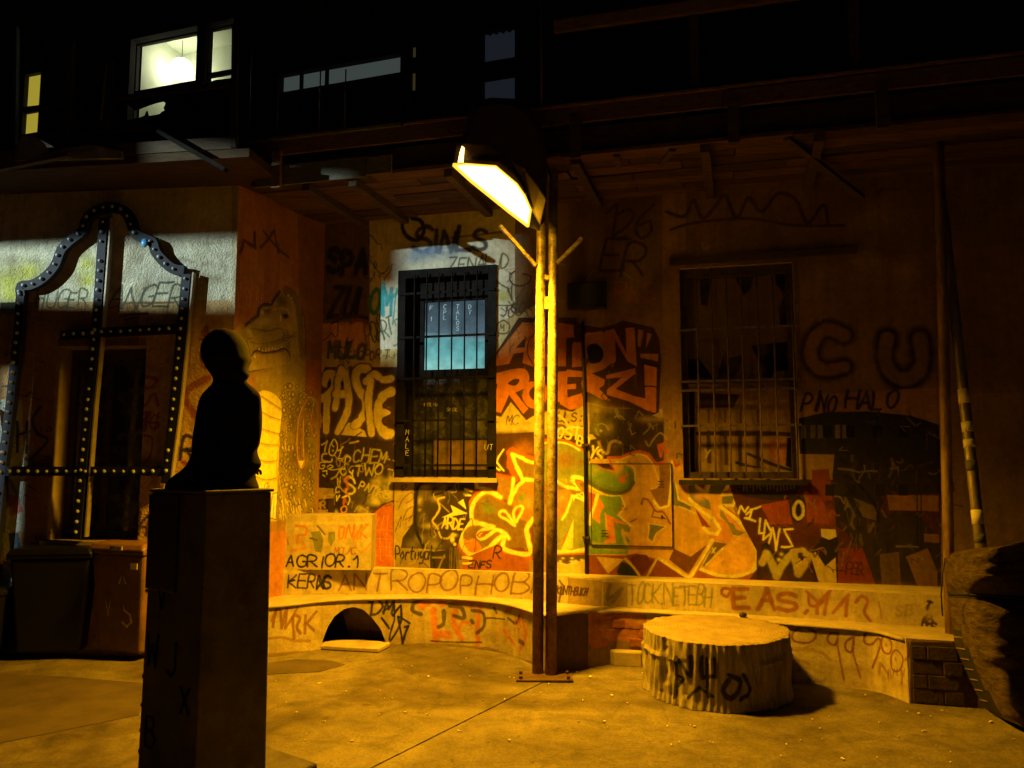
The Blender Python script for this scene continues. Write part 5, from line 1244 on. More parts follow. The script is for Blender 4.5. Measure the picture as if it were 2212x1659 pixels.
# ---- barred door-window in the middle, lit pane in its upper half
def win_frame(path, H, dep, wdt, mat, parent, sill=True):
    a, b, c, d = H
    fr = panel_on('window_frame', path, a + .002, a + wdt, c + .002, d - .002, -dep + .06, .06, mat, parent)
    panel_on('window_frame', path, b - wdt, b - .002, c + .002, d - .002, -dep + .06, .06, mat, parent)
    panel_on('window_frame', path, a + wdt + .001, b - wdt - .001, d - wdt * 1.4, d - .002, -dep + .06, .06, mat, parent)
    panel_on('window_frame', path, a + wdt + .001, b - wdt - .001, c + .002, c + wdt, -dep + .06, .06, mat, parent)
    return fr
a, b, c, d = H_DOOR
DM = (a + b) / 2
lt = P_MAIN.sh(906, 792); rb = P_MAIN.sh(1040, 792); tp = P_MAIN.sh(970, 645)
LQ0, LQ1, LH0, LH1 = lt[0], rb[0], lt[1], tp[1]
w_d = thing('barred_window', 'dark barred window with blue lit upper pane left of the street lamp', 'window', (0, 7.1, 1.4))
win_frame(P_MAIN, H_DOOR, .16, .07, m_casing, w_d)
# outer casing
for (q0, q1, h0, h1) in ((a - .03, a + .045, c - .01, d + .03), (b - .045, b + .03, c - .01, d + .03), (a + .046, b - .046, d - .05, d + .03)):
    panel_on('window_casing', P_MAIN, q0, q1, h0, h1, .02, .05, m_casing, w_d)
panel_on('window_sill', P_MAIN, a - .05, b + .05, c - .045, c - .005, .05, .2, m_conc, w_d)
# sash rails round the lit pane
sb = -.10
panel_on('sash_rail', P_MAIN, a + .071, LQ0, LH0 - .02, d - .10, sb, .04, m_casing, w_d)
panel_on('sash_rail', P_MAIN, LQ1, b - .071, LH0 - .02, d - .10, sb, .04, m_casing, w_d)
panel_on('sash_rail', P_MAIN, LQ0 + .001, LQ1 - .001, LH1, d - .10, sb, .04, m_casing, w_d)
panel_on('sash_rail', P_MAIN, a + .071, b - .071, LH0 - .09, LH0 - .021, sb, .04, m_casing, w_d)
panel_on('pane', P_MAIN, a + .071, b - .071, c + .07, LH0 - .091, sb - .03, .01, m_glass, w_d)
# lit pane: the room behind it is lit pale cyan from below
m, nt, bs = mat_base('lit_window_pane')
tc = nt.nodes.new('ShaderNodeUVMap'); sx = nt.nodes.new('ShaderNodeSeparateXYZ'); nt.links.new(tc.outputs[0], sx.inputs[0])
rr = nt.nodes.new('ShaderNodeValToRGB'); e = rr.color_ramp.elements
e[0].position = 0; e[0].color = (.36, .80, .72, 1)
e[1].position = 1; e[1].color = (.05, .085, .11, 1)
for p_, c_ in ((.25, (.16, .52, .52)), (.50, (.12, .38, .40)), (.53, (.16, .34, .37)), (.58, (.085, .15, .19))):
    q = e.new(p_); q.color = (*c_, 1)
ad = nt.nodes.new('ShaderNodeMath'); ad.operation = 'MULTIPLY_ADD'; ad.inputs[1].default_value = .12
nt.links.new(sx.outputs[0], ad.inputs[0]); nt.links.new(sx.outputs[1], ad.inputs[2])
nt.links.new(ad.outputs[0], rr.inputs[0])
nz = ramp(nt, noise(nt, 7, 5, .6, coords(nt)).outputs[0], .3, (.55,) * 3, .65, (1.15,) * 3)
cc = mul(nt, rr.outputs[0], nz.outputs[0])
nt.links.new(cc, bs.inputs['Emission Color']); bs.inputs['Emission Strength'].default_value = .8
bs.inputs['Base Color'].default_value = (.02, .02, .02, 1); bs.inputs['Roughness'].default_value = .15
m_lit = m
bm = bmesh.new(); uvl = bm.loops.layers.uv.new('UVMap')
vs = [bm.verts.new(wl(P_MAIN, q, h, sb - .035)) for q, h in ((LQ0, LH0 - .02), (LQ1, LH0 - .02), (LQ1, LH1), (LQ0, LH1))]
f = bm.faces.new(vs)
for l, uv in zip(f.loops, ((0, 0), (1, 0), (1, 1), (0, 1))): l[uvl].uv = uv
bmesh.ops.solidify(bm, geom=[f], thickness=.005)
from_bm('lit_pane_or_strip', bm, m_lit, w_d)
# white marker writing on the pane
m_mark = M_emit('chalk_on_lit_glass', (.55, .8, .85), .45)
def write_on(name, path, txt, u, v, step, size, off, mat, parent, r=.0035):
    bm = bmesh.new()
    for i, ch in enumerate(txt):
        for st in FONT.get(ch, []):
            P = []
            for px, py in st:
                q, h, dd = path.sh(u + (px * .6 + py * .1) * size, v + step * i + (1 - py) * size)
                P.append(wl(path, q, h, off))
            if len(P) > 1: bm_tube(bm, P, r, 5)
    return from_bm(name, bm, mat, parent)
for t_, u_, v_ in (('F51', 918, 655), ('CPL', 948, 652), ('TALOS', 976, 652), ('DY', 1003, 652)):
    write_on('writing', P_MAIN, t_, u_, v_, 12, 9.5, sb - .028, m_mark, w_d)
# things seen dimly in the dark lower pane
m_yel = M_plain('dull_ochre_panel', (.04, .025, .01), (.14, .085, .03), .8, 9, 40, .4)
panel_on('inner_panel', P_MAIN, a + .30, b - .09, c + .07, c + .34, -.10, .02, m_yel, w_d)
m_scr = M_plain('scratched_white_paint', (.4, .38, .3), (.6, .56, .45), .8)
for t_, u_, v_, st, sz in (('HOLMA', 906, 868, 0, 8), ('SCOL', 955, 879, 0, 8), ('UT', 1048, 960, 0, 12)):
    for k, ch in enumerate(t_):
        write_on('writing', P_MAIN, ch, u_ + k * sz * .85, v_, 0, sz, sb - .018 if u_ < 1040 else .023, m_scr, w_d, .0022)
for k, ch in enumerate('MALE'):
    write_on('writing', P_MAIN, ch, 878, 928 + k * 15, 0, 11, .023, m_scr, w_d, .0022)
# iron grille in front
def grille(path, H, us, vs, r, mat, parent, off=.03, over=.02, umid=None, flat=False):
    a, b, c, d = H
    for u in us:
        q = path.sh(u, 1000)[0]
        tube_obj('grille_bar', [wl(path, q, c + .01, off), wl(path, q, d - .02, off)], r, mat, parent, 8)
    for v in vs:
        h = path.sh((umid or (us[0] + us[-1]) / 2), v)[1]
        p0, p1 = wl(path, a - over, h, off - r * 1.6), wl(path, b + over, h, off - r * 1.6)
        bar_obj('grille_rail', p0, p1, .008 if flat else r * 2.4, .022 if flat else r * 2.4, mat, parent)
grille(P_MAIN, H_DOOR, [895, 922, 949, 977, 1005, 1032], [632, 727, 817, 908, 1005], .0075, m_casing, w_d, .045, flat=True)

# ---- big barred window to the right with broken boarded panes
w_r = thing('barred_window', 'wide barred window with broken boarded panes right of the lamp', 'window', (1.9, 6.6, 1.4))
WIN_Q = (H_WIN[0], H_WIN[1])
S_WIN.path = Path([P_MAIN.xy(0, -.12), P_MAIN.xy(P_MAIN.L, -.12)])
m_winb = M_img('painted_window_boards', S_WIN.image('window_board_paint'), bscale=40)
bm = bmesh.new(); uvl = bm.loops.layers.uv.new('UVMap')
sheet_faces(bm, uvl, S_WIN, S_WIN.path, [(H_WIN[0] + .01, H_WIN[1] - .01, H_WIN[2] + .01, H_WIN[3] - .01)])
me = bpy.data.meshes.new('board'); bm.to_mesh(me); bm.free()
mesh_obj('window_board', me, m_winb, w_r, True)
win_frame(P_MAIN, H_WIN, .11, .055, m_darkwood, w_r)
a, b, c, d = H_WIN
panel_on('window_sill', P_MAIN, a - .04, b + .05, c - .05, c - .012, .05, .2, m_black, w_r)
panel_on('window_lintel', P_MAIN, a - .08, b + .5, d + .03, d + .09, .03, .04, m_darkwood, w_r)
hm = P_MAIN.sh(1600, 834)[1]
panel_on('transom', P_MAIN, a + .056, b - .056, hm - .03, hm + .03, -.04, .05, m_board, w_r)
grille(P_MAIN, H_WIN, [1513, 1546, 1579, 1611, 1646, 1681, 1722], [709, 822, 842, 919], .0075, m_bar, w_r, .03, umid=1600)

# ---- dark window in the left wall
w_l = thing('recessed_window', 'tall dark window behind the bulb studded arch frame', 'window', (-3.2, 6.8, 1))
a, b, c, d = H_LEFT
panel_on('pane', P_LEFT, a + .06, b - .06, c + .06, d - .06, -.22, .01, m_glass, w_l)
win_frame(P_LEFT, H_LEFT, .26, .06, m_darkwood, w_l)
mu = P_LEFT.sh(197, 1000)[0]
panel_on('mullion', P_LEFT, mu - .03, mu + .03, c + .06, d - .06, -.2, .04, m_darkwood, w_l)
panel_on('window_sill', P_LEFT, a - .03, b + .03, c - .05, c - .004, .04, .3, m_conc, w_l)

# ---- other fittings of the main wall
q0 = P_MAIN.sh(1265, 1000)[0]
conduit = thing('wall_conduit', 'thin dark pipe running down the graffiti wall right of the lamp', 'pipe', wl(P_MAIN, q0, .645))
tube_obj('pipe', [wl(P_MAIN, q0, .65, .022), wl(P_MAIN, q0, 2.0, .022), wl(P_MAIN, q0 - .01, 2.85, .022)], .013, m_black, conduit, 10)
for h in (.95, 1.75, 2.5):
    panel_on('pipe_clip', P_MAIN, q0 - .03, q0 + .03, h, h + .018, .034, .033, m_iron, conduit)
qa, qb = P_MAIN.sh(1229, 640)[0], P_MAIN.sh(1311, 640)[0]
ha, hb = P_MAIN.sh(1270, 670)[1], P_MAIN.sh(1270, 614)[1]
jb_ = thing('wall_box', 'dark metal cabinet on the wall above the orange ACTION lettering', 'metal box', wl(P_MAIN, (qa + qb) / 2, ha))
panel_on('cabinet', P_MAIN, qa, qb, ha, hb, .09, .088, m_black, jb_, .006)
panel_on('cabinet_door', P_MAIN, qa + .015, qb - .015, ha + .015, hb - .015, .098, .007, m_black, jb_)
# metal hatch: a shallow door standing in the wall, painted over with the piece
qa, qb = P_MAIN.sh(1279, 1100)[0], P_MAIN.sh(1451, 1100)[0]
ha, hb = P_MAIN.sh(1360, 1178)[1], P_MAIN.sh(1360, 1003)[1]
hatch = thing('utility_hatch', 'flat metal hatch painted over by the yellow and green lettering', 'hatch', wl(P_MAIN, (qa + qb) / 2, ha))
bm = bmesh.new(); uvl = bm.loops.layers.uv.new('UVMap')
sheet_faces(bm, uvl, S_MAIN, P_MAIN, [(qa, qb, ha, hb)], .012)
me = bpy.data.meshes.new('hatch_door'); bm.to_mesh(me); bm.free()
mesh_obj('hatch_door', me, m_wall, hatch, True)
for (q0_, q1_, h0_, h1_) in ((qa - .007, qa, ha - .007, hb + .007), (qb, qb + .007, ha - .007, hb + .007), (qa, qb, ha - .007, ha), (qa, qb, hb, hb + .007)):
    panel_on('hatch_edge', P_MAIN, q0_, q1_, h0_, h1_, .013, .012, m_black, hatch)
for v0 in (1040, 1147):
    for k in range(3):
        h = P_MAIN.sh(1330, v0 + k * 6)[1]
        uu = 1298 if v0 > 1100 else 1420
        panel_on('vent_slot', P_MAIN, P_MAIN.sh(uu, 1000)[0], P_MAIN.sh(uu + 14, 1000)[0], h, h + .006, .0145, .002, m_black, hatch)

# ------------------------------------------------------------------ bench
bench = thing('concrete_bench', 'long curved concrete bench sprayed with tags along the foot of the wall', 'bench', (0, 6.6, 0))
# arch opening in the front
au = [697, 707, 722, 742, 763, 785, 805, 822, 833]
av = [1384, 1356, 1332, 1316, 1311, 1317, 1336, 1358, 1386]
arch = []
for u, v_ in zip(au, av):
    q, h, _ = P_FRONT.sh(u, v_)
    arch.append((q, max(h, 0.03)))
AS = [p[0] for p in arch]; AH = [p[1] for p in arch]
def arch_h(q):
    if q <= AS[0] or q >= AS[-1]: return 0.0
    return float(np.interp(q, AS, AH))
bm = bmesh.new(); uvl = bm.loops.layers.uv.new('UVMap')
ks = sorted(set([S_FRONT.s0] + [k for k in P_FRONT.cum if S_FRONT.s0 < k < S_FRONT.s1] + list(np.linspace(AS[0], AS[-1], 25)) + [S_FRONT.s1]))
for k0, k1 in zip(ks[:-1], ks[1:]):
    if k1 - k0 < 1e-4: continue
    p0, p1 = P_FRONT.xy(k0 + 1e-5), P_FRONT.xy(k1 - 1e-5)
    m_ = (k0 + k1) / 2
    inside = AS[0] < m_ < AS[-1]
    l0 = (arch_h(k0) if inside else -.02) ; l1 = (arch_h(k1) if inside else -.02)
    if inside and k0 <= AS[0] + 1e-6: l0 = AH[0]
    if inside and k1 >= AS[-1] - 1e-6: l1 = AH[-1]
    vs = [bm.verts.new((p0.x, p0.y, l0)), bm.verts.new((p1.x, p1.y, l1)), bm.verts.new((p1.x, p1.y, HB)), bm.verts.new((p0.x, p0.y, HB))]
    f = bm.faces.new(vs)
    for l, (q, h) in zip(f.loops, ((k0, l0), (k1, l1), (k1, HB), (k0, HB))):
        l[uvl].uv = ((q - S_FRONT.s0) / (S_FRONT.s1 - S_FRONT.s0), (h - S_FRONT.h0) / (S_FRONT.h1 - S_FRONT.h0))
nfr = len(bm.faces)
# seat top: between the front line and the riser line
def top_strip(bm, pa, pb, h, n=60, mi=1, qa=None, lip=0.0):
    prev = None
    for i in range(n + 1):
        t = i / n
        p = pa.xy(qa[0] + (qa[1] - qa[0]) * t)
        # nearest point on pb by ray through p from the eye
        best = min(((pb.xy(pb.L * j / 200) - p).length, j) for j in range(201))
        r_ = pb.xy(pb.L * best[1] / 200)
        cur = (bm.verts.new((p.x, p.y, h)), bm.verts.new((r_.x, r_.y + .02, h)))
        if prev:
            f = bm.faces.new((prev[0], cur[0], cur[1], prev[1])); f.material_index = mi
        prev = cur
top_strip(bm, P_FRONT, P_RISER, HB, 110, 1, (S_FRONT.s0, S_FRONT.s1))
me = bpy.data.meshes.new('seat'); bm.to_mesh(me); bm.free()
mesh_obj('seat', me, [m_front, m_conc], bench, True)
# rounded nosing on the seat edge
nose = [wl(P_FRONT, k, HB - .012, .004) for k in np.linspace(S_FRONT.s0, P_FRONT.sh(1186, 1455)[0] , 50)]
tube_obj('seat_edge', nose, .014, m_conc, bench, 8, wob=.10)
nose = [wl(P_FRONT, k, HB - .012, .004) for k in np.linspace(P_FRONT.sh(1292, 1438)[0], P_FRONT.sh(1960, 1516)[0], 50)]
tube_obj('seat_edge', nose, .014, m_conc, bench, 8, wob=.10)
# tunnel behind the arch
bm = bmesh.new()
pr = None
for q, h in [(AS[0], 0.0)] + arch + [(AS[-1], 0.0)]:
    p0, p1 = wl(P_FRONT, q, h, .0), wl(P_FRONT, q, h, -.5)
    cur = (bm.verts.new(p0), bm.verts.new(p1))
    if pr: bm.faces.new((pr[0], cur[0], cur[1], pr[1]))
    pr = cur
bk = [bm.verts.new(wl(P_FRONT, q, h, -.5)) for q, h in [(AS[0], 0.0)] + arch + [(AS[-1], 0.0)]]
bm.faces.new(bk)
from_bm('arch_recess', bm, m_dark, bench)
# back riser
bm = bmesh.new(); uvl = bm.loops.layers.uv.new('UVMap')
sheet_faces(bm, uvl, S_RISER, P_RISER, [(S_RISER.s0, S_RISER.s1, HB, HR)])
prev = None
for i in range(81):
    q = S_RISER.s0 + (S_RISER.s1 - S_RISER.s0) * i / 80
    p = P_RISER.xy(q)
    cur = (bm.verts.new((p.x, p.y, HR)), bm.verts.new((p.x - .02, max(wall_y(p.x), p.y) + .03, HR)))
    if prev:
        f = bm.faces.new((prev[0], cur[0], cur[1], prev[1])); f.material_index = 1
    prev = cur
me = bpy.data.meshes.new('bench_back'); bm.to_mesh(me); bm.free()
mesh_obj('bench_back', me, [m_riser, m_conc], bench, True)
# exposed bricks at the foot: behind the lamp post and at the right end
m_brick = M_plain('exposed_red_brick', (.20, .06, .025), (.38, .15, .06), .9, 9, 50, .8)
m_brickd = M_plain('sooty_brick', (.03, .018, .012), (.075, .045, .026), .9, 9, 50, .8)
def bricks(path, qa, qb, h0, rows, bw, bh, mat, off=.006, skip=0.0, jit=.006):
    bme = None
    r_ = 0
    for r_ in range(rows):
        q = qa - (bw / 2 if r_ % 2 else 0)
        while q < qb - .02:
            q0_, q1_ = max(q, qa) + .004, min(q + bw, qb) - .004
            if q1_ - q0_ > .03 and rnd.random() > skip:
                o = panel_on('brick', path, q0_, q1_, h0 + r_ * bh + .004, h0 + (r_ + 1) * bh - .004, off + rnd.uniform(-jit, jit), .05, mat, bench, .004)
            q += bw
q1_ = P_FRONT.sh(1277, 1420)[0]; q2_ = P_FRONT.sh(1400, 1420)[0]
bricks(P_FRONT, q1_, q2_, .13, 3, .17, .072, m_brick, .004, .22, .010)
panel_on('foot_stone', P_FRONT, P_FRONT.sh(1318, 1420)[0], P_FRONT.sh(1388, 1420)[0], -.01, .11, .07, .12, m_conc, bench, .012)
q1_ = P_FRONT.sh(1972, 1500)[0]; q2_ = P_FRONT.sh(2084, 1500)[0]
bricks(P_FRONT, q1_, q2_, .0, 4, .19, .095, m_brickd, .008)

# painted block standing on the back of the bench
block = thing('concrete_block', 'painted concrete block with green and red scribbles under the reptile mural', 'block', (-1.7, 7.2, HR))
bm = bmesh.new(); uvl = bm.loops.layers.uv.new('UVMap')
sheet_faces(bm, uvl, S_BOX, BOX_P, [(0, BOX_P.L, HR + .001, 1.13)])
a_, b_ = BOX_P.xy(0), BOX_P.xy(BOX_P.L)
for quad in (((a_, 1.13), (b_, 1.13), ((b_.x, b_.y + .35), 1.13), ((a_.x, a_.y + .35), 1.13)),
             ((b_, HR), ((b_.x, b_.y + .35), HR), ((b_.x, b_.y + .35), 1.13), (b_, 1.13)), ((a_, HR), (a_, 1.13), ((a_.x, a_.y + .35), 1.13), ((a_.x, a_.y + .35), HR))):
    f = bm.faces.new([bm.verts.new((p[0], p[1], z)) for p, z in quad]); f.material_index = 1
me = bpy.data.meshes.new('block_body'); bm.to_mesh(me); bm.free()
mesh_obj('block_body', me, [m_box, m_conc], block, True)

# loose slab in front of the arch
p = [at_h(u, v_) for u, v_ in ((690, 1404), (818, 1411), (842, 1398), (838, 1391), (705, 1390))]
bm = bmesh.new()
lo = [bm.verts.new((q.x, q.y, .004)) for q in p]; hi = [bm.verts.new((q.x, q.y, .036)) for q in p]
bm.faces.new(hi); bm.faces.new(lo[::-1])
for i in range(5): bm.faces.new((lo[i], lo[(i + 1) % 5], hi[(i + 1) % 5], hi[i]))
o = from_bm('stone_slab', bm, m_conc, None, bevel=.006)
tag(o, 'flat stone slab lying in front of the arched hole in the bench', 'slab')
# ------------------------------------------------------------------ balcony over the ground floor
HS = 3.95
def on_fascia(u, off=0.0):
    d = ray(u, HOR); k = d[0] / d[1]
    y = (FY0 + off) / (1 + WT * k)
    return Vector((k * y, y))
FY0 = at_h(1207, 338, HS).y + WT * at_h(1207, 338, HS).x
FA = on_fascia(520); FB = on_fascia(2900)
P_FAS = Path([FA, FB])
def fh(u, v): return P_FAS.sh(u, v)
balc = thing('wooden_balcony', 'old plank balcony running along the house above the lamp', 'balcony', (0, 6.4, HS))
m_plank = M_plain('weathered_soffit_plank', (.05, .025, .010), (.17, .095, .04), .8, 4, 26, .8, bdist=.02, stretch=(1, 8, 8))
m_plank2 = M_plain('dark_soffit_plank', (.03, .016, .007), (.09, .052, .024), .8, 4, 26, .8, bdist=.02, stretch=(1, 8, 8))
NP = 7
dep = (WY0 - FY0)
for i in range(NP):
    o0 = -(dep * i / NP) - .008; o1 = -(dep * (i + 1) / NP)
    cuts = [0, 1.1 + .35 * (i % 3), 2.7 + .5 * (i % 2), 4.4 - .4 * (i % 3), 6.6, P_FAS.L]
    for q0_, q1_ in zip(cuts[:-1], cuts[1:]):
        bm = bmesh.new()
        z = HS + rnd.uniform(-.008, .010)
        tl = rnd.uniform(-.006, .006)
        A = [wl(P_FAS, q0_ + .004, z, o0), wl(P_FAS, q1_ - .004, z + tl, o0), wl(P_FAS, q1_ - .004, z + tl, o1), wl(P_FAS, q0_ + .004, z, o1)]
        bm_hull8(bm, A + [p_ + Vector((0, 0, .03)) for p_ in A])
        from_bm('soffit_plank', bm, rnd.choice([m_plank, m_plank, m_plank2]), balc)
# joists under the planks
for u in (640, 745, 960, 1245, 1540, 1800):
    q = P_FAS.sh(u, 1000)[0]
    a_ = wl(P_FAS, q, HS - .035, -.03); b_ = wl(P_FAS, q + .03, HS - .035, -(dep - .01))
    bar_obj('joist', a_, b_, .07, .06, m_darkwood, balc)
m_fas = M_plain('brown_fascia_board', (.06, .033, .015), (.19, .11, .05), .75, 5, 26, .6, stretch=(1, 9, 9))
HT = fh(1207, 231)[1]
H1 = fh(1207, 272)[1]
q847 = fh(847, 345)[0]; qend = P_FAS.L
panel_on('fascia_board', P_FAS, 0, fh(1150, 300)[0], H1, HT - .03, .035, .03, m_fas, balc)
panel_on('fascia_board', P_FAS, fh(1150, 300)[0] + .01, fh(1560, 200)[0], H1, HT - .025, .03, .03, m_fas, balc)
panel_on('fascia_board', P_FAS, fh(1560, 200)[0] + .01, qend, H1 - .01, HT - .04, .038, .03, m_fas, balc)
panel_on('edge_strip', P_FAS, -.02, fh(870, 262)[0], HT - .028, HT - .004, .06, .10, m_pale, balc)
panel_on('edge_strip', P_FAS, fh(875, 262)[0], qend, HT - .024, HT - .004, .05, .10, m_board, balc)
panel_on('beam', P_FAS, -.02, qend, HS + .035, H1 - .012, -.05, .14, m_darkwood, balc)
hl = fh(700, 348)[1]
panel_on('pale_board', P_FAS, fh(551, 380)[0], fh(792, 350)[0], HS - .012, hl, .012, .022, m_pale, balc)
panel_on('pale_board', P_FAS, fh(794, 350)[0], fh(847, 345)[0], HS + .0, hl - .01, .018, .022, m_pale, balc)
panel_on('deck', P_FAS, -.02, qend, HT - .07, HT - .03, -.0, dep, m_darkwood, balc)
# bracket blocks, hangers and braces below the beam
for u in (607, 1245, 1585, 1905):
    q = fh(u, 300)[0]
    panel_on('bracket', P_FAS, q - .04, q + .04, HS - .05, H1 + .02, .07, .035, m_board if u < 700 else m_darkwood, balc)
def brace(pts, w, mat, parent, name='brace'):
    a_, b_ = pts
    return bar_obj(name, a_, b_, w, w * .7, mat, parent)
# diagonal braces from the wall to the beam
for (u0, v0, u1, v1) in ((1452, 318, 1385, 410), (1700, 285, 1860, 430), (1330, 340, 1345, 405)):
    p0 = wl(P_FAS, P_FAS.sh(u0, v0)[0], HS - .01, -.05)
    qq, hh, _ = P_MAIN.sh(u1, v1)
    brace((p0, wl(P_MAIN, qq, hh, .03)), .05, m_darkwood, balc)
# railing posts and rails
HR2 = fh(1207, 57)[1]
qr0 = fh(1197, 57)[0]
panel_on('handrail', P_FAS, qr0, qend, HR2 - .05, HR2 + .045, .02, .04, m_board, balc)
for u, v0 in ((1170, -20), (540, 120), (690, 150), (745, 150), (600, 148)):
    q = fh(u, 250)[0]
    tube_obj('railing_rod', [wl(P_FAS, q, HT - .01, .0), wl(P_FAS, q, fh(u, v0)[1], .0)], .012 if u == 1170 else .006, m_bar, balc, 8)
for u in (1500, 1850):
    q = fh(u, 150)[0]
    panel_on('railing_post', P_FAS, q - .035, q + .035, HT - .03, HR2 - .051, -.01, .06, m_darkwood, balc)

# ---- upper storey
up = thing('upper_storey', 'dark upper floor of the house with one brightly lit window', 'upper floor', (0, 7.6, 4.3))
UY0, UT = 7.4, .33
def on_up(u):
    d = ray(u, HOR); k = d[0] / d[1]
    y = UY0 / (1 + UT * k)
    return Vector((k * y, y))
P_UP = Path([on_up(-500), on_up(3300)])
S_UP = Sheet(P_UP, 0, P_UP.L, 3.9, 8.0, 8, (.05, .045, .04))
m_up = M_plain('sooty_upper_wall', (.025, .02, .018), (.06, .05, .04), .95, 3, 30, .5)
def hu(u0, v0, u1, v1): return hole_on(P_UP, u0, v0, u1, v1)
HU1 = hu(274, 72, 418, 262); HU2 = hu(431, 47, 498, 225)
HU3 = hu(46, 160, 80, 288)
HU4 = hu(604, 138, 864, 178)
HU5 = hu(884, 94, 897, 196); HU6 = hu(1040, 60, 1112, 240)
hol = [HU1, HU2, HU3, HU4, HU5, HU6]
wall_with_holes('upper_wall', S_UP, P_UP, 0, P_UP.L, 3.9, 8.0, hol, m_up, m_up, up, .15)
# lit room behind the two lit openings
m_room = M_plain('cream_room_wall', (.40, .43, .30), (.5, .53, .38), .9, 2, 30, .1)
rq0, rq1 = HU1[0] - .15, HU2[1] + .15
rh0, rh1 = HU1[2] - .1, HU2[3] + .35
for nm, q0_, q1_, h0_, h1_, o_, t_ in (('room_wall', rq0, rq1, rh0, rh1, -1.0, .03), ('room_wall', rq0 - .04, rq0, rh0, rh1, -.20, .82), ('room_wall', rq1, rq1 + .04, rh0, rh1, -.20, .82),
                                   ('room_ceiling', rq0, rq1, rh1, rh1 + .03, -.20, .8), ('room_floor', rq0, rq1, rh0 - .03, rh0, -.20, .8)):
    panel_on(nm, P_UP, q0_, q1_, h0_, h1_, o_, t_, m_room, up)
def wl_up(u, v, off=0.0):
    q, h, _ = P_UP.sh(u, v)
    return wl(P_UP, q, h, off)
P_IN = Path([P_UP.xy(0, -.72), P_UP.xy(P_UP.L, -.72)])
_q, _h, _ = P_IN.sh(392, 150)
bulbp = wl(P_IN, _q, _h)
pend = thing('room_lamp', 'glowing round ceiling lamp inside the lit upper window', 'lamp', bulbp)
bm = bmesh.new(); bmesh.ops.create_uvsphere(bm, u_segments=20, v_segments=12, radius=.14)
bmesh.ops.translate(bm, verts=bm.verts, vec=bulbp)
m_bulb = M_emit('room_lamp_globe', (1.0, 1.0, .80), 16.0)
from_bm('globe', bm, m_bulb, pend, smooth=True)
tube_obj('cord', [bulbp + Vector((0, 0, .08)), Vector((bulbp.x, bulbp.y, rh1))], .004, m_black, pend, 6)
# frames of the lit window
for H in (HU1, HU2):
    a, b, c, d = H
    w0 = .022
    panel_on('window_frame', P_UP, a + .03, a + .03 + w0, c, d - .04, -.05, .04, m_darkwood, up)
    panel_on('window_frame', P_UP, b - w0, b - .002, c, d - .04, -.05, .04, m_darkwood, up)
    panel_on('window_frame', P_UP, a + .03, b - .002, d - .04 - w0, d - .04, -.045, .04, m_darkwood, up)
    for g in (.42,):
        panel_on('glazing_bar', P_UP, a + .03 + w0, b - w0, c + (d - c) * g - .05, c + (d - c) * g + .0, -.05, .04, m_darkwood, up)
# yellow lit narrow window
m_yw = M_emit('yellow_curtained_pane', (.62, .50, .05), .55)
panel_on('lit_pane_or_strip', P_UP, HU3[0], HU3[1], HU3[2], HU3[3], -.06, .01, m_yw, up)
hm = P_UP.sh(62, 236)[1]
panel_on('glazing_bar', P_UP, HU3[0], HU3[1], hm - .03, hm + .03, -.03, .03, m_darkwood, up)
m_glowstrip = M_emit('glowing_wall_strip', (.30, .38, .36), .14)  # weak glow imitating cool light on a wall strip, no real window
panel_on('lit_pane_or_strip', P_UP, HU4[0], HU4[1], HU4[2], HU4[3], -.08, .01, m_glowstrip, up)
for u in (645, 700):
    q = P_UP.sh(u, 160)[0]
    panel_on('glazing_bar', P_UP, q - .02, q + .02, HU4[2], HU4[3], -.05, .02, m_darkwood, up)  # bars crossing the glowing strip
m_d1 = M_emit('dim_yellow_pane', (.30, .24, .08), .10)
panel_on('lit_pane_or_strip', P_UP, HU5[0], HU5[1], HU5[2], HU5[3], -.08, .01, m_d1, up)
hm = P_UP.sh(890, 137)[1]
panel_on('glazing_bar', P_UP, HU5[0], HU5[1], hm - .08, hm + .08, -.03, .03, m_darkwood, up)
m_d2 = M_emit('dim_blue_pane', (.10, .13, .18), .085)
# curtain in folds behind the dim window
bm = bmesh.new()
prev = None
for i in range(41):
    t = i / 40
    q = HU6[0] + (HU6[1] - HU6[0]) * t
    o_ = -.10 + .018 * math.sin(t * 31) + .01 * math.sin(t * 77)
    cur = (bm.verts.new(wl(P_UP, q, HU6[2], o_)), bm.verts.new(wl(P_UP, q, HU6[3], o_)))
    if prev: bm.faces.new((prev[0], cur[0], cur[1], prev[1]))
    prev = cur
from_bm('curtain', bm, m_d2, up, smooth=True)
hm = P_UP.sh(1070, 145)[1]
panel_on('glazing_bar', P_UP, HU6[0], HU6[1], hm - .1, hm + .1, -.05, .03, m_darkwood, up)

# ---- left balcony piece with clutter, closer to the lit window
lb = thing('side_balcony', 'small dark balcony with clutter below the lit upper window', 'balcony', (-3.6, 6.3, 3.9))
P_LB = Path([on_ray(-120, 6.35), on_ray(515, 6.0)])
def lbp(u, v, off=0.0):
    q, h, _ = P_LB.sh(u, v)
    return wl(P_LB, q, h, off)
hb0 = P_LB.sh(300, 352)[1]
panel_on('balcony_floor', P_LB, 0, P_LB.L, hb0, hb0 + .07, 0, 1.2, m_plank2, lb)
panel_on('balcony_edge', P_LB, .1, P_LB.L - .1, hb0 + .072, hb0 + .17, .01, .03, m_darkwood, lb)
for (u0, v0, u1, v1, w_) in ((50, 237, 494, 184, .035), (45, 300, 330, 275, .03)):
    bar_obj('rail', lbp(u0, v0), lbp(u1, v1), w_, .03, m_black, lb)
for u, v0, v1 in ((236, 130, 262), (505, 60, 300), (150, 90, 270), (30, 60, 300)):
    bar_obj('post', lbp(u, v1 + 20), lbp(u + 4, v0), .045, .045, m_black, lb)
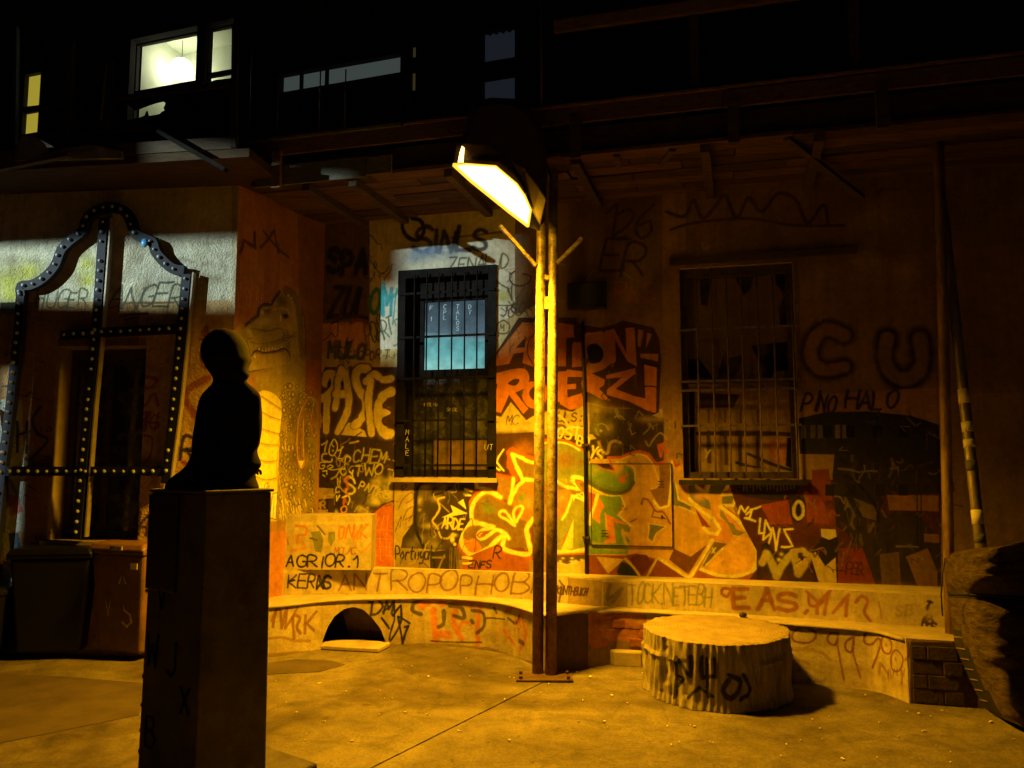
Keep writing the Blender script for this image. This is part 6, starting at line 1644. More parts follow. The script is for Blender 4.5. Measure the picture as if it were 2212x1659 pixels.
bar_obj('light_batten', lbp(236, 141, .03), lbp(223, 262, .03), .012, .012, m_pale, lb)
o = bar_obj('leaning_plank', lbp(359, 296, .10), lbp(502, 378, .10), .06, .03, m_casing, lb)
bar_obj('leaning_plank', lbp(-30, 385, .1), lbp(170, 345, .1), .05, .03, m_darkwood, lb)
# sheet hung over the rail, ragged towards the lit window
def ragged(name, pts, off, mat, parent, thick=.02, nrm=P_LB):
    bm = bmesh.new()
    A = [];
    for u, v in pts:
        q, h, _ = nrm.sh(u, v)
        A.append((q, h))
    f0 = [bm.verts.new(wl(nrm, q, h, off + .012 * math.sin(q * 40))) for q, h in A]
    f1 = [bm.verts.new(wl(nrm, q, h, off - thick + .012 * math.sin(q * 40))) for q, h in A]
    bm.faces.new(f0); bm.faces.new(f1[::-1])
    n = len(A)
    for i in range(n): bm.faces.new((f0[i], f0[(i + 1) % n], f1[(i + 1) % n], f1[i]))
    return from_bm(name, bm, mat, parent)
P_CL = Path([P_LB.xy(0, -.62), P_LB.xy(P_LB.L, -.62)])
cl = ragged('hanging_cloth', [(352, 232), (356, 222), (350, 217), (330, 222), (288, 236), (276, 226), (280, 205), (400, 186), (412, 183), (430, 182), (455, 178), (462, 172), (472, 171), (484, 172), (498, 168), (505, 178), (500, 330), (300, 335), (262, 300), (268, 262), (300, 256), (312, 250), (316, 238), (318, 250), (345, 247), (350, 240), (354, 238)], .0, m_cloth_d, None, .02, P_CL)
tag(cl, 'dark ragged cloth hung over the balcony rail before the lit window', 'cloth')
hp = ragged('heap', [(40, 330), (55, 296), (85, 300), (100, 312), (110, 330), (150, 324), (205, 316), (240, 324), (268, 330), (268, 345), (40, 350)], .03, M_plain('grey_plastic_sheet', (.10, .11, .12), (.3, .32, .33), .5, 8, 20, .8), None, .25)
tag(hp, 'crumpled grey plastic sheeting heaped on the edge of the small balcony', 'plastic sheet')

# ------------------------------------------------------------------ street lamp on twin poles
pl0, pl1 = at_h(1162, 1462), at_h(1191, 1465)
lamp = thing('street_lamp', 'street lamp on twin steel poles with a hooded glowing head', 'street lamp', ((pl0.x + pl1.x) / 2, pl0.y, 0))
m_pole, nt, b = mat_base('galvanised_pole_worn')
v = coords(nt)
c = ramp(nt, noise(nt, 9, 8, .7, v).outputs[0], .35, (.28, .22, .12), .62, (.66, .6, .42)).outputs[0]
sp = coords(nt, True, (1, 1, 2.4))
c = mul(nt, c, ramp(nt, noise(nt, 21, 7, .8, v, .8).outputs[0], .40, (.42, .34, .24), .52, (1, 1, 1)).outputs[0])
# worn paint: rusty towards the foot
g = nt.nodes.new('ShaderNodeSeparateXYZ'); nt.links.new(v, g.inputs[0])
mr = nt.nodes.new('ShaderNodeMapRange'); mr.inputs[1].default_value = .5; mr.inputs[2].default_value = 2.3
nt.links.new(g.outputs[2], mr.inputs[0])
rust = ramp(nt, mr.outputs[0], 0.0, (.30, .15, .06), 1.0, (1, 1, 1))
c = mul(nt, c, rust.outputs[0])
nt.links.new(c, b.inputs['Base Color'])
b.inputs['Roughness'].default_value = .42; b.inputs['Metallic'].default_value = .25
bump(nt, b, [(noise(nt, 17, 7, .75, v).outputs[0], .5, .008)])
def pole_pts(base, utop, vtop, ulow, y):
    top = at_y(utop, vtop, y)
    return top
LY = pl0.y + .06
ptop0 = at_y(1171, 300, LY); ptop1 = at_y(1196, 300, LY)
pm0 = at_y(1166, 800, LY); pm1 = at_y(1194, 800, LY)
r0 = .040
for (bs_, mid, tp_) in ((Vector((pl0.x, pl0.y + .05, 0)), pm0, ptop0), (Vector((pl1.x, pl1.y + .05, 0)), pm1, ptop1)):
    tube_obj('pole', [bs_, bs_.lerp(mid, .5), mid, mid.lerp(tp_, .5), tp_], r0, m_pole, lamp, 18, rr=[.043, .042, .040, .037, .036])
bp = at_h(1170, 1466)
box_obj('base_plate', (bp.x + .02, bp.y, .008), (.42, .20, .016), m_iron, lamp, bevel=.003)
for i_ in (-1, 1):
    for j_ in (-1, 1):
        bm = bmesh.new(); bmesh.ops.create_cone(bm, cap_ends=True, segments=6, radius1=.014, radius2=.014, depth=.022, matrix=Matrix.Translation((bp.x + .02 + i_ * .175, bp.y + j_ * .07, .026)))
        from_bm('bolt', bm, m_iron, lamp)
for v_ in (655, 600):
    p_ = at_y(1182, v_, LY - .01)
    box_obj('clamp', p_, (.07, .03, .10 if v_ == 655 else .04), m_pole, lamp, bevel=.004)
def stub(u0, v0, u1, v1, y1):
    a_, b_ = at_y(u0, v0, LY - .01), at_y(u1, v1, y1)
    bar_obj('side_stub', a_, b_, .045, .03, m_pole, lamp, bevel=.004)
stub(1158, 575, 1080, 488, LY - .02)
stub(1203, 570, 1257, 515, LY - .02)
# lamp head
LC = at_y(1070, 425, 5.86)
LN = Vector((-.42, -.69, -.75)).normalized()
def lp(u, v, d=0.0): return at_plane(u, v, LC - LN * d, LN)
rim = [(979, 356), (1005, 353), (1072, 358), (1117, 396), (1134, 421), (1147, 451), (1141, 489), (1100, 458), (1058, 424), (1017, 391)]
bm = bmesh.new()
f = bm.faces.new([bm.verts.new(lp(u, v_, .012)) for u, v_ in rim])
f.normal_update()
if f.normal.dot(LN) < 0: bmesh.ops.reverse_faces(bm, faces=[f])
me = bpy.data.meshes.new('lens'); bm.to_mesh(me); bm.free()
m_lens = M_emit('sodium_lamp_glass', (1, .72, .26), LAMP_W)
mesh_obj('lens', me, m_lens, lamp, True)
m_fringe = M_emit('glass_glow_fringe', (1, .55, .03), 1.6)  # emissive edging imitating the yellow glare fringe around the glass
for (A_, B_) in list(zip(rim, rim[1:] + rim[:1])):
    bar_obj('glow_fringe', lp(*A_, .004), lp(*B_, .004), .012, .02, m_fringe, lamp)
m_hood = M_plain('dark_lamp_hood', (.035, .028, .02), (.07, .05, .035), .5, 6, 40, .2)
# hood: a shell of loops from the rim up and back
up_line = [(979, 352), (985, 310), (1003, 286), (1012, 250), (1022, 220), (1060, 210), (1110, 212), (1145, 235), (1168, 268), (1180, 320), (1183, 380), (1180, 430), (1167, 487), (1148, 453), (1134, 421), (1117, 396), (1072, 358)]
yn = LC.y - .16
def hoodloop(dy, sc, dz=0.0):
    cx_, cz_ = 1085, 340
    out = []
    for u, v_ in up_line:
        uu = cx_ + (u - cx_) * sc; vv = cz_ + (v_ - cz_) * sc
        # low points follow the lamp plane, high points the hood face
        base = at_y(uu, vv, yn + dy)
        out.append(base)
    return out
bm = bmesh.new()
loops = []
front_ = [at_y(u, v_, yn) for u, v_ in up_line]
# near rim follows the glass plane
for i in (0, 13, 14, 15, 16):
    front_[i] = lp(*up_line[i], 0.0)
front_[12] = lp(1167, 487, 0)
loops.append(front_)
back1 = [p_ + Vector((0, .22, .0)) for p_ in front_]
backb = [p_ + Vector((0, .45, -.0)) for p_ in front_]
for i in (0, 13, 14, 15, 16, 12):
    u, v_ = {0: (979, 356), 16: (1017, 391), 15: (1058, 424), 14: (1100, 458), 13: (1141, 489), 12: (1165, 500)}[i]
    backb[i] = lp(u, v_, .03)
    back1[i] = front_[i].lerp(backb[i], .5) - LN * .10
cen = sum(backb, Vector()) / len(backb)
loops.append(back1); loops.append(backb)
V = [[bm.verts.new(p_) for p_ in L] for L in loops]
n = len(up_line)
for A, B in zip(V[:-1], V[1:]):
    for i in range(n):
        j = (i + 1) % n
        if i in (13, 14, 15, 16) or i == 12:
            continue       # open mouth where the glass sits
        bm.faces.new((A[i], A[j], B[j], B[i]))
# bulged near face and far face
def cap(ring, off):
    c0 = sum((x.co for x in ring), Vector()) / len(ring)
    mid = [bm.verts.new(c0 + (x.co - c0) * .82 + Vector((0, off * .8, 0))) for x in ring]
    inn = [bm.verts.new(c0 + (x.co - c0) * .45 + Vector((0, off, 0))) for x in ring]
    for P_, Q_ in ((ring, mid), (mid, inn)):
        for i in range(n):
            j = (i + 1) % n
            bm.faces.new((P_[i], P_[j], Q_[j], Q_[i]))
    bm.faces.new(inn)
cap(V[0], -.05); cap(V[2], .05)
from_bm('hood', bm, m_hood, lamp, smooth=False, bevel=.02)
sod = bpy.data.lights.new('sodium_lamp', 'SPOT')
sod.energy = LAMP_P; sod.color = SODIUM
sod.spot_size = math.radians(158); sod.spot_blend = .85; sod.shadow_soft_size = .16
so_ = bpy.data.objects.new('sodium_lamp', sod); COL.objects.link(so_)
so_.location = LC + LN * .04 + Vector((-.02, -.03, -.18))
so_.rotation_euler = Vector((-.13, -.35, -.92)).to_track_quat('-Z', 'X').to_euler()
gl = bpy.data.lights.new('sodium_lamp_spill', 'POINT')
gl.energy = 6.5; gl.color = SODIUM; gl.shadow_soft_size = .04
go_ = bpy.data.objects.new('sodium_lamp_spill', gl); COL.objects.link(go_)
go_.location = at_y(1128, 492, 5.84)
# glowing strip imitating the lamplit inner lip of the hood, left end
bm = bmesh.new()
bm.faces.new([bm.verts.new(at_y(u, v_, yn - .012)) for u, v_ in ((1005, 294), (1002, 335), (1001, 351), (989, 351), (993, 330))])
bmesh.ops.solidify(bm, geom=bm.faces[:], thickness=.006)
from_bm('glowing_hood_lip', bm, M_emit('hood_lip_glow', (1, .6, .14), 6.0), lamp)
tube_obj('cable', [at_y(1186, 410, LY - .05), at_y(1190, 380, LY - .10), at_y(1178, 350, LY - .08), at_y(1160, 345, LY - .05)], .008, m_black, lamp, 8)
bar_obj('bracket', ptop0 + Vector((0, .05, -.1)), ptop1 + Vector((0, .05, .02)), .06, .06, m_hood, lamp)
bar_obj('lamp_arm', at_y(1186, 330, LY + .05), at_y(1150, 330, LY + .15), .07, .07, m_hood, lamp)

# ------------------------------------------------------------------ log seat
st = thing('log_seat', 'low round cut log seat with dark tag on its bark right of the lamp', 'log', (sc_.x, sc_.y, 0))
m_bark, nt, b = mat_base('painted_bark')
t = nt.nodes.new('ShaderNodeTexImage'); t.image = S_ST.image('log_paint'); t.extension = 'EXTEND'
uvn = nt.nodes.new('ShaderNodeUVMap'); nt.links.new(uvn.outputs[0], t.inputs[0])
v = coords(nt); vs_ = coords(nt, True, (1, 1, .22))
c = mul(nt, t.outputs[0], ramp(nt, noise(nt, 22, 8, .75, vs_).outputs[0], .30, (.55,) * 3, .6, (1.12,) * 3).outputs[0])
nt.links.new(c, b.inputs['Base Color']); b.inputs['Roughness'].default_value = .9
bump(nt, b, [(noise(nt, 30, 8, .75, vs_).outputs[0], .7, .02), (noise(nt, 90, 5, .7, v).outputs[0], .4, .006)])
bm = bmesh.new(); uvl = bm.loops.layers.uv.new('UVMap')
NA, NZ = 300, 16
LOGP = [(rnd.uniform(0, 6.283), rnd.uniform(.05, .38), rnd.choice((-.014, -.010, .006, .009))) for _ in range(70)]
def rad(a, z):
    g = .005 * math.sin(a * 37 + 5 * math.sin(a * 5) + 14 * z) + .004 * math.sin(a * 61 + 1.3 - 9 * z + 3 * math.sin(a * 7)) + .006 * math.sin(a * 11 + 4 * z)
    g += .012 * math.sin(a * 3 + 1)
    for q1, q2, q3 in LOGP: g += q3 * max(0, math.cos(a * 1.0 - q1)) ** 900 * (1 if abs(z - q2) < .12 else .25)
    band = .014 * math.exp(-((z - .285 + .012 * math.sin(a * 3) + .006 * math.sin(a * 13)) / .014) ** 2) * (1 if math.sin(a * 2.3 + .7) > -.4 else 0)
    return R0 + g + band + .012 * max(0, .06 - z) / .06
vr = [[bm.verts.new((sc_.x + rad(a, z) * math.cos(a), sc_.y + rad(a, z) * math.sin(a), z)) for a in [2 * math.pi * i / NA for i in range(NA)]] for z in [HT_ * j / NZ for j in range(NZ + 1)]]
a0, a1 = math.radians(165), math.radians(375)
for j in range(NZ):
    for i in range(NA):
        f = bm.faces.new((vr[j][i], vr[j][(i + 1) % NA], vr[j + 1][(i + 1) % NA], vr[j + 1][i]))
        for l, (ii, jj) in zip(f.loops, ((i, j), (i + 1, j), (i + 1, j + 1), (i, j + 1))):
            a = 2 * math.pi * ii / NA
            if a < math.radians(90): a += 2 * math.pi
            l[uvl].uv = (min(1, max(0, (a - a0) / (a1 - a0))), jj / NZ)
me = bpy.data.meshes.new('bark'); bm.to_mesh(me); bm.free()
mesh_obj('bark', me, m_bark, st, True)
m_cut, nt, b = mat_base('sawn_end_grain')
v = coords(nt, False)
w_ = nt.nodes.new('ShaderNodeTexWave'); w_.wave_type = 'RINGS'; w_.rings_direction = 'Z'
w_.inputs['Scale'].default_value = 14; w_.inputs['Distortion'].default_value = 7; w_.inputs['Detail'].default_value = 4
nt.links.new(v, w_.inputs['Vector'])
c = mul(nt, ramp(nt, w_.outputs[0], .1, (.235, .17, .095), .9, (.30, .225, .125)).outputs[0], ramp(nt, noise(nt, 6, 7, .7, v).outputs[0], .33, (.6,) * 3, .62, (1.05,) * 3).outputs[0])
nt.links.new(c, b.inputs['Base Color']); b.inputs['Roughness'].default_value = .85
bump(nt, b, [(noise(nt, 14, 7, .7, v).outputs[0], .6, .02)])
bm = bmesh.new()
rings = []
for k, (f_, dz) in enumerate(((1.0, -.001), (.97, .010), (.8, .004), (.5, .007), (.2, .002))):
    rings.append([bm.verts.new((rad(2 * math.pi * i / NA, HT_) * f_ * math.cos(2 * math.pi * i / NA), rad(2 * math.pi * i / NA, HT_) * f_ * math.sin(2 * math.pi * i / NA), dz + rnd.uniform(-.0012, .0012))) for i in range(NA)])
for A, B in zip(rings[:-1], rings[1:]):
    for i in range(NA): bm.faces.new((A[i], A[(i + 1) % NA], B[(i + 1) % NA], B[i]))
bm.faces.new(rings[-1])
o = from_bm('cut_face', bm, m_cut, st, smooth=True, world=False)
o.location = (0, 0, HT_)
# ------------------------------------------------------------------ pedestal and statue, seen from behind
m_ped = M_plain('dark_pedestal_stone', (.03, .027, .024), (.12, .10, .08), .85, 4, 50, .5)
m_plq = M_plain('dark_plaque', (.012, .012, .014), (.03, .028, .03), .4, 9, 60, .1)
m_brz = M_plain('dark_bronze', (.006, .005, .005), (.014, .011, .009), .9, 7, 30, .3, spec=.04)
PX, PY = pc_.x, pc_.y
PW = .47
ped = thing('statue_pedestal', 'tall dark square stone pedestal carrying the statue in the foreground', 'pedestal', (PX, PY, 0), PEDR)
def pbox(name, x, y, z, sx, sy, sz, mat, bevel=.008, taper=0.0):
    bm = bmesh.new()
    v = [Vector((x + i * sx / 2 * (1 + (taper if k < 0 else -taper)), y + j * sy / 2 * (1 + (taper if k < 0 else -taper)), z + k * sz / 2)) for k in (-1, 1) for i, j in ((-1, -1), (1, -1), (1, 1), (-1, 1))]
    bm_hull8(bm, v)
    return from_bm(name, bm, mat, ped, world=False, bevel=bevel)
PTOP = at_y(448, 1066, PY - .22).z
pbox('shaft', 0, 0, .10 + (PTOP - .10) / 2, PW, PW * .8, PTOP - .10, m_ped, .008, .022)
pbox('plinth', 0, .08, .05, PW * 1.45, PW * 1.5, .10, m_ped, .012, .01)
pbox('plaque', -PW * .22, -PW * .4 - .006, PTOP - .24, PW * .54, .014, .46, m_plq, .004)
pbox('cap_edge', .0, .0, PTOP + .008, PW * 1.02, PW * .82, .016, m_ped, .005)
# dark paint marks on the shaft
for txt, x, z, s_ in (('W', -.2, .62, .16), ('J', -.03, .60, .16), ('B', -.18, .25, .14), ('X', .10, .45, .12), ('V', -.15, .9, .2)):
    bm = bmesh.new()
    for stx in FONT[txt]:
        bm_tube(bm, [Vector((x + a * s_ * .6, -PW * .4 - .004 , z + c_ * s_)) for a, c_ in stx], .006, 5)
    from_bm('painted_letter', bm, m_casing, ped, world=False)
for _ in range(16):
    z_ = rnd.uniform(.15, PTOP - .1); sx_ = rnd.choice((-1, 1))
    bm = bmesh.new(); bmesh.ops.create_icosphere(bm, subdivisions=1, radius=rnd.uniform(.003, .008), matrix=Matrix.Translation((sx_ * PW * .5, -PW * .4, z_)) @ Matrix.Diagonal((1, 1, rnd.uniform(1, 2.6), 1)))
    from_bm('chip', bm, m_ped, ped, world=False)

stat = thing('statue', 'dark bronze statue of a seated figure turned away on the pedestal', 'statue', (PX, PY, PTOP + .016))
# body grown over a chain of joints laid out at the statue's own depth
YS = PY - .02
def sp(u, v, dy=0.0): return at_y(u, v, YS + dy)
def skin_body(name, nodes, edges, root, mat, parent, lv=2):
    me = bpy.data.meshes.new(name)
    me.from_pydata([n_[0] for n_ in nodes], edges, [])
    o = mesh_obj(name, me, mat, parent, True)
    m1 = o.modifiers.new('skin', 'SKIN'); m1.use_smooth_shade = True
    for sv, n_ in zip(me.skin_vertices[0].data, nodes):
        sv.radius = n_[1] if isinstance(n_[1], tuple) else (n_[1], n_[1])
        sv.use_root = False
    me.skin_vertices[0].data[root].use_root = True
    m2 = o.modifiers.new('sub', 'SUBSURF'); m2.levels = lv; m2.render_levels = lv
    return o
k = YS / F
def R(px): return px * k
# outline rows: image row, left, right, depth ratio; the figure is one continuous surface from lap to crown
rows = [(1560, 108, 915, .70), (1520, 118, 918, .72), (1480, 128, 908, .72), (1450, 150, 896, .70), (1400, 215, 892, .66), (1370, 262, 908, .62), (1330, 298, 944, .58), (1300, 312, 938, .56), (1240, 338, 912, .55),
        (1190, 346, 900, .55), (1160, 348, 926, .54), (1100, 352, 940, .53), (1000, 364, 948, .52), (900, 380, 951, .52), (800, 400, 948, .51), (740, 418, 942, .50), (700, 442, 926, .48), (660, 480, 890, .48), (625, 518, 842, .52),
        (600, 530, 812, .58), (575, 529, 824, .66), (552, 520, 842, .74), (525, 500, 836, .80), (490, 476, 824, .88), (450, 455, 828, .95), (420, 442, 838, .98), (390, 436, 834, 1.0), (350, 430, 826, 1.0), (300, 434, 820, 1.0), (250, 450, 800, 1.0),
        (210, 482, 772, 1.0), (180, 516, 738, 1.0), (158, 556, 700, 1.0), (146, 600, 660, 1.0)]
bm = bmesh.new()
NR = 40
rg_ = []
fd = Vector((.75, .66, 0)).normalized()
for (zy, l_, r_, dr) in rows:
    v_ = 674 + .25 * zy
    a_ = sp(328.4 + .25 * l_, v_); c_ = sp(328.4 + .25 * r_, v_)
    cx_ = (a_ + c_) / 2; hw = (c_ - a_).length / 2
    ring = []
    for i in range(NR):
        an = 2 * math.pi * i / NR
        ca_, sa_ = math.cos(an), math.sin(an)
        q = cx_ + Vector((hw * ca_, hw * dr * sa_ * (.9 if zy > 620 else 1.0), 0))
        if zy < 575:                         # face relief on the far side: brow, nose, mouth, chin
            d_ = Vector((ca_, sa_, 0)).dot(fd)
            if d_ > .86:
                k_ = (d_ - .86) / .14
                q += fd * hw * k_ * (.20 * math.exp(-((zy - 400) / 32.) ** 2) + .07 * math.exp(-((zy - 330) / 20.) ** 2) - .05 * math.exp(-((zy - 360) / 14.) ** 2) + .07 * math.exp(-((zy - 455) / 12.) ** 2) + .10 * math.exp(-((zy - 520) / 24.) ** 2))
        elif zy > 660:                       # folds of the garment
            q += Vector((ca_, sa_, 0)) * .003 * math.sin(an * 9 + zy * .02)
        ring.append(bm.verts.new(q))
    rg_.append(ring)
for A, B in zip(rg_[:-1], rg_[1:]):
    for i in range(NR): bm.faces.new((A[i], A[(i + 1) % NR], B[(i + 1) % NR], B[i]))
bm.faces.new(rg_[0]); bm.faces.new(rg_[-1])
o = from_bm('body', bm, m_brz, stat, smooth=True)
mo = o.modifiers.new('sub', 'SUBSURF'); mo.levels = 1; mo.render_levels = 1
# cap of hair, a little proud of the skull on the near side
bm = bmesh.new()
hr = []
for (zy, l_, r_, dr) in rows[24:]:
    v_ = 674 + .25 * zy
    a_ = sp(328.4 + .25 * l_, v_); c_ = sp(328.4 + .25 * r_, v_); cx_ = (a_ + c_) / 2; hw = (c_ - a_).length / 2
    ring = []
    for i in range(NR):
        an = 2 * math.pi * i / NR
        k_ = 1.0 + .012 * math.sin(an * 14 + zy * .03)
        if Vector((math.cos(an), math.sin(an), 0)).dot(fd) > .35: k_ = .96
        ring.append(bm.verts.new(cx_ + Vector((hw * math.cos(an) * .995, hw * dr * math.sin(an) * k_ * 1.04, 0))))
    hr.append(ring)
for A, B in zip(hr[:-1], hr[1:]):
    for i in range(NR): bm.faces.new((A[i], A[(i + 1) % NR], B[(i + 1) % NR], B[i]))
bm.faces.new(hr[-1])
from_bm('hair', bm, m_brz, stat, smooth=True)
nodes = {9: (sp(535, 1010, .20),), 13: (sp(440, 1015, .22),)}
# hands folded on the knees: palm with five fingers each
for (w_, dirx) in ((nodes[9][0], 1), (nodes[13][0], 1)):
    nd = [(w_, .018), (w_ + Vector((.012, .05, -.01)), (.026, .014))]
    ed = [(0, 1)]
    for f_ in range(4):
        b0 = w_ + Vector((-.02 + f_ * .017, .075, -.012))
        b1 = b0 + Vector((.002 * (f_ - 1.5), .03 + .004 * (1 - abs(f_ - 1.4)), -.008)); b2 = b1 + Vector((0, .018, -.02))
        i0 = len(nd); nd += [(b0, .0085), (b1, .008), (b2, .007)]
        ed += [(1, i0), (i0, i0 + 1), (i0 + 1, i0 + 2)]
    i0 = len(nd); nd += [(w_ + Vector((-.034 * dirx, .04, -.01)), .009), (w_ + Vector((-.046 * dirx, .065, -.02)), .008)]
    ed += [(1, i0), (i0, i0 + 1)]
    skin_body('hand', nd, ed, 0, m_brz, stat, 1)
# ------------------------------------------------------------------ frame with bulbs (leans on the left wall)
P_MQ = Path([P_LEFT.xy(0, .085), P_LEFT.xy(P_LEFT.L, .085)])
m_navy = M_plain('dark_blue_painted_frame', (.003, .004, .012), (.008, .011, .026), .7, 7, 40, .2)
m_edge = M_plain('frame_side_metal', (.22, .19, .15), (.38, .34, .28), .5, 9, 40, .2, metal=.3)
m_blb = M_plain('white_unlit_bulb', (.22, .27, .36), (.34, .40, .50), .3, 3, 10, .05)
mq = thing('bulb_frame', 'curvy topped dark blue frame studded with white bulbs on the left', 'sign frame', wl(P_MQ, P_MQ.sh(200, 1000)[0], 0))
def ribbon(name, pts, w, mat, parent, off=0.0, thick=.05, sm=False):
    if sm: pts = smooth(pts, 4)
    Q = []
    for u, v_ in pts:
        q, h, _ = P_MQ.sh(u, v_); Q.append(Vector((q, h)))
    bm = bmesh.new(); n = len(Q)
    L_, R_ = [], []
    for i, p_ in enumerate(Q):
        d = (Q[min(n - 1, i + 1)] - Q[max(0, i - 1)]).normalized()
        nn = Vector((-d.y, d.x)) * w / 2
        L_.append(p_ + nn); R_.append(p_ - nn)
    def V3(p_, o_): return bm.verts.new(wl(P_MQ, p_.x, p_.y, o_))
    rows = [[V3(p_, off) for p_ in L_], [V3(p_, off) for p_ in R_], [V3(p_, off - thick) for p_ in R_], [V3(p_, off - thick) for p_ in L_]]
    for i in range(n - 1):
        for a_, b_ in ((0, 1), (1, 2), (2, 3), (3, 0)):
            bm.faces.new((rows[a_][i], rows[a_][i + 1], rows[b_][i + 1], rows[b_][i]))
    for e_ in (0, -1): bm.faces.new([r_[e_] for r_ in rows])
    return from_bm(name, bm, mat, parent)
top_l = [(44, 640), (44, 618), (66, 615), (92, 601), (117, 574), (131, 540), (150, 520), (175, 500), (183, 478), (193, 463), (212, 452), (237, 446), (262, 452), (277, 468), (284, 487), (292, 506), (316, 517), (329, 524), (335, 543), (350, 562), (372, 580), (397, 584)]
frame_parts = []
wb = .085
bulb_me = None
bm = bmesh.new(); bmesh.ops.create_uvsphere(bm, u_segments=8, v_segments=6, radius=.0155)
bulb_me = bpy.data.meshes.new('bulb'); bm.to_mesh(bulb_me); bm.free(); bulb_me.materials.append(m_blb)
for p_ in bulb_me.polygons: p_.use_smooth = True
mqi = wmat(mq).inverted()
def bulbs(pts, step=.086, off=.012, skip=()):
    Q = [Vector(P_MQ.sh(u, v_)[:2]) for u, v_ in pts]
    tot = sum((b_ - a_).length for a_, b_ in zip(Q[:-1], Q[1:]))
    nb = int(tot / step)
    for k_ in range(nb):
        d = step * (k_ + .5); 
        for a_, b_ in zip(Q[:-1], Q[1:]):
            L = (b_ - a_).length
            if d <= L:
                p_ = a_ + (b_ - a_) * (d / L); break
            d -= L
        else: continue
        if k_ in skip or rnd.random() < .03: continue
        o = bpy.data.objects.new('bulb', bulb_me)
        link(o, mq)
        o.location = mqi @ wl(P_MQ, p_.x + rnd.uniform(-.003, .003), p_.y + rnd.uniform(-.003, .003), off)
        k2 = rnd.uniform(.8, 1.1); o.scale = (k2, k2, k2)
ribbon('arched_top', top_l, wb, m_navy, mq, sm=True)
bulbs(smooth(top_l, 4))
bars = [('right_leg', [(402, 592), (392, 700), (375, 880), (357, 1045)], .0), ('left_leg', [(44, 625), (38, 720), (20, 880), (2, 1020), (-25, 1300)], .0),
        ('centre_bar', [(224, 470), (214, 620), (206, 720), (190, 880), (176, 1030), (165, 1165)], .006),
        ('cross_bar', [(130, 724), (230, 717), (395, 709)], .003), ('lower_bar', [(-90, 1018), (180, 1018), (362, 1018)], -.003), ('foot_bar', [(-90, 1309), (98, 1315)], .0)]
for nm, pts, of in bars:
    ribbon(nm, pts, wb * .92, m_navy, mq, off=of + .001)
    bulbs(pts, off=of + .012, skip=((3,) if nm == 'centre_bar' else ()))
for pts in ([(416, 588), (404, 720), (388, 880), (366, 1048)], [(238, 470), (219, 720), (203, 880), (182, 1160)], [(-20, 880), (-5, 1020)]):
    Q = [wl(P_MQ, *P_MQ.sh(u, v_)[:2], -.03) for u, v_ in pts]
    for a_, b_ in zip(Q[:-1], Q[1:]): bar_obj('side_strip', a_, b_, .012, .06, m_edge, mq)
# strap with the big blue bulb
o = bpy.data.objects.new('blue_bulb', bulb_me.copy()); link(o, mq)
o.data.materials.clear(); o.data.materials.append(M_plain('blue_glass_bulb', (.05, .2, .5), (.1, .35, .7), .2)); o.scale = (2.0, 1.2, 2.6)
o.location = mqi @ wl(P_MQ, *P_MQ.sh(315, 526)[:2], .02)

# ------------------------------------------------------------------ wheelie bins
m_bin = M_plain('brown_bin_plastic', (.09, .05, .022), (.2, .11, .045), .45, 6, 50, .2)
m_lid = M_plain('bin_lid_plastic', (.14, .07, .025), (.24, .13, .05), .4, 6, 50, .2)
m_binb = M_plain('black_bin_plastic', (.002, .002, .002), (.006, .0055, .005), .4, 6, 50, .2)
m_stk = M_plain('pale_sticker', (.6, .55, .35), (.75, .7, .5), .6, 20, 60, .1)
def bin_(x, y, rz, w, d, h, mb, ml, label, z0=0.0, stickers=True):
    t = thing('wheelie_bin', label, 'bin', (x, y, z0), rz)
    bm = bmesh.new()
    v = [Vector((i * w / 2 * (.80 if k == 0 else 1), j * d / 2 * (.74 if k == 0 else 1), .06 if k == 0 else h * .9)) for k in (0, 1) for i, j in ((-1, -1), (1, -1), (1, 1), (-1, 1))]
    bm_hull8(bm, v)
    from_bm('body', bm, mb, t, world=False, bevel=.03, seg=3)
    bm = bmesh.new(); bm_box(bm, (0, 0, h * .9 + .012), (w * 1.06, d * 1.06, .04))
    from_bm('rim', bm, mb, t, world=False, bevel=.01)
    bm = bmesh.new()
    w2, d2 = w * .54, d * .56
    v = [Vector((-w2, -d2, h * .925)), Vector((w2, -d2, h * .925)), Vector((w2, d2, h * .95)), Vector((-w2, d2, h * .95)),
         Vector((-w2 * .9, -d2 * .88, h * .985)), Vector((w2 * .9, -d2 * .88, h * .985)), Vector((w2 * .9, d2 * .9, h)), Vector((-w2 * .9, d2 * .9, h))]
    bm_hull8(bm, v)
    from_bm('lid', bm, ml, t, world=False, bevel=.018, seg=3)
    bm = bmesh.new(); bm_tube(bm, [Vector((-w * .42, d * .62, h * .93)), Vector((w * .42, d * .62, h * .93))], .016, 10)
    from_bm('handle', bm, mb, t, world=False)
    for s_ in (-1, 1):
        bm = bmesh.new(); bmesh.ops.create_cone(bm, cap_ends=True, segments=24, radius1=.10, radius2=.10, depth=.05, matrix=Matrix.Translation((s_ * w * .40, d * .40, .10)) @ Matrix.Rotation(math.pi / 2, 4, 'Y'))
        from_bm('wheel', bm, m_black, t, world=False, bevel=.01)
    return t
bc = at_h(262, 1434)
b1 = bin_(bc.x - .02, bc.y + .30, math.radians(-20), .56, .52, at_y(262, 1166, bc.y + .2).z, m_bin, m_lid, 'brown wheelie bin with sticker and scrawled paint beside the pedestal')
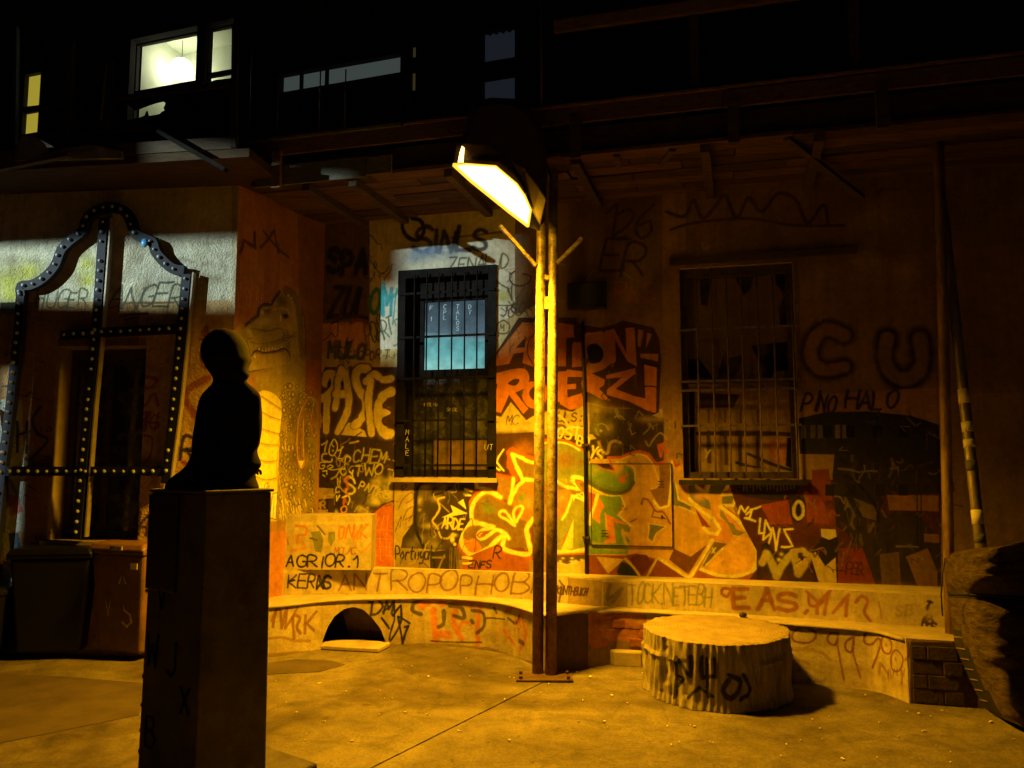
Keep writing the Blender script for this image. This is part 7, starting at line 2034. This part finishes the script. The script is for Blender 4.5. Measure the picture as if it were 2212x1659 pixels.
# NEPAL sticker on the lid edge and paint on the side of the bin
def on_bin(name, txt, x, z, s_, r, mat, y, adv=.62):
    bm = bmesh.new()
    for k_, ch in enumerate(txt):
        for stx in FONT[ch]:
            bm_tube(bm, [Vector((x + k_ * s_ * adv + a * s_ * .45, y, z + c_ * s_)) for a, c_ in stx], r, 5)
    return from_bm(name, bm, mat, b1, world=False)
HBN = at_y(262, 1166, bc.y + .2).z
bm = bmesh.new(); bm_box(bm, (.03, -.298, HBN * .95), (.13, .004, .036)); from_bm('sticker', bm, m_stk, b1, world=False)
on_bin('lettering', 'NEPAL', -.028, HBN * .95 - .012, .023, .0022, m_binb, -.302, 1.0)
bm = bmesh.new(); bm_box(bm, (.19, -.262, HBN * .80), (.07, .004, .05)); from_bm('sticker', bm, m_stk, b1, world=False)
m_sprayy = M_plain('yellow_spray', (.5, .4, .1), (.65, .52, .16), .8)
on_bin('scrawl', 'X', .02, .62, .16, .010, m_sprayy, -.236)
on_bin('scrawl', 'S', .05, .28, .22, .012, m_sprayy, -.214)
on_bin('scrawl', 'V', -.14, .36, .18, .008, m_sprayy, -.222)
b0 = at_h(110, 1434)
bin_(b0.x - .12, b0.y + .30, math.radians(8), .62, .52, .92, m_binb, m_binb, 'black wheelie bin in deep shade in front of the bulb frame')
b0 = at_h(-70, 1436)
bin_(b0.x - .05, b0.y + .30, math.radians(-6), .60, .52, .60, m_binb, m_binb, 'low black bin at the left edge of the courtyard')

# ------------------------------------------------------------------ scaffold poles and tarpaulin bundle on the right
def pole(label, a_, b_, r, mat=m_iron):
    t = thing('steel_pole', label, 'pole', a_)
    tube_obj('shaft', [a_, a_.lerp(b_, .33), a_.lerp(b_, .66), b_], r, mat, t, 16)
    return t
m_pp = M_plain('rust_streaked_pole', (.10, .05, .02), (.40, .27, .13), .45, 11, 50, .6, metal=.2, stretch=(1, 1, .35))
a_ = at_y(2052, 1300, 5.62); b_ = at_y(2035, 600, 5.62)
d_ = (b_ - a_).normalized(); a_ = a_ - d_ * (a_.z / d_.z)
t = pole('upright rusty steel pole behind the tarpaulin bundle', a_, b_ + d_ * 1.2, .036, m_pp)
a_ = at_y(2122, 1210, 5.35); b_ = at_y(2040, 480, 5.75)
d_ = (b_ - a_).normalized(); a_ = a_ - d_ * (a_.z / d_.z)
t2 = pole('leaning steel pole with pale tape bands rising from the tarpaulin bundle', a_, b_ + d_ * 1.0, .036, M_plain('dull_steel_pole', (.16, .13, .09), (.36, .3, .22), .4, 11, 50, .4, metal=.5, stretch=(1, 1, .35)))
for v0, v1, mt_ in ((840, 872, m_stk), (912, 934, m_stk), (950, 968, m_stk), (995, 1018, m_pale), (1100, 1130, m_stk), (1150, 1170, m_pale)):
    def onp(v_):
        # height on the pole axis
        h_ = at_y(2080, v_, 5.5).z
        k_ = (h_ - a_.z) / d_.z
        return a_ + d_ * k_
    tube_obj('tape_band', [onp(v1), onp(v0)], .0375, mt_, t2, 16)

m_tarp = M_plain('brown_canvas', (.06, .042, .024), (.20, .14, .075), .95, 7, 16, 1.0, bdist=.06, stretch=(1.5, 1.5, 4), spec=.05)
m_tarpd = M_plain('dark_canvas', (.012, .011, .012), (.04, .035, .03), .9, 3, 70, .5)
tb_ = at_h(2150, 1547)
TY = tb_.y
tarp = thing('tarpaulin_bundle', 'big brown canvas gathered with a strap and falling in folds at the right edge', 'canvas', (tb_.x, TY, 0))
le = [(2150, 1182), (2108, 1184), (2070, 1190), (2048, 1202), (2040, 1228), (2042, 1256), (2047, 1284), (2050, 1312), (2056, 1350), (2064, 1395), (2080, 1435), (2098, 1475), (2118, 1515), (2140, 1546)]
re = [(2500, 1105), (2500, 1130), (2500, 1150), (2500, 1175), (2500, 1215), (2500, 1260), (2500, 1330), (2500, 1400), (2500, 1470), (2500, 1545), (2500, 1600), (2500, 1655), (2500, 1700), (2500, 1740)]
le_s = smooth(le, 9); re_s = smooth(re, 9)
NN = len(le_s); NK = 46
bm = bmesh.new()
grid = []
for i in range(NN):
    t = i / (NN - 1)
    row = []
    for k in range(NK + 1):
        q = k / NK
        u = le_s[i][0] + (re_s[i][0] - le_s[i][0]) * q
        v_ = le_s[i][1] + (re_s[i][1] - le_s[i][1]) * (q ** 1.25)
        body_ = .34 * math.sin(min(1, q * 2.1) * math.pi) * (1.0 - .5 * math.exp(-((t - .47) / .05) ** 2))
        fold = .034 * math.sin(t * 24 + 2.0 * math.sin(t * 9) + 4 * q) + .010 * math.sin(t * 43 + 7 * q + 1) + .018 * math.sin(t * 9 + 17 * q) + .009 * math.sin(t * 71 + 3 * math.sin(t * 19) + 13 * q) + .006 * math.sin(t * 37 + 61 * q)
        fold *= min(1, q * 5) * (.35 + 1.0 * q if t > .47 else .55)
        yy = TY + .10 * (1 - t) - body_ + fold + .12 * (1 - min(1, q * 9)) 
        p_ = at_y(u, v_, yy)
        if t > .93: p_.z = max(p_.z, .004)
        p_.z = max(p_.z, .004)
        row.append(bm.verts.new(p_))
    grid.append(row)
for i in range(NN - 1):
    for k in range(NK):
        f = bm.faces.new((grid[i][k], grid[i][k + 1], grid[i + 1][k + 1], grid[i + 1][k]))
        t = i / NN; q = k / NK
        lim = .22 + .05 * math.sin(t * 31) + .03 * math.sin(t * 77)
        if t > .62 and q < .035 + .05 * (t - .62) / .38: f.material_index = 1
o = from_bm('canvas', bm, [m_tarp, m_tarpd], tarp, smooth=True)
mo = o.modifiers.new('thick', 'SOLIDIFY'); mo.thickness = .012; mo.offset = 1
def tpt(i, k, fwd=.012):
    return Vector(gco[i][k]) + Vector((0, -fwd, 0))
gco = [[None] * (NK + 1) for _ in range(NN)]
for p_i in range(NN):
    for k in range(NK + 1):
        gco[p_i][k] = o.data.vertices[p_i * (NK + 1) + k].co.copy()
i0 = int(NN * .455)
tube_obj('strap', [tpt(i0, k) for k in range(0, NK + 1, 2)], .010, m_black, tarp, 6)
tube_obj('strap', [tpt(i0 + 2, k) for k in range(0, NK + 1, 2)], .006, m_black, tarp, 6)
for j in range(7):
    i = int(NN * (.66 + j * .042))
    tube_obj('woven_stripe', [tpt(i, 0, .008), tpt(i, 1, .008), tpt(i, 2, .008)], .006, m_board, tarp, 5)
tube_obj('hanging_cord', [at_y(2042, 1205, TY - .02), at_y(2036, 1240, TY - .03), at_y(2033, 1285, TY - .02), at_y(2036, 1330, TY - .02)], .005, m_black, tarp, 6)

# ------------------------------------------------------------------ litter
m_lit2 = M_plain('paper_scraps', (.5, .42, .25), (.75, .66, .45), .8, 30, 60, .2)
bm = bmesh.new()
spots = [(925, 1462), (1015, 1462), (1100, 1464), (1090, 1512), (748, 1494), (820, 1493), (617, 1500), (690, 1477), (1395, 1417), (1440, 1412), (1310, 1415), (1275, 1463), (1322, 1503), (1355, 1520), (1305, 1560),
         (1960, 1538), (1985, 1542), (2010, 1548), (2035, 1536), (1900, 1562), (1940, 1592), (2140, 1560), (2190, 1598), (1996, 1580), (1755, 1555), (875, 1540), (1100, 1600), (700, 1560), (760, 1602), (990, 1580), (1185, 1478), (1195, 1525), (1500, 1570), (1820, 1640), (1730, 1600), (1450, 1610), (1250, 1560), (640, 1540)]
for _ in range(90):
    spots.append((rnd.uniform(560, 2200), 1420 + 239 * rnd.random() ** 1.3))
for i, (u, v_) in enumerate(spots):
    p_ = at_h(u, v_)
    s_ = rnd.uniform(.010, .024) if i < 38 else rnd.uniform(.004, .011)
    bm_box(bm, (p_.x, p_.y, .004), (s_, s_ * rnd.uniform(.3, .7), .006), rz=rnd.uniform(0, 3.1), ry=rnd.uniform(-.2, .2))
o = from_bm('litter', bm, m_lit2)
tag(o, 'scattered cigarette ends and paper scraps on the paving', kind='stuff')
bm = bmesh.new()
for u, v_ in ((1610, 1337), (1600, 1338)):
    p_ = at_h(u, v_, HB)
    bmesh.ops.create_icosphere(bm, subdivisions=2, radius=.026, matrix=Matrix.Translation((p_.x, p_.y + .06, HB + .018)) @ Matrix.Diagonal((1.2, .9, .8, 1)))
    break
o = from_bm('stone', bm, m_black); tag(o, 'small dark stone lying on the bench behind the log seat', 'stone')

# ------------------------------------------------------------------ added unseen mask house, left: openings cut to shape the cool light patches
LP = Vector((-12.0, 0.0, 5.8))
XM = -9.0
def through(u, v_, path):
    q, h, _ = path.sh(u, v_); p_ = wl(path, q, h)
    k_ = (XM - LP.x) / (p_.x - LP.x)
    return (LP.y + (p_.y - LP.y) * k_, LP.z + (p_.z - LP.z) * k_)
cols = []
A_l = through(-40, 655, P_LEFT); A_r = through(495, 646, P_LEFT)
A_lt = through(-40, 531, P_LEFT); A_rt = through(495, 504, P_LEFT)
B_l = through(800, 800, P_MAIN); B_r = through(1112, 745, P_MAIN)
C_tl = through(-30, 790, P_MQ); C_tr = through(22, 790, P_MQ); C_bl = through(-30, 1400, P_MQ); C_br = through(26, 1400, P_MQ)
_b = wl(P_FAS, P_FAS.sh(560, 300)[0], HS + .12)
BT = LP.z + (_b.z - LP.z) * (XM - LP.x) / (_b.x - LP.x)
yA0, yA1 = A_l[0], min(A_r[0], A_l[0])
def lerp(a_, b_, t_): return a_ + (b_ - a_) * t_
# columns over y at the mask: (y0, y1, [(lo0, lo1, hi0, hi1)])
yB_r, yB_l = B_r[0], A_r[0] - .06
colsd = [(yB_r, yB_l, [(B_r[1], B_l[1], BT, BT)]),
         (yB_l, A_l[0], [(A_r[1], A_l[1], BT, BT)]),]
yc0, yc1 = sorted((C_tr[0], C_tl[0]))
def Alo(y): return lerp(A_r[1], A_l[1], (y - yB_l) / (A_l[0] - yB_l))
def Ahi(y): return lerp(A_rt[1], A_lt[1], (y - yB_l) / (A_l[0] - yB_l))
ye = max(A_l[0], yc1) + .25
colsd = [(yB_r, yB_l, [(B_r[1], B_l[1], BT, BT)]),
         (yB_l, yc0, [(Alo(yB_l), Alo(yc0), Ahi(yB_l), Ahi(yc0))]),
         (yc0, yc1, [(C_br[1], C_bl[1], C_tr[1], C_tl[1]), (Alo(yc0), Alo(yc1), Ahi(yc0), Ahi(yc1))]),
         (yc1, ye, [(Alo(yc1), Alo(ye), Ahi(yc1), Ahi(ye))])]
sb_ = thing('light_mask_house', 'added unseen mask house with openings shaped to cast the cool light patches', 'building', (-9.5, 1.5, 0))
bm = bmesh.new()
def mslab(y0, y1, l0, l1, h0, h1):
    bm_hull8(bm, [Vector((XM, y0, l0)), Vector((XM + .01, y0, l0)), Vector((XM + .01, y1, l1)), Vector((XM, y1, l1)), Vector((XM, y0, h0)), Vector((XM + .01, y0, h0)), Vector((XM + .01, y1, h1)), Vector((XM, y1, h1))])
Z1 = 7.5
mslab(-3.5, colsd[0][0], 0, 0, Z1, Z1)
for y0, y1, hs in colsd:
    lo = (0, 0)
    for (l0, l1, h0, h1) in hs:
        mslab(y0, y1, lo[0], lo[1], l0, l1)
        lo = (h0, h1)
    mslab(y0, y1, lo[0], lo[1], Z1, Z1)
mslab(colsd[-1][1], 3.8, 0, 0, Z1, Z1)
bm_box(bm, (-14.5, .15, 3.75), (.1, 7.4, 7.5)); bm_box(bm, (-11.75, -3.55, 3.75), (5.5, .1, 7.5)); bm_box(bm, (-11.75, 3.85, 3.75), (5.5, .1, 7.5)); bm_box(bm, (-11.75, .15, 7.55), (5.6, 7.5, .1))
from_bm('wall', bm, m_dark, sb_)  # mask shell added to shape the cool light
ld = bpy.data.lights.new('cool_unseen_lamp', 'SPOT')  # unseen source of the cool light, placed from its patches
ld.energy = COOL_W; ld.color = (.80, 1.0, .92); ld.shadow_soft_size = .04
ld.spot_size = math.radians(70); ld.spot_blend = .1
lo_ = bpy.data.objects.new('cool_unseen_lamp', ld); COL.objects.link(lo_)
lo_.location = LP
tgt = Vector((-3.0, 6.8, 3.2))
lo_.rotation_euler = (tgt - LP).to_track_quat('-Z', 'Y').to_euler()
